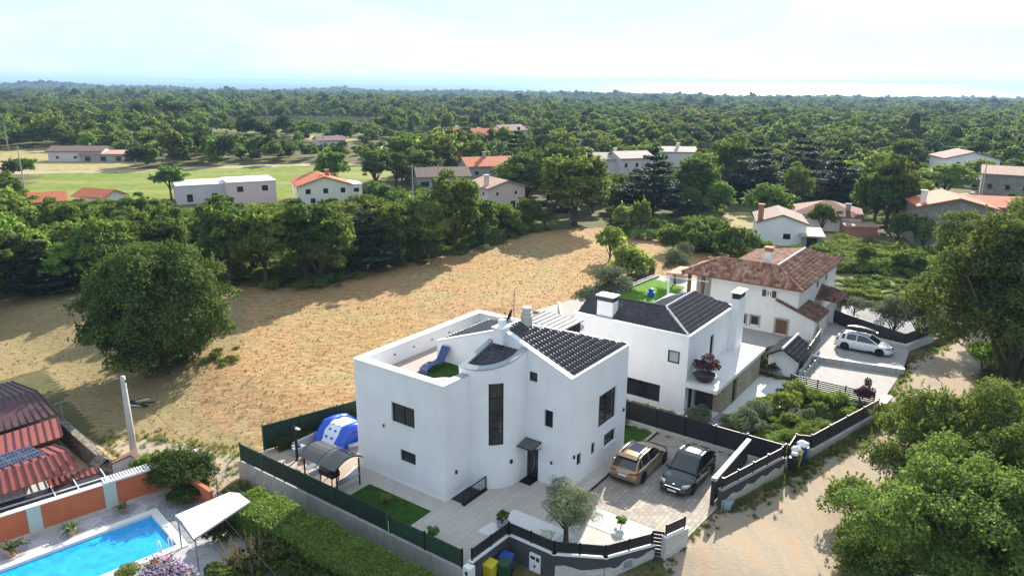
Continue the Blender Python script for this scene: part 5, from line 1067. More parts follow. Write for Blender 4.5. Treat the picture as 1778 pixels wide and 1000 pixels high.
    for s_ in (-1, 1):
        ln = [(x, s_ * w_ * 1.015, zz) for x, zz, w_ in C]
        for p, q in zip(ln[:-1], ln[1:]): m_.bar(p, q, .09, .05)
        for t, tw in ((-.22, .07), (-.60, .13), (-.80, .22) if kind != 'coupe' else (-.72, .16)):
            x = t * hl; zt = float(np.interp(x, [c[0] for c in C], [c[1] for c in C])); wt = float(np.interp(x, [c[0] for c in C], [c[2] for c in C]))
            if zt > bz + .15: m_.bar((x - .05, s_ * halfw(x) * .905, bz), (x, s_ * (wt + .01), zt), tw, .03, up=(0, s_, 0))
    m_.build('roof', MT[paint], r_, smooth=False)
    if suv and kind == 'suv' and 'gold' in paint:
        m_ = MB(); m_.box(-.45 * hl, -.02 * hl, -.42, .42, H + .035, H + .052); m_.build('sunroof', MT['glass_dark'], r_); m_ = MB(); m_.hexa([(-.98 * hl * .8, -.62, H - .1), (-.98 * hl * .8, .62, H - .1), (-.66 * hl, .6, H - .02), (-.66 * hl, -.6, H - .02)], [(-.98 * hl * .8, -.62, H - .06), (-.98 * hl * .8, .62, H - .06), (-.66 * hl, .6, H + .03), (-.66 * hl, -.6, H + .03)]); m_.build('rear_spoiler', MT[paint], r_)
    # wheels
    for w_ in wx:
        for s_ in (-1, 1):
            t_ = MB(); y0 = s_ * (hw - .24); y1 = s_ * (hw + .005); t_.tube([(w_, y0, wr), (w_, y0 + (y1 - y0) * .15, wr), (w_, y0 + (y1 - y0) * .85, wr), (w_, y1, wr)], [wr * .92, wr, wr, wr * .93], 22); wh = t_.build('wheel', MT['tyre'], r_)
            t_ = MB(); t_.lathe((0, 0, 0), [(.0, .0), (wr * .16, .0), (wr * .66, -.02), (wr * .68, .02)], 20)
            t_.v = [(w_ + x, y1 + s_ * (.012 + zz * .5), wr + y) for x, y, zz in t_.v]; rim = t_.build('rim', MT['car_black_trim'], wh)
            t_ = MB()
            for k in range(5):
                an = 2 * math.pi * k / 5 + .3; t_.bar((w_, y1 + s_ * .02, wr), (w_ + math.cos(an) * wr * .66, y1 + s_ * .02, wr + math.sin(an) * wr * .66), .05, .025, up=(0, 1, 0))
            for k in range(16):
                an = 2 * math.pi * k / 16; a2 = 2 * math.pi * (k + 1) / 16; t_.bar((w_ + math.cos(an) * wr * .68, y1 + s_ * .015, wr + math.sin(an) * wr * .68), (w_ + math.cos(a2) * wr * .68, y1 + s_ * .015, wr + math.sin(a2) * wr * .68), .03)
            t_.build('spokes', MT[dk], wh)
    # lights, bumpers, plate, mirrors, handles
    xf, xr = hl, -hl
    for s_ in (-1, 1):
        m_ = MB(); m_.hexa([(xf - .30, s_ * hw * .55, .62), (xf - .10, s_ * hw * .52, .62), (xf - .22, s_ * hw * .86, .66), (xf - .52, s_ * hw * .93, .68)], [(xf - .32, s_ * hw * .55, .74), (xf - .14, s_ * hw * .52, .72), (xf - .25, s_ * hw * .86, .78), (xf - .55, s_ * hw * .935, .80)]); m_.build('headlight', MT['lamp_clear'], r_)
        m_ = MB(); m_.hexa([(xr + .04, s_ * hw * .42, .80), (xr - .015, s_ * hw * .42, .80), (xr + .06, s_ * hw * .83, .82), (xr + .32, s_ * hw * .955, .84)], [(xr + .06, s_ * hw * .42, .88), (xr + .0, s_ * hw * .42, .88), (xr + .08, s_ * hw * .83, .92), (xr + .34, s_ * hw * .945, .94)]); m_.build('tail_light', MT['lamp_red'], r_)
        m_ = MB(); xm = .33 * hl; m_.hexa([(xm, s_ * hw * .88, 1.0 * belt + .02), (xm + .14, s_ * hw * .88, 1.0 * belt + .02), (xm + .12, s_ * hw * 1.12, 1.0 * belt + .04), (xm + .02, s_ * hw * 1.12, 1.0 * belt + .04)], [(xm, s_ * hw * .88, 1.0 * belt + .12), (xm + .14, s_ * hw * .88, 1.0 * belt + .12), (xm + .10, s_ * hw * 1.12, 1.0 * belt + .17), (xm + .02, s_ * hw * 1.12, 1.0 * belt + .17)]); m_.build('mirror', MT['car_black_trim'] if 'white' not in paint else MT[paint], r_)
        for t in (.12, -.30): m_ = MB(); m_.box(t * hl - .1, t * hl + .1, s_ * (hw + .002) - .012, s_ * (hw + .002) + .012, belt * .82, belt * .82 + .03); m_.build('door_handle', MT['zinc'], r_)
        m_ = MB(); m_.box(wx[1] + wr * 1.25, wx[0] - wr * 1.25, s_ * (hw * .955) - .02, s_ * (hw * .985) + .02, .2, .34); m_.build('sill_trim', MT['car_black_trim'], r_)
        for t in (.28, -.08, -.42):
            m_ = MB(); m_.bar((t * hl, s_ * (hw + .001), .40), (t * hl, s_ * (hw * .975), belt * .9), .012, .01); m_.build('door_seam', MT['car_black_trim'], r_)
    m_ = MB(); m_.box(xf - .13, xf - .02, -hw * .5, hw * .5, .40, .60); m_.box(xf - .2, xf - .03, -hw * .72, hw * .72, .24, .34); m_.build('grille', MT['car_black_trim'], r_)
    m_ = MB(); m_.box(xf - .02, xf + .005, -.26, .26, .34, .45); m_.build('number_plate', MT['plate_white'], r_)
    m_ = MB(); m_.box(xr - .01, xr + .03, -.27, .27, .60, .72); m_.build('number_plate', MT['plate_white'], r_)
    m_ = MB(); m_.box(xr + .0, xr + .2, -hw * .78, hw * .78, .24, .38); m_.build('rear_bumper_trim', MT['car_black_trim'], r_)
    m_ = MB(); m_.lathe((xf - .17, 0, .735), [(.0, .02), (.055, .01), (.06, 0)], 14); m_.build('badge', MT['rim_silver'], r_)
    m_ = MB(); m_.box(-hl * .85, hl * .85, -hw * .8, hw * .8, .2, .55); m_.build('underbody', MT['car_black_trim'], r_)
    return r_
car('gold_suv', 'sand-gold coupe SUV parked nose to the black fence', 'car', 5.0, -2.15, .012, 0, 'paint_gold', 'suv', 4.85, 1.98, 1.62)
cg = car('green_suv', 'dark green coupe SUV parked facing the road gate', 'car', 5.55, -5.05, .012, math.pi, 'paint_green', 'coupe', 4.85, 1.95, 1.6)
m_ = MB(); m_.hexa([(-1.3, -.5, 1.58), (.2, -.5, 1.66), (.2, .5, 1.66), (-1.3, .5, 1.58)], [(-1.3, -.5, 1.60), (.2, -.5, 1.68), (.2, .5, 1.68), (-1.3, .5, 1.60)]); m_.build('sunroof', MT['glass_dark'], cg)
cw = car('white_estate', 'white estate car with a black roof box on the upper parking', 'car', 33.0, -9.4, 1.0, -math.pi / 2, 'paint_white', 'wagon', 4.5, 1.78, 1.49)
rb = root('roof_box', 'long black roof box carried on the white estate car', 'roof box', cw.location, cw.rotation_euler[2]); rb['_o'] = [0, 0, 0]
m_ = MB(); n = 12
for i in range(n + 1):
    t = i / n; x = -1.55 + 2.5 * t; s_ = math.sin(math.pi * min(1, max(0, t * .92 + .06))) ** .45; hh = .42 * s_ * (1 - .35 * t); ww = .38 * (.55 + .45 * s_)
    m_.v += [(x, -ww, 1.68 - .0), (x, -ww * .95, 1.68 + hh * .6), (x, -ww * .6, 1.68 + hh), (x, ww * .6, 1.68 + hh), (x, ww * .95, 1.68 + hh * .6), (x, ww, 1.68)]
for i in range(n):
    for k in range(6): m_.f.append((i * 6 + k, i * 6 + (k + 1) % 6, (i + 1) * 6 + (k + 1) % 6, (i + 1) * 6 + k)); m_.m.append(0)
m_.f += [(0, 1, 2, 3, 4, 5), tuple(n * 6 + k for k in range(5, -1, -1))]; m_.m += [0, 0]
m_.build('shell', MT['roofbox_black'], rb, smooth=True)
for x in (-1.0, .2): m_ = MB(); m_.bar((x, -.65, 1.6), (x, .65, 1.6), .05); m_.bar((x, -.3, 1.6), (x, -.3, 1.7), .04); m_.bar((x, .3, 1.6), (x, .3, 1.7), .04); m_.build('crossbar', MT['zinc'], rb)
# ================================================================== neighbour on the left: pool, walls, red metal roofs
ZL = -1.04
POOLW = [AB(*at(x, y, ZL)[:2]) for x, y in ((262, 893), (305, 947), (150, 1008), (60, 1060), (-60, 1100), (8, 985))]
def pab(px, py, z): p = at(px, py, z); return AB(p[0], p[1])
terr_deck = [pab(*q, ZL) for q in ((-80, 985), (205, 868), (300, 845), (352, 870), (470, 895), (560, 960), (640, 1060), (-80, 1160))]
def ring_sheet(name, outer, inner, z, mat, thick):
    """sheet with a hole: strips from outer ring to inner ring (same count)"""
    m_ = MB(); n = len(outer)
    for i in range(n): j = (i + 1) % n; m_.hexa([(*outer[i], z - thick), (*outer[j], z - thick), (*inner[j], z - thick), (*inner[i], z - thick)], [(*outer[i], z), (*outer[j], z), (*inner[j], z), (*inner[i], z)])
    ob = m_.build(name, MT[mat], kind='structure'); ob.location = (*W2(0, 0), 0); ob.rotation_euler = (0, 0, SROT); return ob
A1p, B1p, C1p, D1p = (np.array(pab(*q, ZL)) for q in ((262, 893), (308, 946), (20, 1062), (-60, 1012)))
inner = [tuple(A1p), tuple(B1p), tuple(C1p), tuple(D1p)]
dA = (A1p - D1p) / np.linalg.norm(A1p - D1p); dB = (B1p - A1p) / np.linalg.norm(B1p - A1p)
def off(P, u, v): return tuple(np.array(P) + dA * u + dB * v)
mid = [off(A1p, .45, -.45), off(B1p, .45, .45), off(C1p, -.45, .45), off(D1p, -.45, -.45)]
out_ = [off(A1p, 3.4, -4.6), off(B1p, 5.0, 9.0), off(C1p, -9, 9.0), off(D1p, -9, -5.2)]
ring_sheet('pool_surround', mid, inner, ZL + .05, 'slab_white', 1.5); ring_sheet('crazy_paving', out_, mid, ZL, 'crazy_paving', 1.5)
def flat(name, poly, z, mat, thick=.06, kind='structure', **k): return lay(name, poly, z, mat, kind, thick, **k)
flat('pool_basin', inner, ZL - 1.3, 'render_white', .2); flat('pool_water', inner, ZL - .12, 'pool_water', .05)
flat('gravel_bed', [off(A1p, .5, -.5), off(B1p, .5, .3), off(B1p, 2.6, .3), off(A1p, 3.4, -2.4)], ZL + .02, 'gravel_grey', .08)
ld = sroot('pool_ladder', 'white handrails of the pool ladder at the near corner of the blue pool', 'pool ladder', *off(B1p, -.4, 0), ZL)
for s_ in (0, .55):
    m_ = MB(); p0 = off(B1p, -.35 - s_, .35); p1 = off(B1p, -.35 - s_, -.25); m_.tube([(*p0, ZL + .05), (*p0, ZL + .55), (*off(B1p, -.35 - s_, .05), ZL + .72), (*p1, ZL + .5), (*p1, ZL - .3)], .03, 8); m_.build('handrail', MT['white_paint'], ld, smooth=True)
tw = sroot('red_towel', 'crumpled red towel on the pool edge by the ladder', 'towel', *off(B1p, -1.2, .75), ZL); m_ = MB(); c_ = off(B1p, -1.2, .8); m_.hexa([(c_[0] - .5, c_[1] - .2, ZL + .06), (c_[0] + .5, c_[1] - .3, ZL + .06), (c_[0] + .4, c_[1] + .3, ZL + .06), (c_[0] - .4, c_[1] + .25, ZL + .06)], [(c_[0] - .4, c_[1] - .1, ZL + .13), (c_[0] + .3, c_[1] - .2, ZL + .18), (c_[0] + .3, c_[1] + .2, ZL + .1), (c_[0] - .3, c_[1] + .15, ZL + .16)]); m_.build('cloth', MT['red_cloth'], tw)
# orange wall with sage pilasters
W0 = np.array(pab(-30, 955, ZL)); W1 = np.array(pab(302, 845, ZL)); W2_ = np.array(pab(366, 880, ZL)); 
ow = sroot('terracotta_wall', 'terracotta-painted garden wall with pale sage pilasters behind the pool', 'wall', *W0, ZL)
dW = (W1 - W0) / np.linalg.norm(W1 - W0); nW = np.array([-dW[1], dW[0]]); LW = np.linalg.norm(W1 - W0)
def onw(u, d=0.): p = W0 + dW * u + nW * d; return (p[0], p[1])
def seg(mb, u0, u1, d0, d1, z0, z1, z1b=None):
    q = [onw(u0, d0), onw(u1, d0), onw(u1, d1), onw(u0, d1)]; mb.hexa([(*p, z0) for p in q], [(*q[0], z1), (*q[1], z1b or z1), (*q[2], z1b or z1), (*q[3], z1)])
if nW @ (np.array(pab(150, 800, ZL)) - W0) < 0: nW = -nW
m_ = MB(); seg(m_, -2, LW, 0, .25, ZL - .6, ZL + 1.55); m_.build('wall_section', MT['render_terracotta'], ow)
V2 = W2_ - W1; m_ = MB(); nV = np.array([-V2[1], V2[0]]) / np.linalg.norm(V2) * .22; m_.hexa([(*W1, ZL - .6), (*W2_, ZL - .6), (*(W2_ + nV), ZL - .6), (*(W1 + nV), ZL - .6)], [(*W1, ZL + 1.5), (*W2_, ZL + 1.0), (*(W2_ + nV), ZL + 1.0), (*(W1 + nV), ZL + 1.5)]); m_.build('wall_section', MT['render_terracotta'], ow)
for px, py in ((70, 935), (202, 890)):
    u = (np.array(pab(px, py, ZL)) - W0) @ dW; m_ = MB(); seg(m_, u - .33, u + .33, -.05, .3, ZL - .5, ZL + 1.57); m_.build('pilaster', MT['render_sage'], ow)
m_ = MB(); seg(m_, -2, LW, -.06, .32, ZL + 1.56, ZL + 1.62); m_.build('coping', MT['slab_white'], ow)
m_ = MB()
for k in range(34): seg(m_, LW * .62 + k * .16, LW * .62 + k * .16 + .1, -.1, .75, ZL + 1.63, ZL + 1.68)
m_.build('corrugated_capping', MT['metal_white'], ow, kind='stuff')
pw = sroot('pool_wall_base', 'pale stone edging strip at the foot of the terracotta wall', 'edging', *W0, ZL); m_ = MB(); seg(m_, -2, LW, -.3, -.01, ZL, ZL + .12); m_.build('strip', MT['slab_beige'], pw)
# black flat roof with white battens behind the wall
fr_ = sroot('lean_to_shelter', 'low dark lean-to roof with white battens and red sheets behind the terracotta wall', 'lean-to', *onw(3, 1), ZL)
m_ = MB(); seg(m_, -3, LW * .66, .35, 2.3, ZL + 1.2, ZL + 1.3); m_.build('roof_felt', MT['charcoal'], fr_)
m_ = MB(); seg(m_, -3, LW * .38, 1.25, 1.38, ZL + 1.32, ZL + 1.38); seg(m_, LW * .38, LW * .66, 1.2, 1.3, ZL + 1.32, ZL + 1.38); m_.build('batten', MT['metal_white'], fr_)
for u in (LW * .1, LW * .38, LW * .5, LW * .655): m_ = MB(); seg(m_, u, u + .06, .3, 2.9, ZL + 1.33, ZL + 1.4); m_.build('batten', MT['metal_white'], fr_)
def seam_roof(rt, q, mat, step=.45, rib=.05, rh=.06, name='roof_sheet', thick=.05, ribmat=None):
    """q: 4 corners eaveL, eaveR, topR, topL; standing ribs run up the slope"""
    q = [Vector(p) for p in q]; m_ = MB(); m_.hexa([tuple(p - Vector((0, 0, thick))) for p in q], [tuple(p) for p in q]); sh = m_.build(name, MT[mat], rt)
    n = max(2, int((q[1] - q[0]).length / step)); m_ = MB()
    for k in range(n + 1): m_.bar(q[0].lerp(q[1], k / n) + Vector((0, 0, rh / 2)), q[3].lerp(q[2], k / n) + Vector((0, 0, rh / 2)), rib, rh)
    m_.build('seam_ribs', MT[ribmat or mat], sh, kind='stuff')
def P3(px, py, z): p = pab(px, py, z); return (p[0], p[1], z)
seam_roof(fr_, [(*onw(LW * .38, 2.1), ZL + 1.35), (*onw(LW * .64, 2.1), ZL + 1.35), (*onw(LW * .64, 2.8), ZL + 1.5), (*onw(LW * .38, 2.8), ZL + 1.5)], 'metal_red', .3, .07, .05, ribmat='metal_purple')
seam_roof(fr_, [(*onw(-3, 2.1), ZL + 1.35), (*onw(LW * .37, 2.1), ZL + 1.35), (*onw(LW * .37, 2.9), ZL + 1.5), (*onw(-3, 2.9), ZL + 1.5)], 'metal_white', .35, .05, .05, ribmat='concrete')
for u in (1.5, LW * .35, LW * .65): m_ = MB(); p = onw(u, 2.3); m_.bar((*p, ZL - .2), (*p, ZL + 1.3), .08); m_.build('post', MT['dark_wood'], fr_)
# barn with purple and red seam roofs
bn_ = sroot('red_roofed_barn', 'long outbuilding with a maroon and red standing seam metal roof', 'outbuilding', *pab(60, 760, ZL), ZL)
z0, z1, z2 = ZL + 2.6, ZL + 2.9, ZL + 4.2
E0_ = P3(-60, 812, z0 - .1); E1_ = P3(109, 757, z0 - .1); T1 = P3(100, 724, z0 + .3); T0 = P3(-60, 775, z0 + .3)
seam_roof(bn_, [E0_, E1_, T1, T0], 'metal_red', .42, .06, ribmat='metal_purple')
U0 = P3(-60, 768, z0 + .45); U1 = P3(101, 718, z0 + .45); R1_ = P3(64, 679, z0 + 1.35); R0_ = P3(-60, 703, z0 + 1.35)
seam_roof(bn_, [U0, U1, R1_, R0_], 'metal_purple', .42, .05, ribmat='charcoal')
Q1_ = P3(20, 662, z0 + .9); Q0_ = P3(-60, 680, z0 + .9); seam_roof(bn_, [R0_, R1_, Q1_, Q0_], 'metal_purple', .42, .05, ribmat='charcoal')
m_ = MB(); bp_ = [E0_[:2], E1_[:2], Q1_[:2], Q0_[:2]]; c0 = np.mean(np.array(bp_), 0); m_.prism([tuple(c0 + (np.array(p) - c0) * .93) for p in bp_], ZL - .5, ZL + 2.3); m_.build('wall', MT['dark_wood'], bn_)
sh = sroot('open_barn', 'open shelter with a red standing seam roof carrying solar panels', 'shelter', *pab(80, 850, ZL), ZL)
z0 = ZL + 2.1
a0_, a1_, a2_, a3_ = P3(-60, 880, z0), P3(137, 812, z0), P3(117, 781, z0 + .75), P3(-60, 838, z0 + .75)
seam_roof(sh, [a0_, a1_, a2_, a3_], 'metal_red', .42, .06, ribmat='metal_purple')
b1_, b0_ = P3(93, 772, z0 + .45), P3(-60, 815, z0 + .45); seam_roof(sh, [a3_, a2_, b1_, b0_], 'metal_red', .42, .06, ribmat='metal_purple')
for px, py in ((108, 845), (50, 862), (0, 880), (90, 800), (30, 815)): p = pab(px, py - 6, ZL); m_ = MB(); m_.bar((*p, ZL - .3), (*p, z0 + .1), .1); m_.build('post', MT['brown_wood'], sh)
# solar panels: two rows of three
sp0, sp1, sp2, sp3 = (Vector(P3(*q, z0 + .95)) for q in ((-50, 838), (85, 790), (49, 773), (-40, 802)))
sp0 = Vector(P3(-33, 829, z0 + .6)); sp1 = Vector(P3(85, 789, z0 + .6)); sp2 = Vector(P3(50, 773, z0 + 1.25)); sp3 = Vector(P3(-60, 808, z0 + 1.25))
pr_ = sroot('solar_array', 'blue-grey solar panels mounted on the red roof of the open shelter', 'solar panels', *pab(40, 800, z0 + 1), z0)
for i in range(4):
    for j in range(2):
        u0_, u1_ = i / 4 + .004, (i + 1) / 4 - .004; v0_, v1_ = j / 2 + .008, (j + 1) / 2 - .008
        def S(u, v): return tuple(sp0.lerp(sp1, u).lerp(sp3.lerp(sp2, u), v))
        q = [S(u0_, v0_), S(u1_, v0_), S(u1_, v1_), S(u0_, v1_)]; m_ = MB(); m_.hexa([(x, y, z - .04) for x, y, z in q], q); pn = m_.build('panel', MT['zinc'], pr_)
        q = [S(u0_ + .008, v0_ + .02), S(u1_ - .008, v0_ + .02), S(u1_ - .008, v1_ - .02), S(u0_ + .008, v1_ - .02)]; m_ = MB(); m_.hexa([(x, y, z + .001) for x, y, z in q], [(x, y, z + .008) for x, y, z in q]); m_.build('cells', MT['solar_cells'], pn)
flat('yard_ground', [pab(*q, ZL) for q in ((-80, 960), (190, 860), (210, 800), (130, 745), (-80, 820))], ZL + .03, 'cut_straw', .2)
# white wall and dry-stone piers between yard and track
gwall('boundary_wall', 'old rough stone wall between the outbuildings and the track', [(*pab(112, 765, ZL), ZL + 1.6), (*pab(140, 790, ZL), ZL + 1.5), (*pab(178, 822, ZL), ZL + 1.4)], .45, ZL - .5, 'dry_stone')
gwall('tiled_white_wall', 'short white wall capped with half-round tiles beside the concrete pole', [(*pab(192, 835, ZL), ZL + 1.1), (*pab(233, 815, ZL), ZL + 1.1), (*pab(275, 845, ZL), ZL + 1.0)], .3, ZL - .5, 'render_old', 'tile_terracotta_old', .1)
pi_ = sroot('stone_pier', 'squat stone pier with a tilted slab cap between the shelter and white wall', 'pier', *pab(180, 838, ZL), ZL); p = pab(182, 838, ZL); m_ = MB(); m_.box(p[0] - .4, p[0] + .4, p[1] - .4, p[1] + .4, ZL - .3, ZL + 1.4); m_.build('pier', MT['dry_stone'], pi_)
m_ = MB(); m_.hexa([(p[0] - .55, p[1] - .5, ZL + 1.35), (p[0] + .1, p[1] - .5, ZL + 1.7), (p[0] + .1, p[1] + .5, ZL + 1.7), (p[0] - .55, p[1] + .5, ZL + 1.35)], [(p[0] - .55, p[1] - .5, ZL + 1.42), (p[0] + .1, p[1] - .5, ZL + 1.78), (p[0] + .1, p[1] + .5, ZL + 1.78), (p[0] - .55, p[1] + .5, ZL + 1.42)]); m_.hexa([(p[0] + .1, p[1] - .5, ZL + 1.7), (p[0] + .55, p[1] - .5, ZL + 1.4), (p[0] + .55, p[1] + .5, ZL + 1.4), (p[0] + .1, p[1] + .5, ZL + 1.7)], [(p[0] + .1, p[1] - .5, ZL + 1.78), (p[0] + .55, p[1] - .5, ZL + 1.47), (p[0] + .55, p[1] + .5, ZL + 1.47), (p[0] + .1, p[1] + .5, ZL + 1.78)]); m_.build('cap', MT['dry_stone'], pi_)
# concrete pole
q = at(236, 806, ZL); up = root('utility_pole', 'tall tapered concrete utility pole beside the gravel track', 'pole', tuple(q)); m_ = MB(); m_.tube([(0, 0, -.5), (-.05, .0, 6.1)], [.24, .15], 14); m_.build('shaft', MT['pole_concrete'], up, smooth=True); m_ = MB(); m_.bar((.14, -.05, 5.7), (.14, -.05, 5.9), .06); m_.build('insulator', MT['black_metal'], up)
q = at(115, 760, ZL); up2 = root('metal_post', 'thin metal post with a crosspiece at the corner of the maroon-roofed outbuilding', 'post', tuple(q)); m_ = MB(); m_.bar((0, 0, 0), (-.05, 0, 2.6), .07); m_.bar((-.45, -.1, 2.5), (.35, .15, 2.75), .07); m_.build('shaft', MT['zinc'], up2)
q = at(378, 855, ZL); up3 = root('iron_stake', 'rusty iron stake standing at the end of the terracotta wall', 'stake', tuple(q)); m_ = MB(); m_.bar((0, 0, 0), (0, 0, .9), .05); m_.build('stake', MT['brown_wood'], up3)
# white canopy by the pool
cz = ZL + 2.0
cn_ = sroot('white_canopy', 'white fabric canopy on thin metal posts beside the pool', 'canopy', *pab(370, 930, ZL), ZL)
K_ = [P3(304, 894, cz), P3(398, 854, cz), P3(434, 870, cz - .0), P3(336, 935, cz)]
k0, k1, k2, k3 = (np.array(p) for p in K_); r0 = (k0 + k3) / 2 + np.array([0, 0, .22]); r1 = (k1 + k2) / 2 + np.array([0, 0, .22])
m_ = MB(); m_.add([tuple(x) for x in (k0, k1, r1, r0, k2, k3)] + [tuple(x - np.array([0, 0, .03])) for x in (k0, k1, r1, r0, k2, k3)], [(0, 1, 2, 3), (3, 2, 4, 5), (9, 8, 7, 6), (11, 10, 8, 9), (0, 3, 9, 6), (3, 5, 11, 9), (1, 7, 8, 2), (2, 8, 10, 4), (0, 6, 7, 1), (5, 4, 10, 11)]); m_.build('fabric', MT['white_tarp'], cn_)
for p in (k0, k1, k2, k3): m_ = MB(); c2 = p + (np.mean([k0, k1, k2, k3], 0) - p) * .06; m_.bar((c2[0], c2[1], ZL), (c2[0], c2[1], cz), .06); m_.build('post', MT['zinc'], cn_)
for p, q in ((k3, k2), (k0, k3)): m_ = MB(); m_.bar(tuple(p - np.array([0, 0, .08])), tuple(q - np.array([0, 0, .08])), .06); m_.build('rail', MT['zinc'], cn_)
# field debris and service wires
for px, py, s_, lab in ((245, 708, .7, 'heap of old planks and tyres lying in the shade of the field edge'),):
    q = at(px, py); r_ = root('scrap_heap', lab, 'scrap heap', tuple(q)); rr = random.Random(3)
    for k in range(7): m_ = MB(); x, y = rr.uniform(-.8, .8), rr.uniform(-.4, .4); m_.bar((x - .5, y, .1 + k * .05), (x + .5, y + rr.uniform(-.4, .4), .15 + k * .06), .16, .05); m_.build('plank', MT['stone_white' if k % 3 == 0 else 'tyre'], r_)
for nm, p, q, sag, lab in (('overhead_cable', at(236, 806, ZL) + np.array([0, 0, 5.9]), at(640, 1010, 4.0), .9, 'thin black cable running from the concrete pole over the track'), ('overhead_cable', at(236, 806, ZL) + np.array([0, 0, 5.6]), at(520, 1040, 4.0), .8, 'lower thin black cable from the concrete pole over the pool canopy'),):
    m_ = MB(); pts = [tuple(p + (q - p) * t - np.array([0, 0, sag * 4 * t * (1 - t)])) for t in np.linspace(0, 1, 12)]; m_.tube(pts, .012, 5); ob = m_.build(nm, MT['black_metal'], None, label=lab, cat='cable')
# ================================================================== vegetation
def leafquads(rs, C, Nrm, size, asp=.55):
    n = len(C); r = rs.normal(size=(n, 3)); t = np.cross(Nrm, r); t /= np.linalg.norm(t, axis=1)[:, None] + 1e-9; b = np.cross(Nrm, t)
    s = (size * rs.uniform(.6, 1.35, n))[:, None]
    V = np.stack([C - t * s * .5, C - b * s * asp * .5 + Nrm * s * .12, C + t * s * .5, C + b * s * asp * .5 + Nrm * s * .12], 1).reshape(-1, 3)
    return V, np.arange(n * 4).reshape(-1, 4)
def unit(rs, n):
    d = rs.normal(size=(n, 3)); return d / np.linalg.norm(d, axis=1)[:, None]
def crown(seed, R, z0, z1, n, size, kind='round', clumps=46, asp=.6, rough=.16, cr=(.2, .36)):
    rs = np.random.RandomState(seed); zc, rz = (z0 + z1) / 2, (z1 - z0) / 2
    if kind == 'cedar':
        C, Nn = [], []; lv = 9
        for i in range(lv):
            t = i / (lv - 1); zz = z0 + (z1 - z0) * (.05 + .92 * t); rr = R * (1 - t) ** .75 + .3; m = int(n / lv * (1.7 * (1 - t) + .25))
            na = 7; an = rs.uniform(0, 6.28, na); k = rs.randint(0, na, m); q = rs.uniform(.1, 1, m) ** .7
            th = an[k] + rs.normal(0, .26, m); L = rr * q * (.75 + .35 * rs.rand(na)[k])
            C.append(np.stack([L * np.cos(th), L * np.sin(th), zz + rs.normal(0, .12, m) - .16 * L + .22 * q ** 2 * rr], 1)); nn = rs.normal(0, .45, (m, 3)); nn[:, 2] += 1; Nn.append(nn)
        C = np.concatenate(C); Nn = np.concatenate(Nn)
    elif kind == 'cone':
        t = rs.rand(n) ** 1.0; an = rs.uniform(0, 6.28, n); rr = R * np.sqrt(np.clip(1 - np.abs(t * 1.25 - .3) ** 2.2, .02, 1)) * (.75 + .3 * rs.rand(n)) * (1 + .12 * np.sin(an * 3 + t * 9)); C = np.stack([rr * np.cos(an), rr * np.sin(an), z0 + (z1 - z0) * t], 1); Nn = C - np.array([0, 0, zc]); Nn[:, 2] = .8
    else:
        d = unit(rs, clumps); 
        if kind == 'globe': pass
        elif kind == 'bush': d[:, 2] = np.abs(d[:, 2]) * 1.0 - .1
        else: d[:, 2] = np.where(d[:, 2] < -.55, -d[:, 2], d[:, 2])
        ph = rs.uniform(0, 6.28, 3)
        lob = 1 + rough * np.sin(3 * np.arctan2(d[:, 1], d[:, 0]) + ph[0]) + rough * np.sin(4 * d[:, 2] + ph[1])
        q = rs.uniform(.50, .92, clumps) * lob; q[: clumps // 5] *= .55
        if kind == 'globe': q = rs.uniform(.62, .96, clumps) * lob
        cc = d * q[:, None] * np.array([R, R, rz]) * .86 + np.array([0, 0, zc]); r = R * rs.uniform(cr[0], cr[1], clumps)
        w_ = r ** 2; k = rs.choice(clumps, n, p=w_ / w_.sum()); u = unit(rs, n); u[:, 2] = np.where(u[:, 2] < -.3, -u[:, 2] * .8, u[:, 2])
        f = rs.uniform(.55, 1.05, n) ** .6
        C = cc[k] + u * (r[k] * f)[:, None] * np.array([1, 1, .82]); Nn = u + rs.normal(0, .55, (n, 3)) + np.array([0, 0, .35])
        # loose sprigs standing out of the clumps give an uneven outline
        ns = int(n * .16 / 14); ks = rs.choice(clumps, ns, p=w_ / w_.sum()); us_ = unit(rs, ns); us_[:, 2] = np.abs(us_[:, 2]) * .9 + .1; us_ /= np.linalg.norm(us_, axis=1)[:, None]
        st = cc[ks] + us_ * (r[ks] * .85)[:, None]; Ls = r[ks] * rs.uniform(.25, .75, ns); tt = rs.rand(ns, 14)
        P_ = st[:, None] + us_[:, None] * (tt * Ls[:, None])[..., None] + rs.normal(0, 1, (ns, 14, 3)) * (size * .45 * (1.1 - tt))[..., None]
        C = np.concatenate([C, P_.reshape(-1, 3)]); Nn = np.concatenate([Nn, rs.normal(size=(ns * 14, 3)) + np.repeat(us_, 14, 0) * .6])
    Nn = Nn / (np.linalg.norm(Nn, axis=1)[:, None] + 1e-9)
    return leafquads(rs, C, Nn, size, asp)
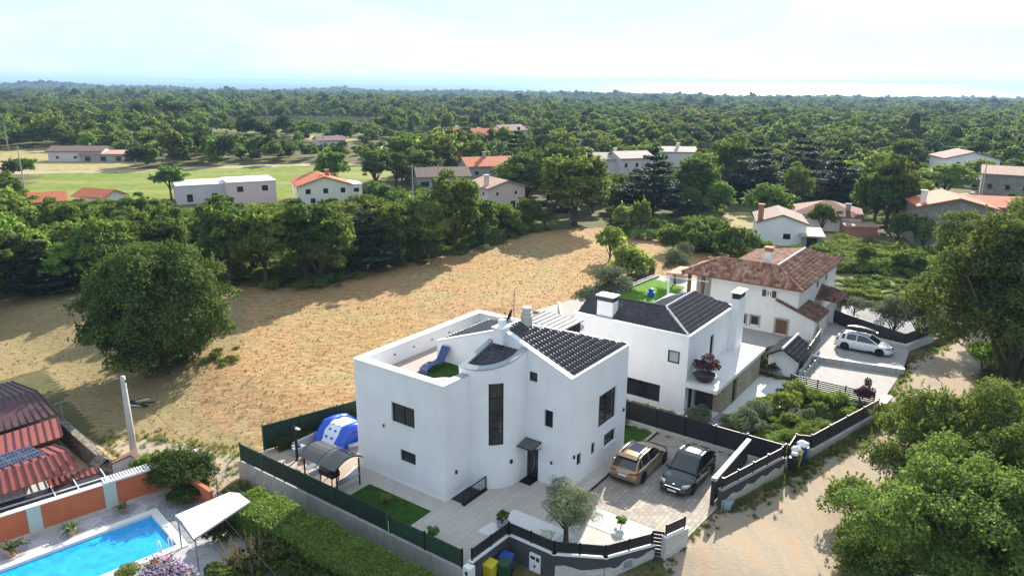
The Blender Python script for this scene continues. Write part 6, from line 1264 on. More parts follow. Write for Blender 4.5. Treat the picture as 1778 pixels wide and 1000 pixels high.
def trunkmb(seed, R, z0, z1, r=.28, limbs=6, bend=.25):
    rr = random.Random(seed); m_ = MB(); zm = z0 + (z1 - z0) * .45; bx, by = rr.uniform(-bend, bend), rr.uniform(-bend, bend)
    m_.tube([(0, 0, -.3), (bx * .3, by * .3, z0 * .6), (bx, by, z0 + .2 * (z1 - z0)), (bx * 1.3, by * 1.3, zm + (z1 - z0) * .25)], [r * 1.35, r, r * .75, r * .3], 9)
    for k in range(limbs):
        an = 6.28 * k / limbs + rr.uniform(-.3, .3); zs = z0 * .75 + rr.uniform(0, .25) * (z1 - z0); L = R * rr.uniform(.55, .8)
        m_.tube([(bx * .8, by * .8, zs), (bx + math.cos(an) * L * .45, by + math.sin(an) * L * .45, zs + (z1 - zs) * .3), (bx + math.cos(an) * L, by + math.sin(an) * L, zs + (z1 - zs) * .62)], [r * .5, r * .3, r * .1], 6)
    return m_
PROTO = {}
def proto(key, seed, R, z0, z1, n, size, mat, kind='round', **k):
    tr = k.pop('tr', .26); lim = k.pop('limbs', 6)
    V_, Q_ = crown(seed, R, z0, z1, n, size, kind, **k)
    cm = fastmesh('crown', V_, Q_, MT[mat]); tm = trunkmb(seed, R, max(z0, .3), z1, tr, lim).mesh('trunk', MT['bark'], smooth=True)
    PROTO[key] = (cm, tm, R, z1)
def tree(key, label, loc, s=1., sz=None, rz=0., name='broadleaf_tree', cat='tree', group=None, crown_name='crown'):
    cm, tm, R, H_ = PROTO[key]; r_ = root(name, label, cat, tuple(loc), rz, group)
    r_.scale = (s, s, sz or s)
    for nm, me in ((crown_name, cm), ('trunk', tm)):
        if me is None: continue
        ob = bpy.data.objects.new(nm, me); link(ob, r_)
    return r_
# -- unique near trees
proto('oak', 11, 7.3, -1.6, 12.0, 110000, .25, 'leaf_near', 'globe', clumps=260, tr=.45, cr=(.11, .22), rough=.09)
tree('oak', 'big rounded oak standing alone in the mown straw field', at(284, 640), .87, .97, name='oak_tree')
proto('road_a', 12, 6.6, .6, 13.2, 95000, .22, 'leaf_near_light', clumps=190, tr=.45, cr=(.10, .22), rough=.16)
proto('road_b', 13, 5.0, .8, 10.5, 60000, .2, 'leaf_near_light', clumps=150, tr=.35, cr=(.10, .22), rough=.2)
proto('road_c', 14, 5.4, .4, 9.0, 125000, .14, 'leaf_near_light', clumps=240, tr=.4, cr=(.08, .19), rough=.2)
proto('road_d', 15, 4.6, .2, 7.4, 85000, .13, 'leaf_near_light', clumps=190, tr=.35, cr=(.09, .19), rough=.2)
tree('road_a', 'tall dark oak leaning over the bend of the gravel road', at(1748, 690, .6), 1.1, name='oak_tree')
tree('road_b', 'lighter green tree behind the tall dark oak at the road bend', at(1700, 560, .7), 1.05, rz=1, name='oak_tree')
tree('road_b', 'lower spreading tree beyond the gravel garden wall', at(1668, 520, .7), .8, rz=3, name='oak_tree')
tree('road_b', 'dark tree at the right picture edge above the road bend', at(1790, 520, .8), 1.1, rz=2.2, name='oak_tree')
tree('road_c', 'large sunlit oak in front of the road bend, nearest the lower parking', at(1672, 940, -.2), .94, 1.04, rz=.5, name='oak_tree')
tree('road_d', 'dark spreading tree at the bottom right beside the gravel road', at(1640, 1080, -.4), 1.15, 1.2, rz=.7, name='oak_tree')
tree('road_c', 'tree half hidden behind the large sunlit oak at the right edge', at(1800, 900, .1), .85, rz=2.9, name='oak_tree')
tree('road_d', 'dark bushy tree at the right edge below the road bend', at(1775, 800, .3), .7, rz=1.9, name='oak_tree')
proto('bush_n', 16, 1.6, 0, 2.2, 9000, .13, 'leaf_privet', 'bush', clumps=40, tr=.06)
proto('bush_b', 17, 1.9, 0, 2.6, 9000, .14, 'leaf_bright', 'bush', clumps=40, tr=.06)
def bush(key, label, px, py, s=1., sz=None, rz=0, z=None, name='shrub', cat='shrub', group=None): return tree(key, label, at(px, py, z), s, sz, rz, name, cat, group, 'foliage')
bush('bush_b', 'yellow-green bush spilling over the road edge below the large sunlit oak', 1478, 905, 1.0, z=-.3); bush('bush_n', 'glossy green shrub at the bottom right beside the road', 1500, 985, 1.15, z=-.6)
bush('bush_b', 'bright green shrub under the tall dark oak at the road bend', 1706, 645, 1.0, rz=1, z=.6); bush('bush_n', 'low green shrub on the road shoulder right of the large oak', 1560, 760, 1.2, rz=2, z=.3)
bush('bush_b', 'sunlit shrub at the right edge beyond the large oak', 1745, 760, 1.2, rz=2, z=.3)
# -- tree line and mid-distance kinds
proto('t1', 21, 4.0, 1.2, 9.6, 11000, .42, 'leaf_oak', clumps=70, cr=(.16, .30), rough=.16); proto('t2', 22, 4.4, .9, 9.0, 12000, .40, 'leaf_mid', clumps=75, cr=(.16, .28), rough=.18); proto('t3', 23, 3.6, 1.0, 8.6, 10000, .38, 'leaf_dark', clumps=60, cr=(.16, .3), rough=.16)
proto('t4', 24, 3.9, .6, 8.0, 10000, .40, 'leaf_bright', clumps=60, cr=(.16, .28), rough=.2); proto('t5', 25, 3.2, .5, 7.2, 9000, .36, 'leaf_mid', clumps=50, cr=(.18, .32), rough=.2)
proto('t6', 26, 4.2, 1.3, 9.8, 11000, .40, 'leaf_oak', clumps=80, cr=(.14, .26), rough=.2)
proto('ced', 27, 5.6, .9, 10.5, 16000, .55, 'leaf_cedar', 'cedar', asp=.4); proto('cyp', 28, 1.5, .2, 11, 3500, .45, 'leaf_dark', 'cone')
proto('b1', 29, 2.3, 0, 3.0, 5000, .30, 'leaf_mid', 'bush', clumps=40, tr=.08); proto('b2', 30, 2.2, 0, 2.6, 5000, .28, 'leaf_dark', 'bush', clumps=36, tr=.08); proto('b3', 31, 2.0, 0, 2.4, 5000, .28, 'leaf_bright', 'bush', clumps=36, tr=.08)
proto('ol', 32, 1.7, .6, 3.4, 7000, .17, 'leaf_olive', clumps=44, asp=.3, cr=(.2, .36), tr=.1); proto('olb', 33, 1.5, .1, 2.3, 6500, .15, 'leaf_olive', 'bush', clumps=36, asp=.3, tr=.06)
TL = [('t3', 20, 512, .9, 'bushy dark tree at the left picture edge by the straw field'), ('ced', 78, 512, .62, 'spiky grey-green conifer at the left edge of the straw field'), ('t4', 128, 508, .8, 'slim light green tree left of the lone oak'), ('t2', 190, 500, .95, 'broad green tree behind the lone oak, left side'),
      ('t1', 400, 496, 1.0, 'tree just right of the lone oak at the field edge'), ('t6', 462, 500, 1.05, 'open tree with visible trunk at the straw field edge'), ('t3', 535, 492, 1.15, 'tall dark tree standing forward of the field tree line'), ('t5', 588, 486, 1.0, 'yellowish green tree next to the tall dark one at the field edge'),
      ('ced', 640, 468, .75, 'blue-green conifer in the middle of the field tree line'), ('t3', 690, 462, .95, 'dark tree right of the blue-green conifer'), ('t2', 738, 452, 1.0, 'round mid green tree in the tree line above the villa roof'), ('t1', 790, 440, 1.1, 'high sunlit tree in the tree line above the villa terrace'),
      ('t5', 838, 425, .95, 'loose green tree below the pink house'), ('t4', 872, 412, .7, 'small sunlit tree in front of the pink house'), ('t3', 912, 400, .62, 'small dark tree right of the pink house, by the field'), ('b1', 945, 398, 1.0, 'bush at the far corner of the straw field')]
for k, x, y, s, lab in TL: tree(k, lab, at(x, y), s, rz=x * .1, name='conifer_tree' if k == 'ced' else 'broadleaf_tree')
for k, x, y, s, sz, lab in [('t1', 998, 392, 1.75, 1.2, 'very large round tree at the far end of the straw field'), ('ced', 1132, 374, 1.25, 1.08, 'dark layered cedar right of the very large round tree'), ('t3', 1200, 362, 1.25, 1.15, 'dense dark tree beside the layered cedar'), ('ced', 1312, 352, 1.35, 1.1, 'wide dark cedar behind the pale blue house'),
      ('ced', 1452, 354, 1.35, .95, 'flat-topped cedar behind the low maroon-tiled house'), ('ced', 1385, 335, 1.2, 1.15, 'tall cedar between the two wide cedars'), ('t6', 1515, 402, .95, 1.05, 'brownish green tree left of the stone house'), ('t1', 1556, 405, .85, 1.05, 'second brownish green tree next to the stone house'),
      ('t4', 1330, 392, 1.0, .95, 'bright green tree behind the pale blue house'), ('t4', 1425, 402, .62, .62, 'small bright green tree right of the pale blue house'), ('t4', 1640, 345, 1.35, 1.0, 'wide light green tree in front of the white house with arches'), ('t2', 1700, 330, .9, .8, 'tree below the white house with arches'), ('cyp', 1580, 262, 1.5, 1.15, 'tall dark cypress rising above the woods on the right'),
      ('t4', 1405, 358, .5, .6, 'small light green tree left of the low maroon-tiled house'), ('t3', 1560, 305, 1.3, 1.1, 'dark rounded tree crown beneath the tall cypress'), ('t4', 780, 275, 1.6, 1.25, 'big yellow-green tree by the red-roofed farm'), ('t3', 655, 330, 1.1, 1.0, 'dark tree right of the cream house with orange roof'),
      ('t4', 1590, 425, .55, .62, 'small orchard tree in front of the stone house'), ('t3', 1558, 428, .5, .6, 'small dark orchard tree in the yard of the stone house'), ('t5', 1600, 432, .6, .6, 'rounded yard tree against the stone house wall'), ('ced', 900, 292, .9, 1.0, 'grey-green cedar behind the pink house'), ('cyp', 715, 232, .8, .55, 'small dark cypress at the edge of the vineyard')]:
    tree(k, lab, at(x, y), s, sz, rz=x * .07, name={'ced': 'cedar_tree', 'cyp': 'cypress_tree'}.get(k, 'broadleaf_tree'))
for k, x, y, s, sz, lab in [('t4', 1058, 453, .5, .62, 'slender young tree alone in the far part of the straw field'), ('b1', 1093, 499, 1.35, 1.5, 'dense green bushy tree beside the slender young tree'), ('ol', 1062, 534, 1.6, 1.2, 'silvery olive tree at the field edge behind the middle house'), ('olb', 1028, 545, 1.6, 1.3, 'silvery shrub left of the olive behind the middle house'),
      ('ol', 1172, 492, 1.1, 1.15, 'grey-green olive by the bright lawn'), ('ol', 1186, 468, .9, 1.0, 'small spiky olive beyond the bright lawn'), ('ol', 1545, 588, 1.3, 1.15, 'left one of two olives in the gravel garden'), ('ol', 1598, 592, 1.5, 1.25, 'right one of two olives in the gravel garden'), ('olb', 1482, 552, 1.3, 1.0, 'soft rounded silvery shrub by the farmhouse porch'),
      ('b2', 1168, 437, 1.0, 1.3, 'dark shrub at the far edge of the straw field, left of three'), ('b2', 1212, 437, 1.2, 1.4, 'dark shrub at the far edge of the straw field, middle of three'), ('b2', 1268, 448, 1.35, 1.7, 'large dark shrub left of the farmhouse chimney'), ('b1', 1085, 402, .95, 1.2, 'shrub near the far corner of the straw field, left of the slender tree'), ('b1', 1112, 403, .8, 1.5, 'upright shrub at the far corner of the straw field')]:
    nm = {'ol': 'olive_tree', 'olb': 'olive_shrub', 't4': 'young_tree'}.get(k, 'shrub'); tree(k, lab, at(x, y, .75 if 1140 < x < 1300 and y > 460 or x > 1400 else None), s, sz, rz=x * .07, name=nm, cat='tree' if k in ('ol', 't4') else 'shrub')
bush('b1', 'shrub against the left part of the gabled cottage facade', 1326, 442, .7, .6); bush('b2', 'shrub before the right corner of the gabled cottage', 1378, 446, .8, .6); bush('b1', 'shrub between the gabled cottage and the farmhouse roof', 1300, 440, .9, .8)
# near olive in front of the house
proto('oln', 40, 1.25, .75, 3.0, 26000, .07, 'leaf_olive', clumps=70, asp=.28, cr=(.18, .36), rough=.2, tr=.09)
x, y = W2(-4.35, -2.55); tree('oln', 'airy olive tree in the gravel bed inside the curved black fence', (x, y, 0), 1.45, 1.08, name='olive_tree')
proto('pb', 41, .42, .35, 1.05, 3500, .07, 'leaf_dark', clumps=24, tr=.03)
proto('sm', 42, .3, .0, .55, 900, .11, 'leaf_bright', 'bush', clumps=14, tr=.02)
x, y = W2(-5.05, .95); pr2 = tree('pb', 'round dark clipped shrub in a pale pot on the paving', (x, y, 0), .95, name='potted_shrub', cat='potted shrub')
m_ = MB(); m_.lathe((0, 0, 0), [(.25, 0), (.36, .1), (.38, .32), (.33, .33), (.0, .3)], 16); m_.build('pot', MT['concrete_pot'], pr2)
x, y = W2(-1.3, -4.1); tree('sm', 'small sprouting plant in the white gravel bed', (x, y, .02), 1.2, name='young_plant', cat='plant')
x, y = W2(-7.2, 7.6); tree('sm', 'low round shrub in the dark turf patch beside the near house', (x, y, .02), 1.3, name='young_plant', cat='plant')
x, y = W2(-8.2, 3.2); tree('sm', 'spiky plant by the green netting fence', (x, y, .02), 1.3, 1.6, name='young_plant', cat='plant')
# plum bushes
proto('plum', 43, .75, .1, 1.35, 3000, .10, 'leaf_plum', 'bush', clumps=34, tr=.03, rough=.25); cm, tm, *_ = PROTO['plum']; ob = bpy.data.objects.new('foliage', cm); link(ob, bwl); ob.location = (0.05, -.1, .25)
ob.scale = (1.45, 1.45, 1.15)
x, y = W2(21.7, -11.6); tree('plum', 'purple-leaved shrub at the corner of the slatted fence', (x, y, .4), 1.1, 1.55, name='plum_shrub', cat='shrub', crown_name='foliage')
# shrub garden
proto('g1', 44, .9, 0, 1.1, 3500, .11, 'leaf_mid', 'bush', clumps=30, tr=.04); proto('g2', 45, .8, 0, .9, 3500, .09, 'leaf_bright', 'bush', clumps=30, asp=.3, tr=.04); proto('g3', 46, .9, .0, 1.2, 4000, .10, 'leaf_olive', 'bush', clumps=30, asp=.3, tr=.04)
GARD = [('g3', 11.6, -3.3, 1.35, 'soft silvery shrub against the black fence, left of the shrub garden'), ('g3', 12.3, -6.4, 1.7, 'large feathery olive-green shrub in the middle of the shrub garden'), ('g2', 11.6, -7.6, 1.0, 'bright low shrub in front of the feathery one'), ('g1', 12.8, -5.0, .9, 'rounded green shrub left of the feathery shrub'),
        ('g3', 15.2, -6.0, 1.3, 'silvery shrub beside the stone-clad wall path'), ('g1', 16.8, -5.8, 1.0, 'dark green shrub at the end of the stone-clad wall'), ('g1', 18.0, -6.9, 1.25, 'green mound right of the stone-clad wall'), ('g2', 19.2, -7.3, 1.3, 'bright grassy mound before the slatted fence'), ('g1', 20.6, -7.2, 1.3, 'dark rounded shrub at the left end of the slatted fence'),
        ('g2', 20.5, -8.6, 1.3, 'tall yellow-green grassy shrub below the slatted fence'), ('g1', 20.6, -10.2, 1.2, 'leafy shrub below the middle of the slatted fence'), ('g2', 19.5, -11.2, 1.0, 'yellow-green shrub near the corner wall'), ('g2', 14.3, -9.6, 1.2, 'flowering bright shrub by the long dark road fence'), ('g2', 13.2, -8.9, 1.1, 'bright shrub near the bin recess'),
        ('g1', 15.8, -8.2, .9, 'low green shrub beside the stepping slabs'), ('g2', 16.2, -10.4, .9, 'pale green shrub behind the road fence'), ('g1', 11.0, -1.0, .9, 'dark shrub by the black fence under the middle house'), ('g1', 11.3, .8, .8, 'small shrub strip beside the middle house wall, nearer one'), ('g1', 11.4, 3.0, .8, 'small shrub beside the middle house wall, farther one'), ('g1', 19.0, -9.2, .8, 'low dark shrub between stepping slabs and slatted fence'), ('g3', 17.6, -8.9, .7, 'small silvery shrub at the end of the stepping slabs')]
for k, a, b, s, lab in GARD: x, y = W2(a, b); tree(k, lab, (x, y, .3), s, s * 1.05, rz=a, name='garden_shrub', cat='shrub', crown_name='foliage')
x, y = W2(9.3, 1.5); tree('g1', 'climbing shrub by the black fence over the small lawn', (x, y, .0), .7, name='garden_shrub', cat='shrub', crown_name='foliage')
x, y = W2(24.8, -3.2); tree('b2', 'dark green hedge bush behind the balcony slab before the farmhouse', (x, y, .3), .75, .55, name='garden_shrub', cat='shrub', crown_name='foliage')
x, y = W2(27.5, -3.6); tree('b2', 'dark shrub behind the gatehouse roof', (x, y, .3), .6, .5, name='garden_shrub', cat='shrub', crown_name='foliage')
def boxhedge(name, label, p0, p1, w_, z0, z1, n, size, mat, seed, wob=.14):
    """clipped hedge: leaves over a box-like body between two plot points"""
    rs = np.random.RandomState(seed); p0 = np.array(W2(*p0)); p1 = np.array(W2(*p1)); L = np.linalg.norm(p1 - p0); d = (p1 - p0) / L; nn = np.array([-d[1], d[0]])
    u = rs.rand(n) * L; face = rs.rand(n); h = z1 - z0; top = face < .45; s = np.where(rs.rand(n) < .5, -1, 1)
    lat = np.where(top, rs.uniform(-1, 1, n), s * (1 - rs.exponential(.06, n))) * w_ / 2; zz = np.where(top, z1 - rs.exponential(.05, n), z0 + rs.rand(n) * h)
    bump = wob * (np.sin(u * 1.9 + seed) + np.sin(u * 3.7 + 1) * .6 + rs.normal(0, .35, n)); lat = lat * (1 + bump * .3); zz = zz + bump * (zz - z0) / h * .8 - .12 * (np.abs(lat) / (w_ / 2)) ** 4
    C = np.stack([p0[0] + d[0] * u + nn[0] * lat, p0[1] + d[1] * u + nn[1] * lat, zz], 1)
    spr = rs.rand(n) < .12; C[spr] += rs.normal(0, 1, (spr.sum(), 3)) * np.array([.12, .12, .16]) * (size / .15)
    Nn = np.stack([nn[0] * np.where(top, 0, s), nn[1] * np.where(top, 0, s), np.where(top, 1., .2)], 1) + rs.normal(0, .55, (n, 3)); Nn /= np.linalg.norm(Nn, axis=1)[:, None]
    c = np.array([(p0[0] + p1[0]) / 2, (p0[1] + p1[1]) / 2, z0]); V_, Q_ = leafquads(rs, C - c, Nn, size, .6)
    r_ = root(name, label, 'hedge', tuple(c)); ob = bpy.data.objects.new('foliage', fastmesh('foliage', V_, Q_, MT[mat])); link(ob, r_)
    m_ = MB(); q0, q1 = p0 - c[:2] + d * .15, p1 - c[:2] - d * .15; k = nn * w_ * .33; m_.hexa([(*(q0 - k), 0), (*(q1 - k), 0), (*(q1 + k), 0), (*(q0 + k), 0)], [(*(q0 - k), h * .8), (*(q1 - k), h * .8), (*(q1 + k), h * .8), (*(q0 + k), h * .8)]); m_.build('stems', MT['leaf_dark'], r_)
    return r_
boxhedge('privet_hedge', 'long bright green clipped hedge below the stained concrete wall', (-12.0, 13.8), (-12.0, 0.6), 2.3, -1.2, .75, 100000, .13, 'leaf_bright', 3, wob=.1)
boxhedge('garden_hedge', 'low clipped hedge along the dark fence of the gravel garden', (41.0, -5.4), (37.0, -11.6), .9, .75, 1.5, 9000, .16, 'leaf_mid', 4); boxhedge('garden_hedge', 'clipped hedge at the back of the gravel garden', (50.0, -3.8), (49.2, -14.4), .9, .75, 1.7, 9000, .18, 'leaf_mid', 5)
lay('gravel_bed', [(39.5, -6.5), (36.8, -11.3), (44.0, -14.0), (49.3, -13.8), (49.9, -4.0), (44.0, -5.8)], .76, 'gravel_grey', thick=.05)
boxhedge('low_hedge', 'low dark hedge along the green mesh fence on the pool deck', (-6.9, 17.6), (-4.2, 16.9), .5, 0, .6, 4000, .12, 'leaf_dark', 6)
boxhedge('low_hedge', 'climber hedge on the field fence behind the inflatable slide', (-3.9, 16.7), (-1.0, 15.9), .5, 0, 1.0, 4000, .12, 'leaf_dark', 7)
# ivy over the terracotta wall
V_, Q_ = crown(51, 1.9, -.1, 2.3, 22000, .12, 'bush', clumps=80); ivy = root('climbing_ivy', 'dark ivy heaped over the end of the terracotta wall', 'ivy', tuple(at(318, 848, ZL)))
ob = bpy.data.objects.new('foliage', fastmesh('foliage', V_, Q_, MT['leaf_dark'])); link(ob, ivy); ob.scale = (1.35, 1.1, 1.0)
bush('b3', 'bright leafy plant behind the short white tiled wall', 252, 822, .42, .5, z=ZL + .2); bush('b2', 'dark creeper shading the pool gravel under the terracotta wall', 325, 868, .5, .4, z=ZL); bush('b3', 'yellowish shrub behind the maroon-roofed outbuilding', 90, 775, .35, .6, z=ZL)
# palms in pots
def palm(label, px, py, s, pot=True):
    q = at(px, py, ZL); r_ = root('potted_palm', label, 'potted palm', tuple(q)); rr = random.Random(px); m_ = MB()
    for k in range(22):
        an = rr.uniform(0, 6.28); el = rr.uniform(.3, 1.2); L = s * rr.uniform(.6, 1.0); base = Vector((0, 0, .42 * s)); d = Vector((math.cos(an) * math.cos(el), math.sin(an) * math.cos(el), math.sin(el)))
        prev = base
        for j in range(1, 6):
            t = j / 5; c = base + d * L * t - Vector((0, 0, .45 * L * t * t)); side = Vector((-math.sin(an), math.cos(an), 0)) * (.09 * s * (1 - t * .8))
            for sg in (-1, 1): m_.add([tuple(prev), tuple(c), tuple(c + side * sg * 2 + Vector((0, 0, -.05 * s))), tuple(prev + side * sg * 1.6)], [(0, 1, 2, 3)])
            prev = c
    m_.build('fronds', MT['leaf_palm'], r_)
    m_ = MB(); m_.lathe((0, 0, 0), [(.17 * s, 0), (.26 * s, .38 * s), (.28 * s, .38 * s), (.28 * s, .44 * s), (.23 * s, .44 * s), (0, .4 * s)], 16); m_.build('pot', MT['terracotta_pot'], r_)
palm('small potted palm against the right sage pilaster', 216, 890, .85); palm('potted palm in front of the terracotta wall, middle of the three', 125, 928, .9); palm('large potted palm at the left edge by the pool', 20, 965, 1.15)
# plume grasses and lilac flowers
def plumes(label, a, b, z, n, h, r, seed):
    x, y = W2(a, b); r_ = root('plume_bush', label, 'bush', (x, y, z)); rs = np.random.RandomState(seed)
    V_, Q_ = crown(seed, r, 0, h * .62, 9000, .12, 'bush', clumps=40); ob = bpy.data.objects.new('foliage', fastmesh('foliage', V_, Q_, MT['leaf_dark'])); link(ob, r_)
    C, Nn = [], []
    for k in range(n):
        an = rs.uniform(0, 6.28); q = r * math.sqrt(rs.rand()) * .95; x0, y0 = q * math.cos(an), q * math.sin(an); m = 90; t = rs.rand(m); hh = h * rs.uniform(.75, 1.1)
        C.append(np.stack([x0 * (1 + .25 * t) + rs.normal(0, .045, m) * (1.1 - t), y0 * (1 + .25 * t) + rs.normal(0, .045, m) * (1.1 - t), hh * (.45 + .55 * t)], 1)); Nn.append(rs.normal(size=(m, 3)))
    C = np.concatenate(C); Nn = np.concatenate(Nn); Nn /= np.linalg.norm(Nn, axis=1)[:, None]; V_, Q_ = leafquads(rs, C, Nn, .09, .5); ob = bpy.data.objects.new('plumes', fastmesh('plumes', V_, Q_, MT['seed_plume'])); link(ob, r_)
plumes('brown-plumed bush in front of the long clipped hedge', -14.6, 9.6, -1.1, 46, 2.1, 1.25, 61)
bush('b2', 'dark bush between the plumed bush and the long hedge', 500, 985, .9, .7, z=ZL); bush('b2', 'dark bush at the bottom edge left of the plumed bush', 400, 1030, .7, .6, z=ZL); bush('b2', 'dark bush at the bottom edge below the long hedge', 590, 1040, .9, .6, z=ZL); bush('b2', 'dark bush by the canopy post', 385, 935, .45, .45, z=ZL)
r_ = root('lilac_bush', 'lilac-flowering bush at the bottom edge beside the pool', 'flowering bush', tuple(at(285, 1030, ZL))); V_, Q_ = crown(62, 1.35, 0, 1.5, 9000, .11, 'bush', clumps=40); ob = bpy.data.objects.new('foliage', fastmesh('foliage', V_, Q_, MT['leaf_privet'])); link(ob, r_)
V_, Q_ = crown(62, 1.42, .1, 1.62, 4200, .09, 'bush', clumps=40, asp=.9); ob = bpy.data.objects.new('blossoms', fastmesh('blossoms', V_, Q_, MT['petal_lilac'])); link(ob, r_)
bush('g2', 'yellow-green shrub at the bottom edge left of the lilac bush', 225, 1003, 1.0, .8, z=ZL)
# ------------------------------------------------------------------ woods: individuals near, one mass beyond
# ================================================================== village houses
HOUSES = []
def vhouse(name, label, px, py, az, L, Wd, h, roof='gable', rh=1.6, wallm='render_cream', roofm='roof_orange', win=(), dz=0., over=.4, chim=None, cat='house', anchor='c', extra=None):
    """px,py: foot of the near facade centre; az: heading (deg) of the long axis; facade faces the viewer side (-y)"""
    hs_ = 1.0 if 'stone' in wallm or cat == 'building' or name in ('pale_blue_house', 'village_house', 'arched_house', 'stone_barn') else .78
    h *= hs_; rh *= .85; win = [(w[0], w[1], w[2], w[3] * hs_, w[4] * hs_, *w[5:]) for w in win]
    q = at(px, py); rz = math.pi / 2 - math.radians(az); r_ = root(name, label, cat, (q[0], q[1], q[2] + dz), rz); r_['_o'] = [0, 0, 0]
    y0, y1, x0, x1 = 0, Wd, -L / 2, L / 2
    HOUSES.append((q[0] - math.sin(rz) * Wd / 2, q[1] + math.cos(rz) * Wd / 2, max(L, Wd) * .5 + 1.6))
    m_ = MB(); fo = [w for w in win if w[0] == 'f']; lo = [w for w in win if w[0] == 'l']; ro = [w for w in win if w[0] == 'r']
    def ops(ws): return [tuple(w[1:5]) for w in ws]
    wall(m_, (x0, 0), (1, 0), (0, -1), L, -1.5, h, ops(fo), .15); wall(m_, (x0, 0), (0, 1), (-1, 0), Wd, -1.5, h, ops(lo), .15); wall(m_, (x1, 0), (0, 1), (1, 0), Wd, -1.5, h, ops(ro), .15); wall(m_, (x0, Wd), (1, 0), (0, 1), L, -1.5, h)
    if roof == 'gable':
        for x in (x0, x1): m_.poly([(x, 0, h), (x, Wd, h), (x, Wd / 2, h + rh)])
    if roof == 'gabley':
        for y in (0, Wd): m_.poly([(x0, y, h), (x1, y, h), (0, y, h + rh)])
    m_.build('wall', MT[wallm], r_)
    o = over; m_ = MB(); sl = rh / (Wd / 2) if roof != 'gabley' else rh / (L / 2)
    def slab(q): m_.hexa([(x, y, z - .02) for x, y, z in q], [(x, y, z + .16) for x, y, z in q])
    if roof == 'gable': slab([(x0 - o, -o, h - o * sl), (x1 + o, -o, h - o * sl), (x1 + o, Wd / 2, h + rh), (x0 - o, Wd / 2, h + rh)]); slab([(x0 - o, Wd / 2, h + rh), (x1 + o, Wd / 2, h + rh), (x1 + o, Wd + o, h - o * sl), (x0 - o, Wd + o, h - o * sl)])
    elif roof == 'gabley': slab([(x0 - o, -o, h - o * sl), (0, -o, h + rh), (0, Wd + o, h + rh), (x0 - o, Wd + o, h - o * sl)]); slab([(0, -o, h + rh), (x1 + o, -o, h - o * sl), (x1 + o, Wd + o, h - o * sl), (0, Wd + o, h + rh)])
    elif roof == 'hip':
        k = min(L, Wd) / 2; a_, b_ = (x0 + k, Wd / 2, h + rh), (x1 - k, Wd / 2, h + rh); c = [(x0 - o, -o, h), (x1 + o, -o, h), (x1 + o, Wd + o, h), (x0 - o, Wd + o, h)]
        for q_ in ([c[0], c[1], b_, a_], [c[2], c[3], a_, b_], [c[1], c[2], b_], [c[3], c[0], a_]): m_.poly(q_)
        m_.prism([p[:2] for p in c], h - .14, h - .01)
    elif roof == 'shed': slab([(x0 - o, -o, h), (x1 + o, -o, h), (x1 + o, Wd + o, h + rh), (x0 - o, Wd + o, h + rh)])
    else: m_.box(x0 - .1, x1 + .1, -.1, Wd + .1, h, h + .25)
    m_.build('roof', MT[roofm], r_)
    for w in win:
        O, U, Nn = {'f': ((x0, 0), (1, 0), (0, -1)), 'l': ((x0, 0), (0, 1), (-1, 0)), 'r': ((x1, 0), (0, 1), (1, 0))}[w[0]]
        nm = 'door' if w[3] < .3 else 'window'; window(r_, O, U, Nn, *w[1:5], depth=.12, mull=1 if w[2] - w[1] > 1 else 0, sill=None, name=nm, fw=.09, frame=w[5] if len(w) > 5 else 'dark_frame')
    if chim: m_ = MB(); cx_, cy_, ch_, cm_ = chim; m_.box(cx_ - .35, cx_ + .35, cy_ - .35, cy_ + .35, h, h + ch_); m_.box(cx_ - .45, cx_ + .45, cy_ - .45, cy_ + .45, h + ch_, h + ch_ + .15); m_.build('chimney', MT[cm_], r_)
    return r_
def wins(side, n, L, z, w=.9, h=1.2, off=0., fr='dark_frame'):
    return [(side, off + (L - off) * (i + .5) / n - w / 2, off + (L - off) * (i + .5) / n + w / 2, z, z + h, fr) for i in range(n)]
vhouse('flat_roof_house', 'unfinished pale grey cube house with flat roof, left of its pink twin', 352, 354, 62, 8.4, 8, 4.2, 'flat', wallm='render_lilac', roofm='slab_white', win=wins('f', 2, 8.6, .5, 1.0, 1.8) + wins('r', 1, 8, 2.4, 1, 1.2))
vhouse('flat_roof_house', 'unfinished pinkish cube house with flat roof and outside stairs', 440, 354, 62, 8.6, 8, 5.0, 'flat', wallm='render_pink', roofm='slab_white', win=wins('f', 2, 8.8, 2.9, 1.1, 1.3) + wins('r', 2, 8, .5, 1, 1.3))
vhouse('cream_house', 'cream two-storey house with bright orange tiled roof', 566, 354, 66, 9.4, 9, 4.4, 'gabley', 1.8, 'render_cream', 'roof_orange', win=wins('f', 3, 9.6, 2.4, .9, 1.2) + wins('l', 2, 9, 2.6, .9, 1.1) + wins('f', 2, 9.6, .2, .9, 1.2)[:1], chim=(1.0, 3, 2.4, 'brick_red'))
vhouse('cream_annex', 'small flat-roofed wing on the right of the orange-roofed house', 610, 350, 66, 4.4, 6, 3.9, 'flat', wallm='render_cream', roofm='slab_white', win=wins('f', 2, 4.4, 2.2, 1, 1))
vhouse('old_farm_building', 'old weathered grey farm building with curved vault front on the left', 132, 281, 84, 14, 7, 3.6, 'gable', 1.2, 'render_lilac', 'roof_brown', win=wins('f', 3, 14, 1.0, .8, .9))
vhouse('old_farm_wing', 'low wing with orange sheet roof beside the vaulted farm building', 180, 282, 84, 12, 6, 2.6, 'shed', .6, 'render_grey', 'roof_salmon', win=wins('f', 3, 12, .3, 1.4, 1.6))
vhouse('small_orange_house', 'low house at the left edge showing only its orange roof above the trees', 80, 364, 60, 6, 6, 1.7, 'gable', 1.4, 'render_old', 'roof_orange'); vhouse('small_orange_house', 'second low orange roof among the left trees, by the meadow', 155, 354, 110, 7, 5, 1.6, 'gable', 1.2, 'render_old', 'roof_orange')
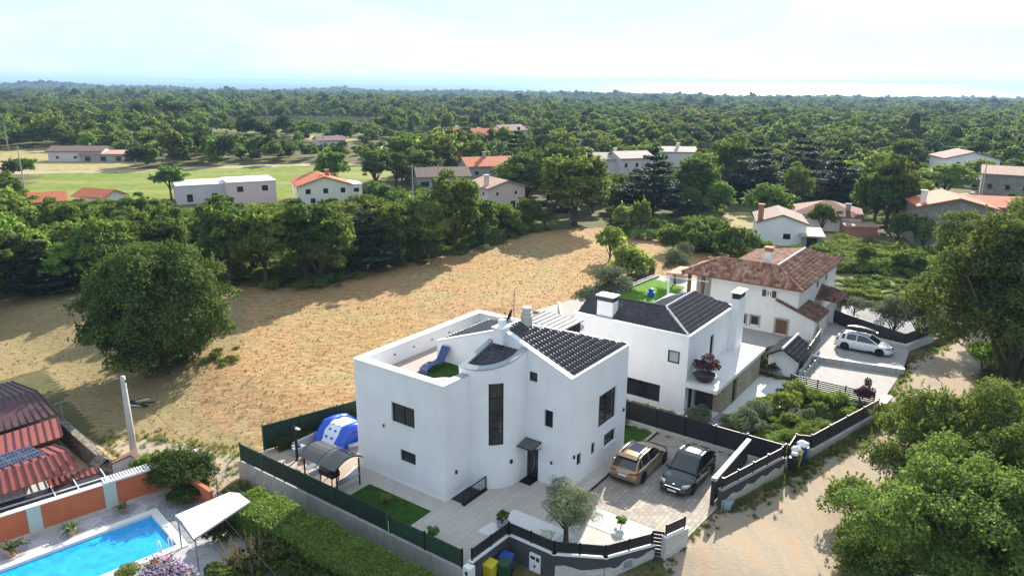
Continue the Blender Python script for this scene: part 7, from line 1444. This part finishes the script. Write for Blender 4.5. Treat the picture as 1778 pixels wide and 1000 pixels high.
vhouse('pink_house', 'pale pink two-storey house with salmon tiled roof and chimney', 880, 366, 58, 7.6, 7.5, 5.3, 'gabley', 1.3, 'render_pink', 'roof_salmon', win=wins('l', 2, 7.5, 3.3, .8, 1.1, fr='white_paint') + wins('f', 2, 7.6, 3.4, .7, 1.0, fr='white_paint') + [('f', 4.6, 5.6, .1, 2.1, 'dark_frame')], chim=(-3.0, 2, 2.0, 'render_pink'))
vhouse('grey_barn', 'long grey barn with brown roof and open bays behind the pink house', 772, 330, 75, 11, 7, 3.6, 'gable', 1.7, 'render_grey', 'roof_brown', win=wins('f', 4, 11, 1.0, 1.8, 1.3), cat='barn')
vhouse('red_roofed_house', 'grey house with a red tiled roof between barn and cedar', 858, 322, 70, 12, 8, 5.4, 'gable', 1.8, 'render_grey', 'roof_orange', win=wins('f', 3, 12, 3.0, .8, 1.0), chim=(-1, 4, 2.6, 'render_grey'))
vhouse('farm_with_red_roofs', 'sprawling low farm with red roofs beyond the yellow-green tree', 822, 246, 95, 24, 10, 3.4, 'gable', 2.2, 'render_pink', 'roof_orange', win=wins('f', 4, 24, 1, 1, 1)); vhouse('farm_house_white_gable', 'pale gabled farmhouse with small windows among the red farm roofs', 862, 243, 140, 9, 12, 4.6, 'gabley', 2.2, 'render_pink', 'roof_brown', win=wins('f', 3, 9, 2.2, .8, 1.0))
vhouse('low_shed', 'low grey shed roof in the woods left of the yellow-green tree', 690, 272, 100, 12, 6, 2.6, 'shed', .6, 'render_grey', 'roof_pale', cat='shed'); vhouse('low_shed', 'low house with grey roof in the woods behind the cream house', 577, 256, 60, 9, 7, 2.8, 'gable', 1.4, 'render_lilac', 'roof_brown', cat='shed', win=wins('f', 2, 9, .8, .8, 1))
vhouse('village_house', 'pale village house with chimneys in front of the far cedars, left of the row', 1062, 304, 92, 12, 8, 3.8, 'gable', 1.4, 'render_lilac', 'roof_pale', win=wins('f', 4, 12, 1.6, .8, 1), chim=(1, 4, 2.3, 'render_pink')); vhouse('village_house', 'second pale village house, hidden partly behind the layered cedar', 1105, 305, 70, 9, 8, 4.2, 'gable', 1.5, 'render_lilac', 'roof_pale', win=wins('f', 3, 9, 2, .8, 1))
vhouse('village_house', 'village house with flat-pitched roof right of the layered cedar', 1165, 290, 95, 13, 8, 4.0, 'gable', 1.2, 'render_old', 'roof_pale', chim=(2, 4, 2.0, 'render_old')); vhouse('village_house', 'low village house with brown roof at the end of the pale row', 1028, 298, 100, 8, 7, 3.0, 'gable', 1.4, 'render_old', 'roof_salmon')
vhouse('pale_blue_house', 'white gabled cottage with grey-brown roof and brick chimney', 1354, 426, 104, 6.6, 8.0, 3.2, 'gabley', 1.3, 'render_white', 'roof_brown', win=[('f', 3.6, 4.6, .9, 1.7)], chim=(-2.9, 1.0, 2.3, 'brick_red'), over=.3)
vhouse('small_porch', 'little open porch with grey roof beside the white gabled cottage', 1408, 432, 104, 2.6, 4, 2.1, 'shed', .5, 'render_grey', 'roof_pale', cat='porch', win=[('f', .6, 2.0, .0, 1.9)])
vhouse('maroon_house', 'low hip-roofed house with dark mottled tiles behind the cottage', 1432, 402, 112, 10, 9, 3.2, 'hip', 2.0, 'render_old', 'roof_maroon', chim=(3.0, 2.0, 1.6, 'render_grey')); vhouse('red_shed', 'small rusty red shed in the yard between two houses', 1494, 412, 100, 4.6, 3.4, 1.9, 'shed', .25, 'brick_red', 'roof_salmon', cat='shed', over=.15)
vhouse('stone_house', 'old two-storey stone house with orange tiled roof on the right', 1652, 430, 105, 9.8, 9, 5.6, 'gabley', 1.5, 'stone_old', 'roof_orange', win=[('f', 4.0, 4.8, 3.2, 4.5), ('f', 4.2, 5.0, .8, 1.9)], chim=(-4.2, 1.5, 2.0, 'render_old')); vhouse('stone_house_wing', 'lower orange-roofed wing behind the stone house', 1735, 408, 105, 9, 9, 4.2, 'gable', 1.2, 'stone_old', 'roof_orange')
vhouse('stone_barn', 'stone house with pale tile roof at the right picture edge', 1745, 348, 120, 9, 9, 5.0, 'gable', 1.4, 'stone_old', 'roof_salmon', win=wins('f', 3, 9, 2, .8, 1)); vhouse('arched_house', 'white two-storey house with maroon roof and arched terrace up the lane', 1682, 318, 98, 12, 9, 5.6, 'gabley', 1.8, 'render_white', 'roof_maroon', win=wins('f', 2, 12, 3.4, .9, 1.4))
vhouse('garage_with_arches', 'small white arcade in front of the maroon-roofed house', 1712, 328, 98, 7, 3, 2.3, 'flat', wallm='render_white', roofm='slab_white', win=wins('f', 3, 7, .2, 1.4, 1.6), cat='arcade'); vhouse('low_tile_house', 'low salmon roof half hidden by the wide light green tree', 1615, 322, 98, 14, 7, 2.8, 'gable', 1.2, 'render_old', 'roof_salmon')
vhouse('low_tile_house', 'single salmon roof peeping out of the trees behind the cedars', 1381, 292, 98, 8, 7, 3.8, 'gable', 1.3, 'render_old', 'roof_salmon'); vhouse('white_shed', 'white sheet-roofed store by the yellow field', 985, 292, 98, 9, 5, 2.8, 'shed', .4, 'render_white', 'metal_white', cat='store'); vhouse('low_tile_house', 'low red roof beside the lane past the red farm', 945, 256, 98, 10, 6, 2.6, 'gable', 1.2, 'render_pink', 'roof_salmon')
# far pale buildings on the coast
for i, (px, py, L, h, lab) in enumerate([(603, 171, 60, 3.5, 'long white plastic greenhouse far off in the woods'), (238, 160, 10, 9, 'far white church-like building near the left hills'), (262, 164, 26, 5, 'far pale village row beneath the left hills, left part'), (300, 164, 30, 5, 'far pale village row beneath the left hills, middle part'), (345, 165, 26, 5, 'far pale village row beneath the left hills, right part'), (905, 168, 40, 9, 'far white hotel block near the coast, left one'), (960, 168, 30, 8, 'far white hotel block near the coast, right one'), (990, 186, 30, 6, 'distant pinkish farm in the woods below the coast'), (1012, 188, 14, 5, 'distant small white house beside the pinkish farm'), (925, 186, 16, 5, 'distant pale house left of the pinkish farm')]):
    vhouse('far_building', lab, px, py, 95, L, 10, h, 'gable' if i not in (0, 5, 6) else 'flat', 1.5, 'render_white', 'slab_white' if i in (0, 5, 6) else 'roof_salmon', cat='building', win=wins('f', 3, L, 1.5, 2, 1.5) if i in (1, 5, 6) else ())
m_ = MB(); m_.tube([(0, 0, 0), (0, 0, 8.5)], [.14, .09], 8); m_.bar((-.8, 0, 8.1), (.8, 0, 8.1), .08); pm = m_.mesh('shaft', MT['pole_concrete'])
for px, py, lab in ((1006, 298, 'pole left of the village row'), (718, 372, 'dark wooden pole by the small grey lane'), (762, 372, 'pale pole by the small grey lane'), (912, 262, 'pole by the lane beyond the red farm'), (950, 258, 'pale pole beside the low red roof'), (15, 262, 'pole at the left edge by the dry grass'), (235, 285, 'white pole at the end of the farm building'), (42, 325, 'pole at the left corner of the meadow'), (563, 285, 'pole on the lane across the meadow'), (1700, 360, 'lamp pole on the lane by the stone barn')):
    q = at(px, py); r_ = root('utility_pole', 'distant ' + lab, 'pole', tuple(q)); ob = bpy.data.objects.new('shaft', pm); link(ob, r_)
def smallcar(px, py, az, mat, lab):
    q = at(px, py); r_ = root('distant_car', lab, 'car', tuple(q), math.radians(az)); m_ = MB(); m_.hexa([(-2.1, -.85, .3), (2.1, -.85, .3), (2.1, .85, .3), (-2.1, .85, .3)], [(-2.0, -.8, .9), (1.9, -.8, .8), (1.9, .8, .8), (-2.0, .8, .9)]); m_.build('body', MT[mat], r_)
    m_ = MB(); m_.hexa([(-1.8, -.75, .9), (1.0, -.75, .86), (1.0, .75, .86), (-1.8, .75, .9)], [(-1.3, -.62, 1.4), (.3, -.62, 1.4), (.3, .62, 1.4), (-1.3, .62, 1.4)]); m_.build('windows', MT['car_glass'], r_)
    for x in (-1.3, 1.3):
        for y in (-.85, .75): m_ = MB(); m_.tube([(x, y, .32), (x, y + .1, .32)], .32, 12); m_.build('wheel', MT['tyre'], r_)
smallcar(968, 370, 20, 'car_black_trim', 'small dark parked car beside the very large round tree'); smallcar(942, 368, 20, 'paint_white', 'small white parked car right of the pink house'); smallcar(1683, 362, 30, 'blue_plastic', 'small blue parked car on the lane by the stone house')
m_ = MB(); q = at(1130, 515, .8); bb = root('toy_house', 'bright blue plastic play toy on the bright lawn', 'toy', tuple(q)); m_.box(-.35, .35, -.25, .25, 0, .5); m_.lathe((0, 0, .5), [(.25, 0), (.3, .2), (.2, .4), (0, .45)], 10); m_.build('body', MT['blue_vinyl'], bb)
# ================================================================== woods
rs = np.random.RandomState(77)
KEEP = [STRAW, MEADOW, DRYGRASS, YELLOWF, PADDOCK, SCRUB, TANF, TANF2, ROADV, ROAD4, ROAD3,
        atw([(300, 372), (300, 340), (490, 340), (630, 345), (635, 368), (500, 362), (400, 362)]), atw([(830, 385), (835, 355), (910, 355), (915, 385)]), atw([(1300, 440), (1300, 400), (1480, 395), (1600, 425), (1720, 425), (1720, 440), (1600, 450), (1450, 440)]),
        atw([(1295, 440), (1300, 366), (1400, 366), (1480, 352), (1500, 395), (1590, 412), (1590, 345), (1740, 345), (1778, 420), (1760, 445)]), atw([(1600, 440), (1600, 400), (1770, 400), (1770, 440)]), atw([(1020, 318), (1020, 296), (1120, 300), (1210, 286), (1210, 300)]), atw([(720, 345), (720, 318), (900, 318), (900, 340)]), atw([(780, 252), (780, 240), (890, 240), (890, 252)]), atw([(1640, 345), (1640, 312), (1778, 330), (1778, 352)]), atw([(85, 300), (85, 278), (215, 278), (215, 300)]), atw([(560, 260), (560, 254), (596, 254), (596, 260)])]
SITE = [W2(*p) for p in ((-30, 25), (-30, -40), (60, -40), (62, -12), (56, 4), (52, 22), (20, 24))]
for px_, py_, r_0 in ((1132, 374, 7), (1312, 352, 8), (1452, 354, 8), (1385, 335, 7), (1580, 262, 7), (998, 392, 7), (1312, 368, 6), (1452, 372, 6), (1385, 350, 6), (780, 275, 7)):
    q = at(px_, py_); HOUSES.append((q[0], q[1], r_0))
def allowed(x, y, m=0.):
    bad = inpoly(x, y, SITE) | (y < 62)
    for P_ in KEEP: bad |= inpoly(x, y, P_)
    for P_ in (ROAD, TRACK, ROAD2): bad |= inpoly(x, y, P_)
    for hx, hy, hr in HOUSES:
        bad |= (x - hx) ** 2 + (y - hy) ** 2 < (hr + m) ** 2
    return ~bad
VIN = [VINE1, VINE2]
def ringpts(y0, y1, sp, xl=.86):
    xs = np.arange(-y1 * xl, y1 * xl, sp); ys = np.arange(y0, y1, sp); X_, Y_ = np.meshgrid(xs, ys); X_ = X_ + rs.uniform(-.45, .45, X_.shape) * sp; Y_ = Y_ + rs.uniform(-.45, .45, Y_.shape) * sp
    x, y = X_.ravel(), Y_.ravel(); k = np.abs(x) < y * xl + 25; return x[k], y[k]
x1, y1 = ringpts(62, 700, 5.6); x2, y2 = ringpts(700, 1500, 7.8, .84); x3, y3 = ringpts(1500, 3450, 11.5, .82)
X_ = np.concatenate([x1, x2, x3]); Y_ = np.concatenate([y1, y2, y3]); S_ = np.concatenate([np.full(len(x1), 1.), np.full(len(x2), 1.28), np.full(len(x3), 1.75)])
k = allowed(X_, Y_); 
for P_ in VIN: k &= ~inpoly(X_, Y_, P_)
X_, Y_, S_ = X_[k], Y_[k], S_[k]; Z_ = terr0(X_, Y_); k = Z_ > SEA_Z + 1.0; X_, Y_, S_, Z_ = X_[k], Y_[k], S_[k], Z_[k]
S_ = S_ * rs.uniform(.55, 1.3, len(S_)) * np.where(rs.rand(len(S_)) < .05, 1.35, 1.); order = np.argsort(np.hypot(X_, Y_ ) + 0 * np.abs(X_)); X_, Y_, S_, Z_ = X_[order], Y_[order], S_[order], Z_[order]
SKYX = [-200, 0, 30, 60, 100, 160, 200, 240, 290, 330, 400, 430, 480, 540, 600, 625, 655, 690, 720, 760, 800, 850, 900, 940, 1000, 1100, 1180, 1240, 1300, 1400, 1500, 1600, 1700, 1800, 2000]
SKYY = [285, 285, 315, 350, 352, 348, 338, 330, 340, 352, 345, 352, 352, 345, 350, 330, 305, 320, 352, 338, 328, 352, 368, 355, 372, 375, 376, 378, 428, 425, 425, 430, 400, 380, 380]
def capheight(x, y, z):
    q0 = np.stack([x, y, z - CAM_H], 1); dp = q0 @ FWD; px = CX + F_PX * (q0 @ RGT) / dp; py = CY - F_PX * (q0 @ UPV) / dp
    tgt = np.interp(px, SKYX, SKYY) + rs.uniform(-4, 14, len(x)); k = (CY - tgt) / F_PX
    zz = CAM_H + (k * y * FWD[1] - x * UPV[0] - y * UPV[1]) / (UPV[2] - k * FWD[2]); return np.where((py > tgt) & (y < 210), zz - z, 99.)
cap = capheight(X_, Y_, Z_); S_ = np.minimum(S_, cap / 8.6)
def capmid(x, y, z):
    q0 = np.stack([x, y, z - CAM_H], 1); dp = q0 @ FWD; px = CX + F_PX * (q0 @ RGT) / dp; py = CY - F_PX * (q0 @ UPV) / dp
    tgt = np.interp(px, [340, 365, 480, 520, 640, 690, 730, 760, 900, 930, 960], [150, 236, 240, 248, 254, 242, 226, 232, 230, 226, 150]) + rs.uniform(-6, 5, len(x)); k = (CY - tgt) / F_PX
    zz = CAM_H + (k * y * FWD[1] - x * UPV[0] - y * UPV[1]) / (UPV[2] - k * FWD[2]); return np.where((py > tgt) & (y >= 190), zz - z, 99.)
def caprow(x, y, z):
    q0 = np.stack([x, y, z - CAM_H], 1); dp = q0 @ FWD; px = CX + F_PX * (q0 @ RGT) / dp; py = CY - F_PX * (q0 @ UPV) / dp
    tgt = np.interp(px, [1008, 1022, 1130, 1212, 1228, 1605, 1625, 1720, 1790, 1830], [150, 298, 299, 286, 150, 150, 304, 318, 344, 344]) + rs.uniform(-3, 5, len(x)); k = (CY - tgt) / F_PX
    zz = CAM_H + (k * y * FWD[1] - x * UPV[0] - y * UPV[1]) / (UPV[2] - k * FWD[2]); return np.where((py > tgt) & (y < 260), zz - z, 99.)
S_ = np.minimum(S_, caprow(X_, Y_, Z_) / 8.6)
cap2 = capmid(X_, Y_, Z_); S_ = np.minimum(S_, cap2 / 6.6); k = S_ > .28; X_, Y_, S_, Z_ = X_[k], Y_[k], S_[k], Z_[k]
inview = np.abs(X_) < Y_ * .76 + 4
idx = np.where(inview)[0][:250]; ind = np.zeros(len(X_), bool); ind[idx] = True
kinds = ['t1', 't2', 't3', 't4', 't5', 't6']; LAB = {'t1': 'rounded dark olive-green oak in the woods between field and village', 't2': 'broad mid-green tree in the woods between field and village', 't3': 'dense dark green tree in the woods between field and village', 't4': 'light yellow-green tree in the woods between field and village', 't5': 'small loose green tree in the woods between field and village', 't6': 'tall oak with lumpy crown in the woods between field and village'}
LM = [('the lone oak', 288, 642), ('the pinkish cube house', 440, 352), ('the grey cube house', 352, 352), ('the orange-roofed cream house', 566, 352), ('the old farm building', 132, 281), ('the pink house', 880, 366), ('the grey barn', 772, 330), ('the pale village row', 1080, 304), ('the gabled cottage', 1352, 428), ('the maroon-tiled house', 1432, 402), ('the stone house', 1652, 430), ('the arched white house', 1682, 318), ('the blue-green conifer', 640, 468), ('the very large round tree', 998, 392), ('the layered cedar', 1132, 372), ('the meadow corner', 60, 330), ('the tall cypress', 1580, 262)]
LMW = [(n_, *at(px, py)[:2]) for n_, px, py in LM]; DESC = {'t1': 'rounded olive-green oak', 't2': 'broad mid-green tree', 't3': 'dense dark green tree', 't4': 'light yellow-green tree', 't5': 'small loose green tree', 't6': 'tall lumpy oak'}
KD = {}; LB = {}; cnt = {}
for i in idx:
    KD[i] = kinds[rs.choice(6, p=[.22, .22, .16, .1, .14, .16])]; n_, lx, ly = min(LMW, key=lambda q: (q[1] - X_[i]) ** 2 + (q[2] - Y_[i]) ** 2); dx, dy = X_[i] - lx * Y_[i] / ly, Y_[i] - ly
    rel = ('in front of' if dy < 0 else 'behind') if abs(dy) > abs(dx) else ('left of' if dx < 0 else 'right of'); cnt.setdefault((KD[i], rel, n_), []).append(i)
ORD = ['first', 'second', 'third', 'fourth', 'fifth', 'sixth', 'seventh', 'eighth', 'ninth', 'tenth', 'eleventh', 'twelfth']
for (kd, rel, n_), ii in cnt.items():
    ii.sort(key=lambda j: X_[j] / Y_[j])
    for c_, j in enumerate(ii): LB[j] = '%s %s %s' % (DESC[kd], rel, n_) + ('' if len(ii) == 1 else ', %s from the left' % ORD[min(c_, 11)])
for i in idx:
    kd = KD[i]; _ = kinds[rs.choice(6, p=[.22, .22, .16, .1, .14, .16])]; s = float(S_[i]) * .98; 
    side = 'left' if X_[i] < -25 else ('right' if X_[i] > 30 else 'middle')
    tree(kd, LB[i], (X_[i], Y_[i], Z_[i]), max(s, .62 * min(1, s * 1.6)), s * float(rs.uniform(.8, 1.0)), float(rs.uniform(0, 6.28)), group='woodland trees between the field and the village')
# the rest: one mass of instanced crowns
def crownmesh(nm, seed, R, z1, n, size, mat): V_, Q_ = crown(seed, R, .3, z1, n, size, 'round', clumps=26, cr=(.22, .4), rough=.12); return fastmesh(nm, V_, Q_, MT[mat])
lib = bpy.data.collections.new('crown_library'); FV = []
for i, (mt, R, z1, n, sz) in enumerate([('leaf_forest', 3.3, 6.8, 1500, .75), ('leaf_oak', 3.6, 7.2, 1500, .8), ('leaf_mid', 3.2, 6.2, 1400, .75), ('leaf_forest', 3.0, 7.4, 1400, .7), ('leaf_forest_dark', 3.2, 7.0, 1400, .8), ('leaf_forest_dark', 3.8, 7.6, 1500, .75), ('leaf_bright', 2.9, 5.6, 1300, .7)]):
    me = crownmesh('woodland_crown', 90 + i, R, z1, n, sz, mt); ob = bpy.data.objects.new('woodland_crown_%d' % i, me); lib.objects.link(ob)
lib2 = bpy.data.collections.new('bush_library')
for i, (mt, n) in enumerate([('leaf_olive', 260), ('leaf_olive', 260)]):
    V_, Q_ = crown(120 + i, 1.1, .2, 2.0, n, .4, 'bush', clumps=14); lib2.objects.link(bpy.data.objects.new('row_bush_%d' % i, fastmesh('row_bush', V_, Q_, MT[mt])))
lib3 = bpy.data.collections.new('undergrowth_library')
for i, (mt, n) in enumerate([('leaf_mid', 900), ('leaf_oak', 900), ('leaf_privet', 800)]):
    V_, Q_ = crown(130 + i, 1.0, 0, .95, n, .17, 'bush', clumps=22, asp=.5); lib3.objects.link(bpy.data.objects.new('undergrowth_clump_%d' % i, fastmesh('undergrowth_clump', V_, Q_, MT[mt])))
lib4 = bpy.data.collections.new('tuft_library')
for i, mt in enumerate(['leaf_dry', 'leaf_privet', 'leaf_mid']):
    r4 = np.random.RandomState(140 + i); n = 60; an = r4.uniform(0, 6.28, n); q = r4.rand(n) * .22; V_ = []
    for a_1, q_1 in zip(an, q):
        c = np.array([q_1 * math.cos(a_1), q_1 * math.sin(a_1), 0]); t = c * 2.2 + np.array([0, 0, r4.uniform(.15, .42)]); w_ = np.array([-math.sin(a_1), math.cos(a_1), 0]) * .02; V_ += [c - w_, c + w_, t + w_ * .3, t - w_ * .3]
    lib4.objects.link(bpy.data.objects.new('grass_tuft_%d' % i, fastmesh('grass_tuft', np.array(V_), np.arange(n * 4).reshape(-1, 4), MT[mt])))
def scatter(name, P_, S, libc, nv, sz=None, seed=1, kind='stuff', tilt=.0):
    r = np.random.RandomState(seed); n = len(P_); me = bpy.data.meshes.new(name + '_points'); me.vertices.add(n); me.vertices.foreach_set('co', np.asarray(P_, np.float32).ravel())
    a1 = me.attributes.new('scl', 'FLOAT_VECTOR', 'POINT'); sv = np.stack([S, S, S * (sz if sz is not None else r.uniform(.7, 1.05, n))], 1).astype(np.float32); a1.data.foreach_set('vector', sv.ravel())
    a2 = me.attributes.new('rot', 'FLOAT_VECTOR', 'POINT'); rv = np.stack([r.normal(0, tilt, n), r.normal(0, tilt, n), r.uniform(0, 6.28, n)], 1).astype(np.float32); a2.data.foreach_set('vector', rv.ravel())
    a3 = me.attributes.new('vid', 'INT', 'POINT'); a3.data.foreach_set('value', r.randint(0, nv, n).astype(np.int32))
    ob = bpy.data.objects.new(name, me); link(ob); tag(ob, kind=kind)
    ng = bpy.data.node_groups.new(name + '_scatter', 'GeometryNodeTree'); ng.interface.new_socket('Geometry', in_out='INPUT', socket_type='NodeSocketGeometry'); ng.interface.new_socket('Geometry', in_out='OUTPUT', socket_type='NodeSocketGeometry')
    gi = ng.nodes.new('NodeGroupInput'); go = ng.nodes.new('NodeGroupOutput'); ip = ng.nodes.new('GeometryNodeInstanceOnPoints'); ci = ng.nodes.new('GeometryNodeCollectionInfo'); ci.inputs['Collection'].default_value = libc; ci.inputs['Separate Children'].default_value = True; ci.inputs['Reset Children'].default_value = True
    def na(nm, ty):
        q = ng.nodes.new('GeometryNodeInputNamedAttribute'); q.data_type = ty; q.inputs['Name'].default_value = nm; return q.outputs['Attribute']
    ng.links.new(gi.outputs[0], ip.inputs['Points']); ng.links.new(ci.outputs[0], ip.inputs['Instance']); ip.inputs['Pick Instance'].default_value = True
    ng.links.new(na('vid', 'INT'), ip.inputs['Instance Index']); ng.links.new(na('rot', 'FLOAT_VECTOR'), ip.inputs['Rotation']); ng.links.new(na('scl', 'FLOAT_VECTOR'), ip.inputs['Scale'])
    ng.links.new(ip.outputs[0], go.inputs[0]); md = ob.modifiers.new('scatter', 'NODES'); md.node_group = ng; return ob
m = ~ind; scatter('distant_woods', np.stack([X_[m], Y_[m], Z_[m] - .2], 1), S_[m], lib, 7, seed=5)
# rows of olive bushes in the two plantations
pts = []
for P_ in VIN:
    P2 = np.array([p[:2] for p in P_]); x0, y0 = P2.min(0); x1_, y1_ = P2.max(0); xs = np.arange(x0, x1_, 2.6); ys = np.arange(y0, y1_, 6.0); A_, B_ = np.meshgrid(xs, ys); A_ = A_ + rs.uniform(-.5, .5, A_.shape); B_ = B_ + A_ * .12 + rs.uniform(-.4, .4, B_.shape); k = inpoly(A_, B_, P_); pts.append(np.stack([A_[k], B_[k]], 1))
pts = np.concatenate(pts); scatter('plantation_rows', np.column_stack([pts, terr0(pts[:, 0], pts[:, 1])]), rs.uniform(.9, 1.5, len(pts)), lib2, 2, seed=6)
# undergrowth: scrub land by the farmhouse, field edges, road edges
def fill(poly, n, seed): 
    r = np.random.RandomState(seed); P2 = np.array([p[:2] for p in poly]); lo, hi = P2.min(0), P2.max(0); q = r.uniform(lo, hi, (n * 3, 2)); k = inpoly(q[:, 0], q[:, 1], poly); return q[k][:n]
U = [fill(atw([(1400, 445), (1460, 420), (1560, 440), (1660, 440), (1660, 500), (1560, 478), (1450, 475)]), 420, 1), fill(SCRUB, 180, 2), fill(atw([(1600, 520), (1660, 500), (1700, 560), (1660, 575), (1650, 540)]), 60, 3)]
us = [rs.uniform(.7, 1.7, len(U[0])), rs.uniform(.3, .8, len(U[1])), rs.uniform(.5, 1.2, len(U[2]))]
edge = atw([(0, 518), (150, 512), (400, 500), (470, 505), (560, 503), (640, 474), (720, 462), (800, 444), (870, 422), (930, 404), (1040, 400)])
for (p, q) in zip(edge[:-1], edge[1:]):
    n = int(np.hypot(q[0] - p[0], q[1] - p[1]) * 1.3); t = rs.rand(n); U.append(np.stack([p[0] + (q[0] - p[0]) * t + rs.normal(0, .8, n), p[1] + (q[1] - p[1]) * t + rs.uniform(0, 3.2, n)], 1)); us.append(rs.uniform(.5, 1.3, n))
for poly, n, a_1, b_1 in ((atw([(1000, 400), (1150, 395), (1300, 440), (1300, 455), (1150, 425), (1040, 402)]), 90, .8, 1.8), (atw([(1680, 600), (1778, 560), (1778, 760), (1690, 720)]), 110, .6, 1.5), (atw([(1520, 860), (1700, 720), (1790, 760), (1790, 1010), (1480, 1010)]), 130, .5, 1.3), (atw([(200, 650), (400, 640), (430, 600), (300, 600), (150, 640)]), 30, .3, .7), (atw([(560, 330), (760, 330), (830, 380), (560, 400)]), 120, .8, 1.8)):
    q = fill(poly, n, n); U.append(q); us.append(rs.uniform(a_1, b_1, len(q)))
wf = fill(atw([(0, 510), (0, 350), (300, 372), (500, 365), (900, 385), (930, 398), (800, 436), (640, 466), (560, 495), (400, 492)]), 2600, 31); ok = allowed(wf[:, 0], wf[:, 1]); U.append(wf[ok]); us.append(rs.uniform(.8, 1.9, ok.sum()))
wf = fill(atw([(1060, 392), (1060, 310), (1280, 300), (1600, 330), (1640, 400), (1300, 385), (1250, 395)]), 1500, 32); ok = allowed(wf[:, 0], wf[:, 1]); U.append(wf[ok]); us.append(rs.uniform(.8, 1.8, ok.sum()))
U = np.concatenate(U); us = np.concatenate(us); ok = ~inpoly(U[:, 0], U[:, 1], ROAD); 
for hx, hy, hr in HOUSES: ok &= (U[:, 0] - hx) ** 2 + (U[:, 1] - hy) ** 2 > (hr - 1) ** 2
U, us = U[ok], us[ok]; scatter('undergrowth', np.column_stack([U, terr0(U[:, 0], U[:, 1]) - .1]), us, lib3, 3, seed=7)
G_ = np.array([W2(*p) for p in [(rs.uniform(10.6, 22), rs.uniform(-12.3, -.8)) for _ in range(900)]]); ga, gb = (G_ - O0) @ AX, (G_ - O0) @ BX
ok = inpoly(ga, gb, [(10.5, -9.0), (10.5, -.6), (11.2, -.8), (11.4, -4.8), (14.8, -4.9), (20, -5.6), (22.0, -6.6), (22.0, -12.2), (20.5, -12.3), (12.6, -9.9)]) & ~inpoly(ga, gb, [(16.6, -11.8), (17.6, -11.8), (19.6, -6.0), (18.4, -6.0)])
G_ = G_[ok][:330]; scatter('garden_groundcover', np.column_stack([G_, np.full(len(G_), .28)]), rs.uniform(.22, .62, len(G_)), lib3, 3, seed=17)
# dry tufts on the field, weeds along the road and walls
T = []; ts = []
q = fill(STRAW, 30000, 9); d = np.hypot(q[:, 0], q[:, 1]); k = (d < 100); TD = q[k][:11000]; T.append(q[:0]); ts.append(rs.uniform(.2, .55, len(T[-1])))
for (p, q) in zip(ROAD[:-1], ROAD[1:]):
    n = int(np.hypot(q[0] - p[0], q[1] - p[1]) * 14); t = rs.rand(n); w_ = rs.normal(0, .35, n); T.append(np.stack([p[0] + (q[0] - p[0]) * t + w_, p[1] + (q[1] - p[1]) * t + rs.normal(0, .35, n)], 1)); ts.append(rs.uniform(.2, .6, n))
for p, q in zip(TRACK, TRACK[1:] + TRACK[:1]):
    n = int(np.hypot(q[0] - p[0], q[1] - p[1]) * 14); t = rs.rand(n); T.append(np.stack([p[0] + (q[0] - p[0]) * t + rs.normal(0, .5, n), p[1] + (q[1] - p[1]) * t + rs.normal(0, .5, n)], 1)); ts.append(rs.uniform(.25, .7, n))
n = 900; b_1 = rs.uniform(.5, 18, n); a_1 = -9.5 - rs.exponential(.35, n); w_ = np.array([W2(a, b) for a, b in zip(a_1, b_1)]); T.append(w_); ts.append(rs.uniform(.25, .7, n))
n = 700; t = rs.rand(n); a_1 = 3.8 + 17 * t; b_1 = -7.7 - 5.2 * t - rs.exponential(.35, n) - .25; w_ = np.array([W2(a, b) for a, b in zip(a_1, b_1)]); T.append(w_); ts.append(rs.uniform(.25, .75, n))
T = np.concatenate(T); ts = np.concatenate(ts); aa = (T - O0) @ AX; bb_ = (T - O0) @ BX; ok = np.ones(len(T), bool)
for P_ in (H1_YARD, H2_YARD, LOT_A, LOT_B, H3_YARD, shrink(terr_deck, .1)): ok &= ~inpoly(aa, bb_, P_)
T, ts = T[ok], ts[ok]; scatter('grass_tufts', np.column_stack([T, terr0(T[:, 0], T[:, 1])]), ts, lib4, 3, seed=8, tilt=.15)
aa = (TD - O0) @ AX; bb_ = (TD - O0) @ BX; ok = np.ones(len(TD), bool)
for P_ in (H1_YARD, H2_YARD, H3_YARD): ok &= ~inpoly(aa, bb_, P_)
TD = TD[ok]; lib5 = bpy.data.collections.new('dry_tuft_library'); _m5 = lib4.objects[0].data.copy(); _m5.materials.clear(); _m5.materials.append(MT['straw_stalk']); lib5.objects.link(bpy.data.objects.new('straw_tuft', _m5))
scatter('cut_grass', np.column_stack([TD, terr0(TD[:, 0], TD[:, 1])]), rs.uniform(.12, .34, len(TD)), lib5, 1, seed=18, tilt=.9)
# ------------------------------------------------------------------ air
HAZE = True
if HAZE:
    m_ = MB(); m_.box(-9000, 9000, -300, 14000, SEA_Z - 1.0, 60); m = bpy.data.materials.new('haze'); m.use_nodes = True; t = m.node_tree; t.nodes.clear(); o = t.nodes.new('ShaderNodeOutputMaterial'); pv = t.nodes.new('ShaderNodeVolumePrincipled')
    pv.inputs['Color'].default_value = (.40, .60, .92, 1); pv.inputs['Density'].default_value = .00014; pv.inputs['Anisotropy'].default_value = .2; t.links.new(pv.outputs[0], o.inputs['Volume']); m_.build('haze', m, kind='stuff')
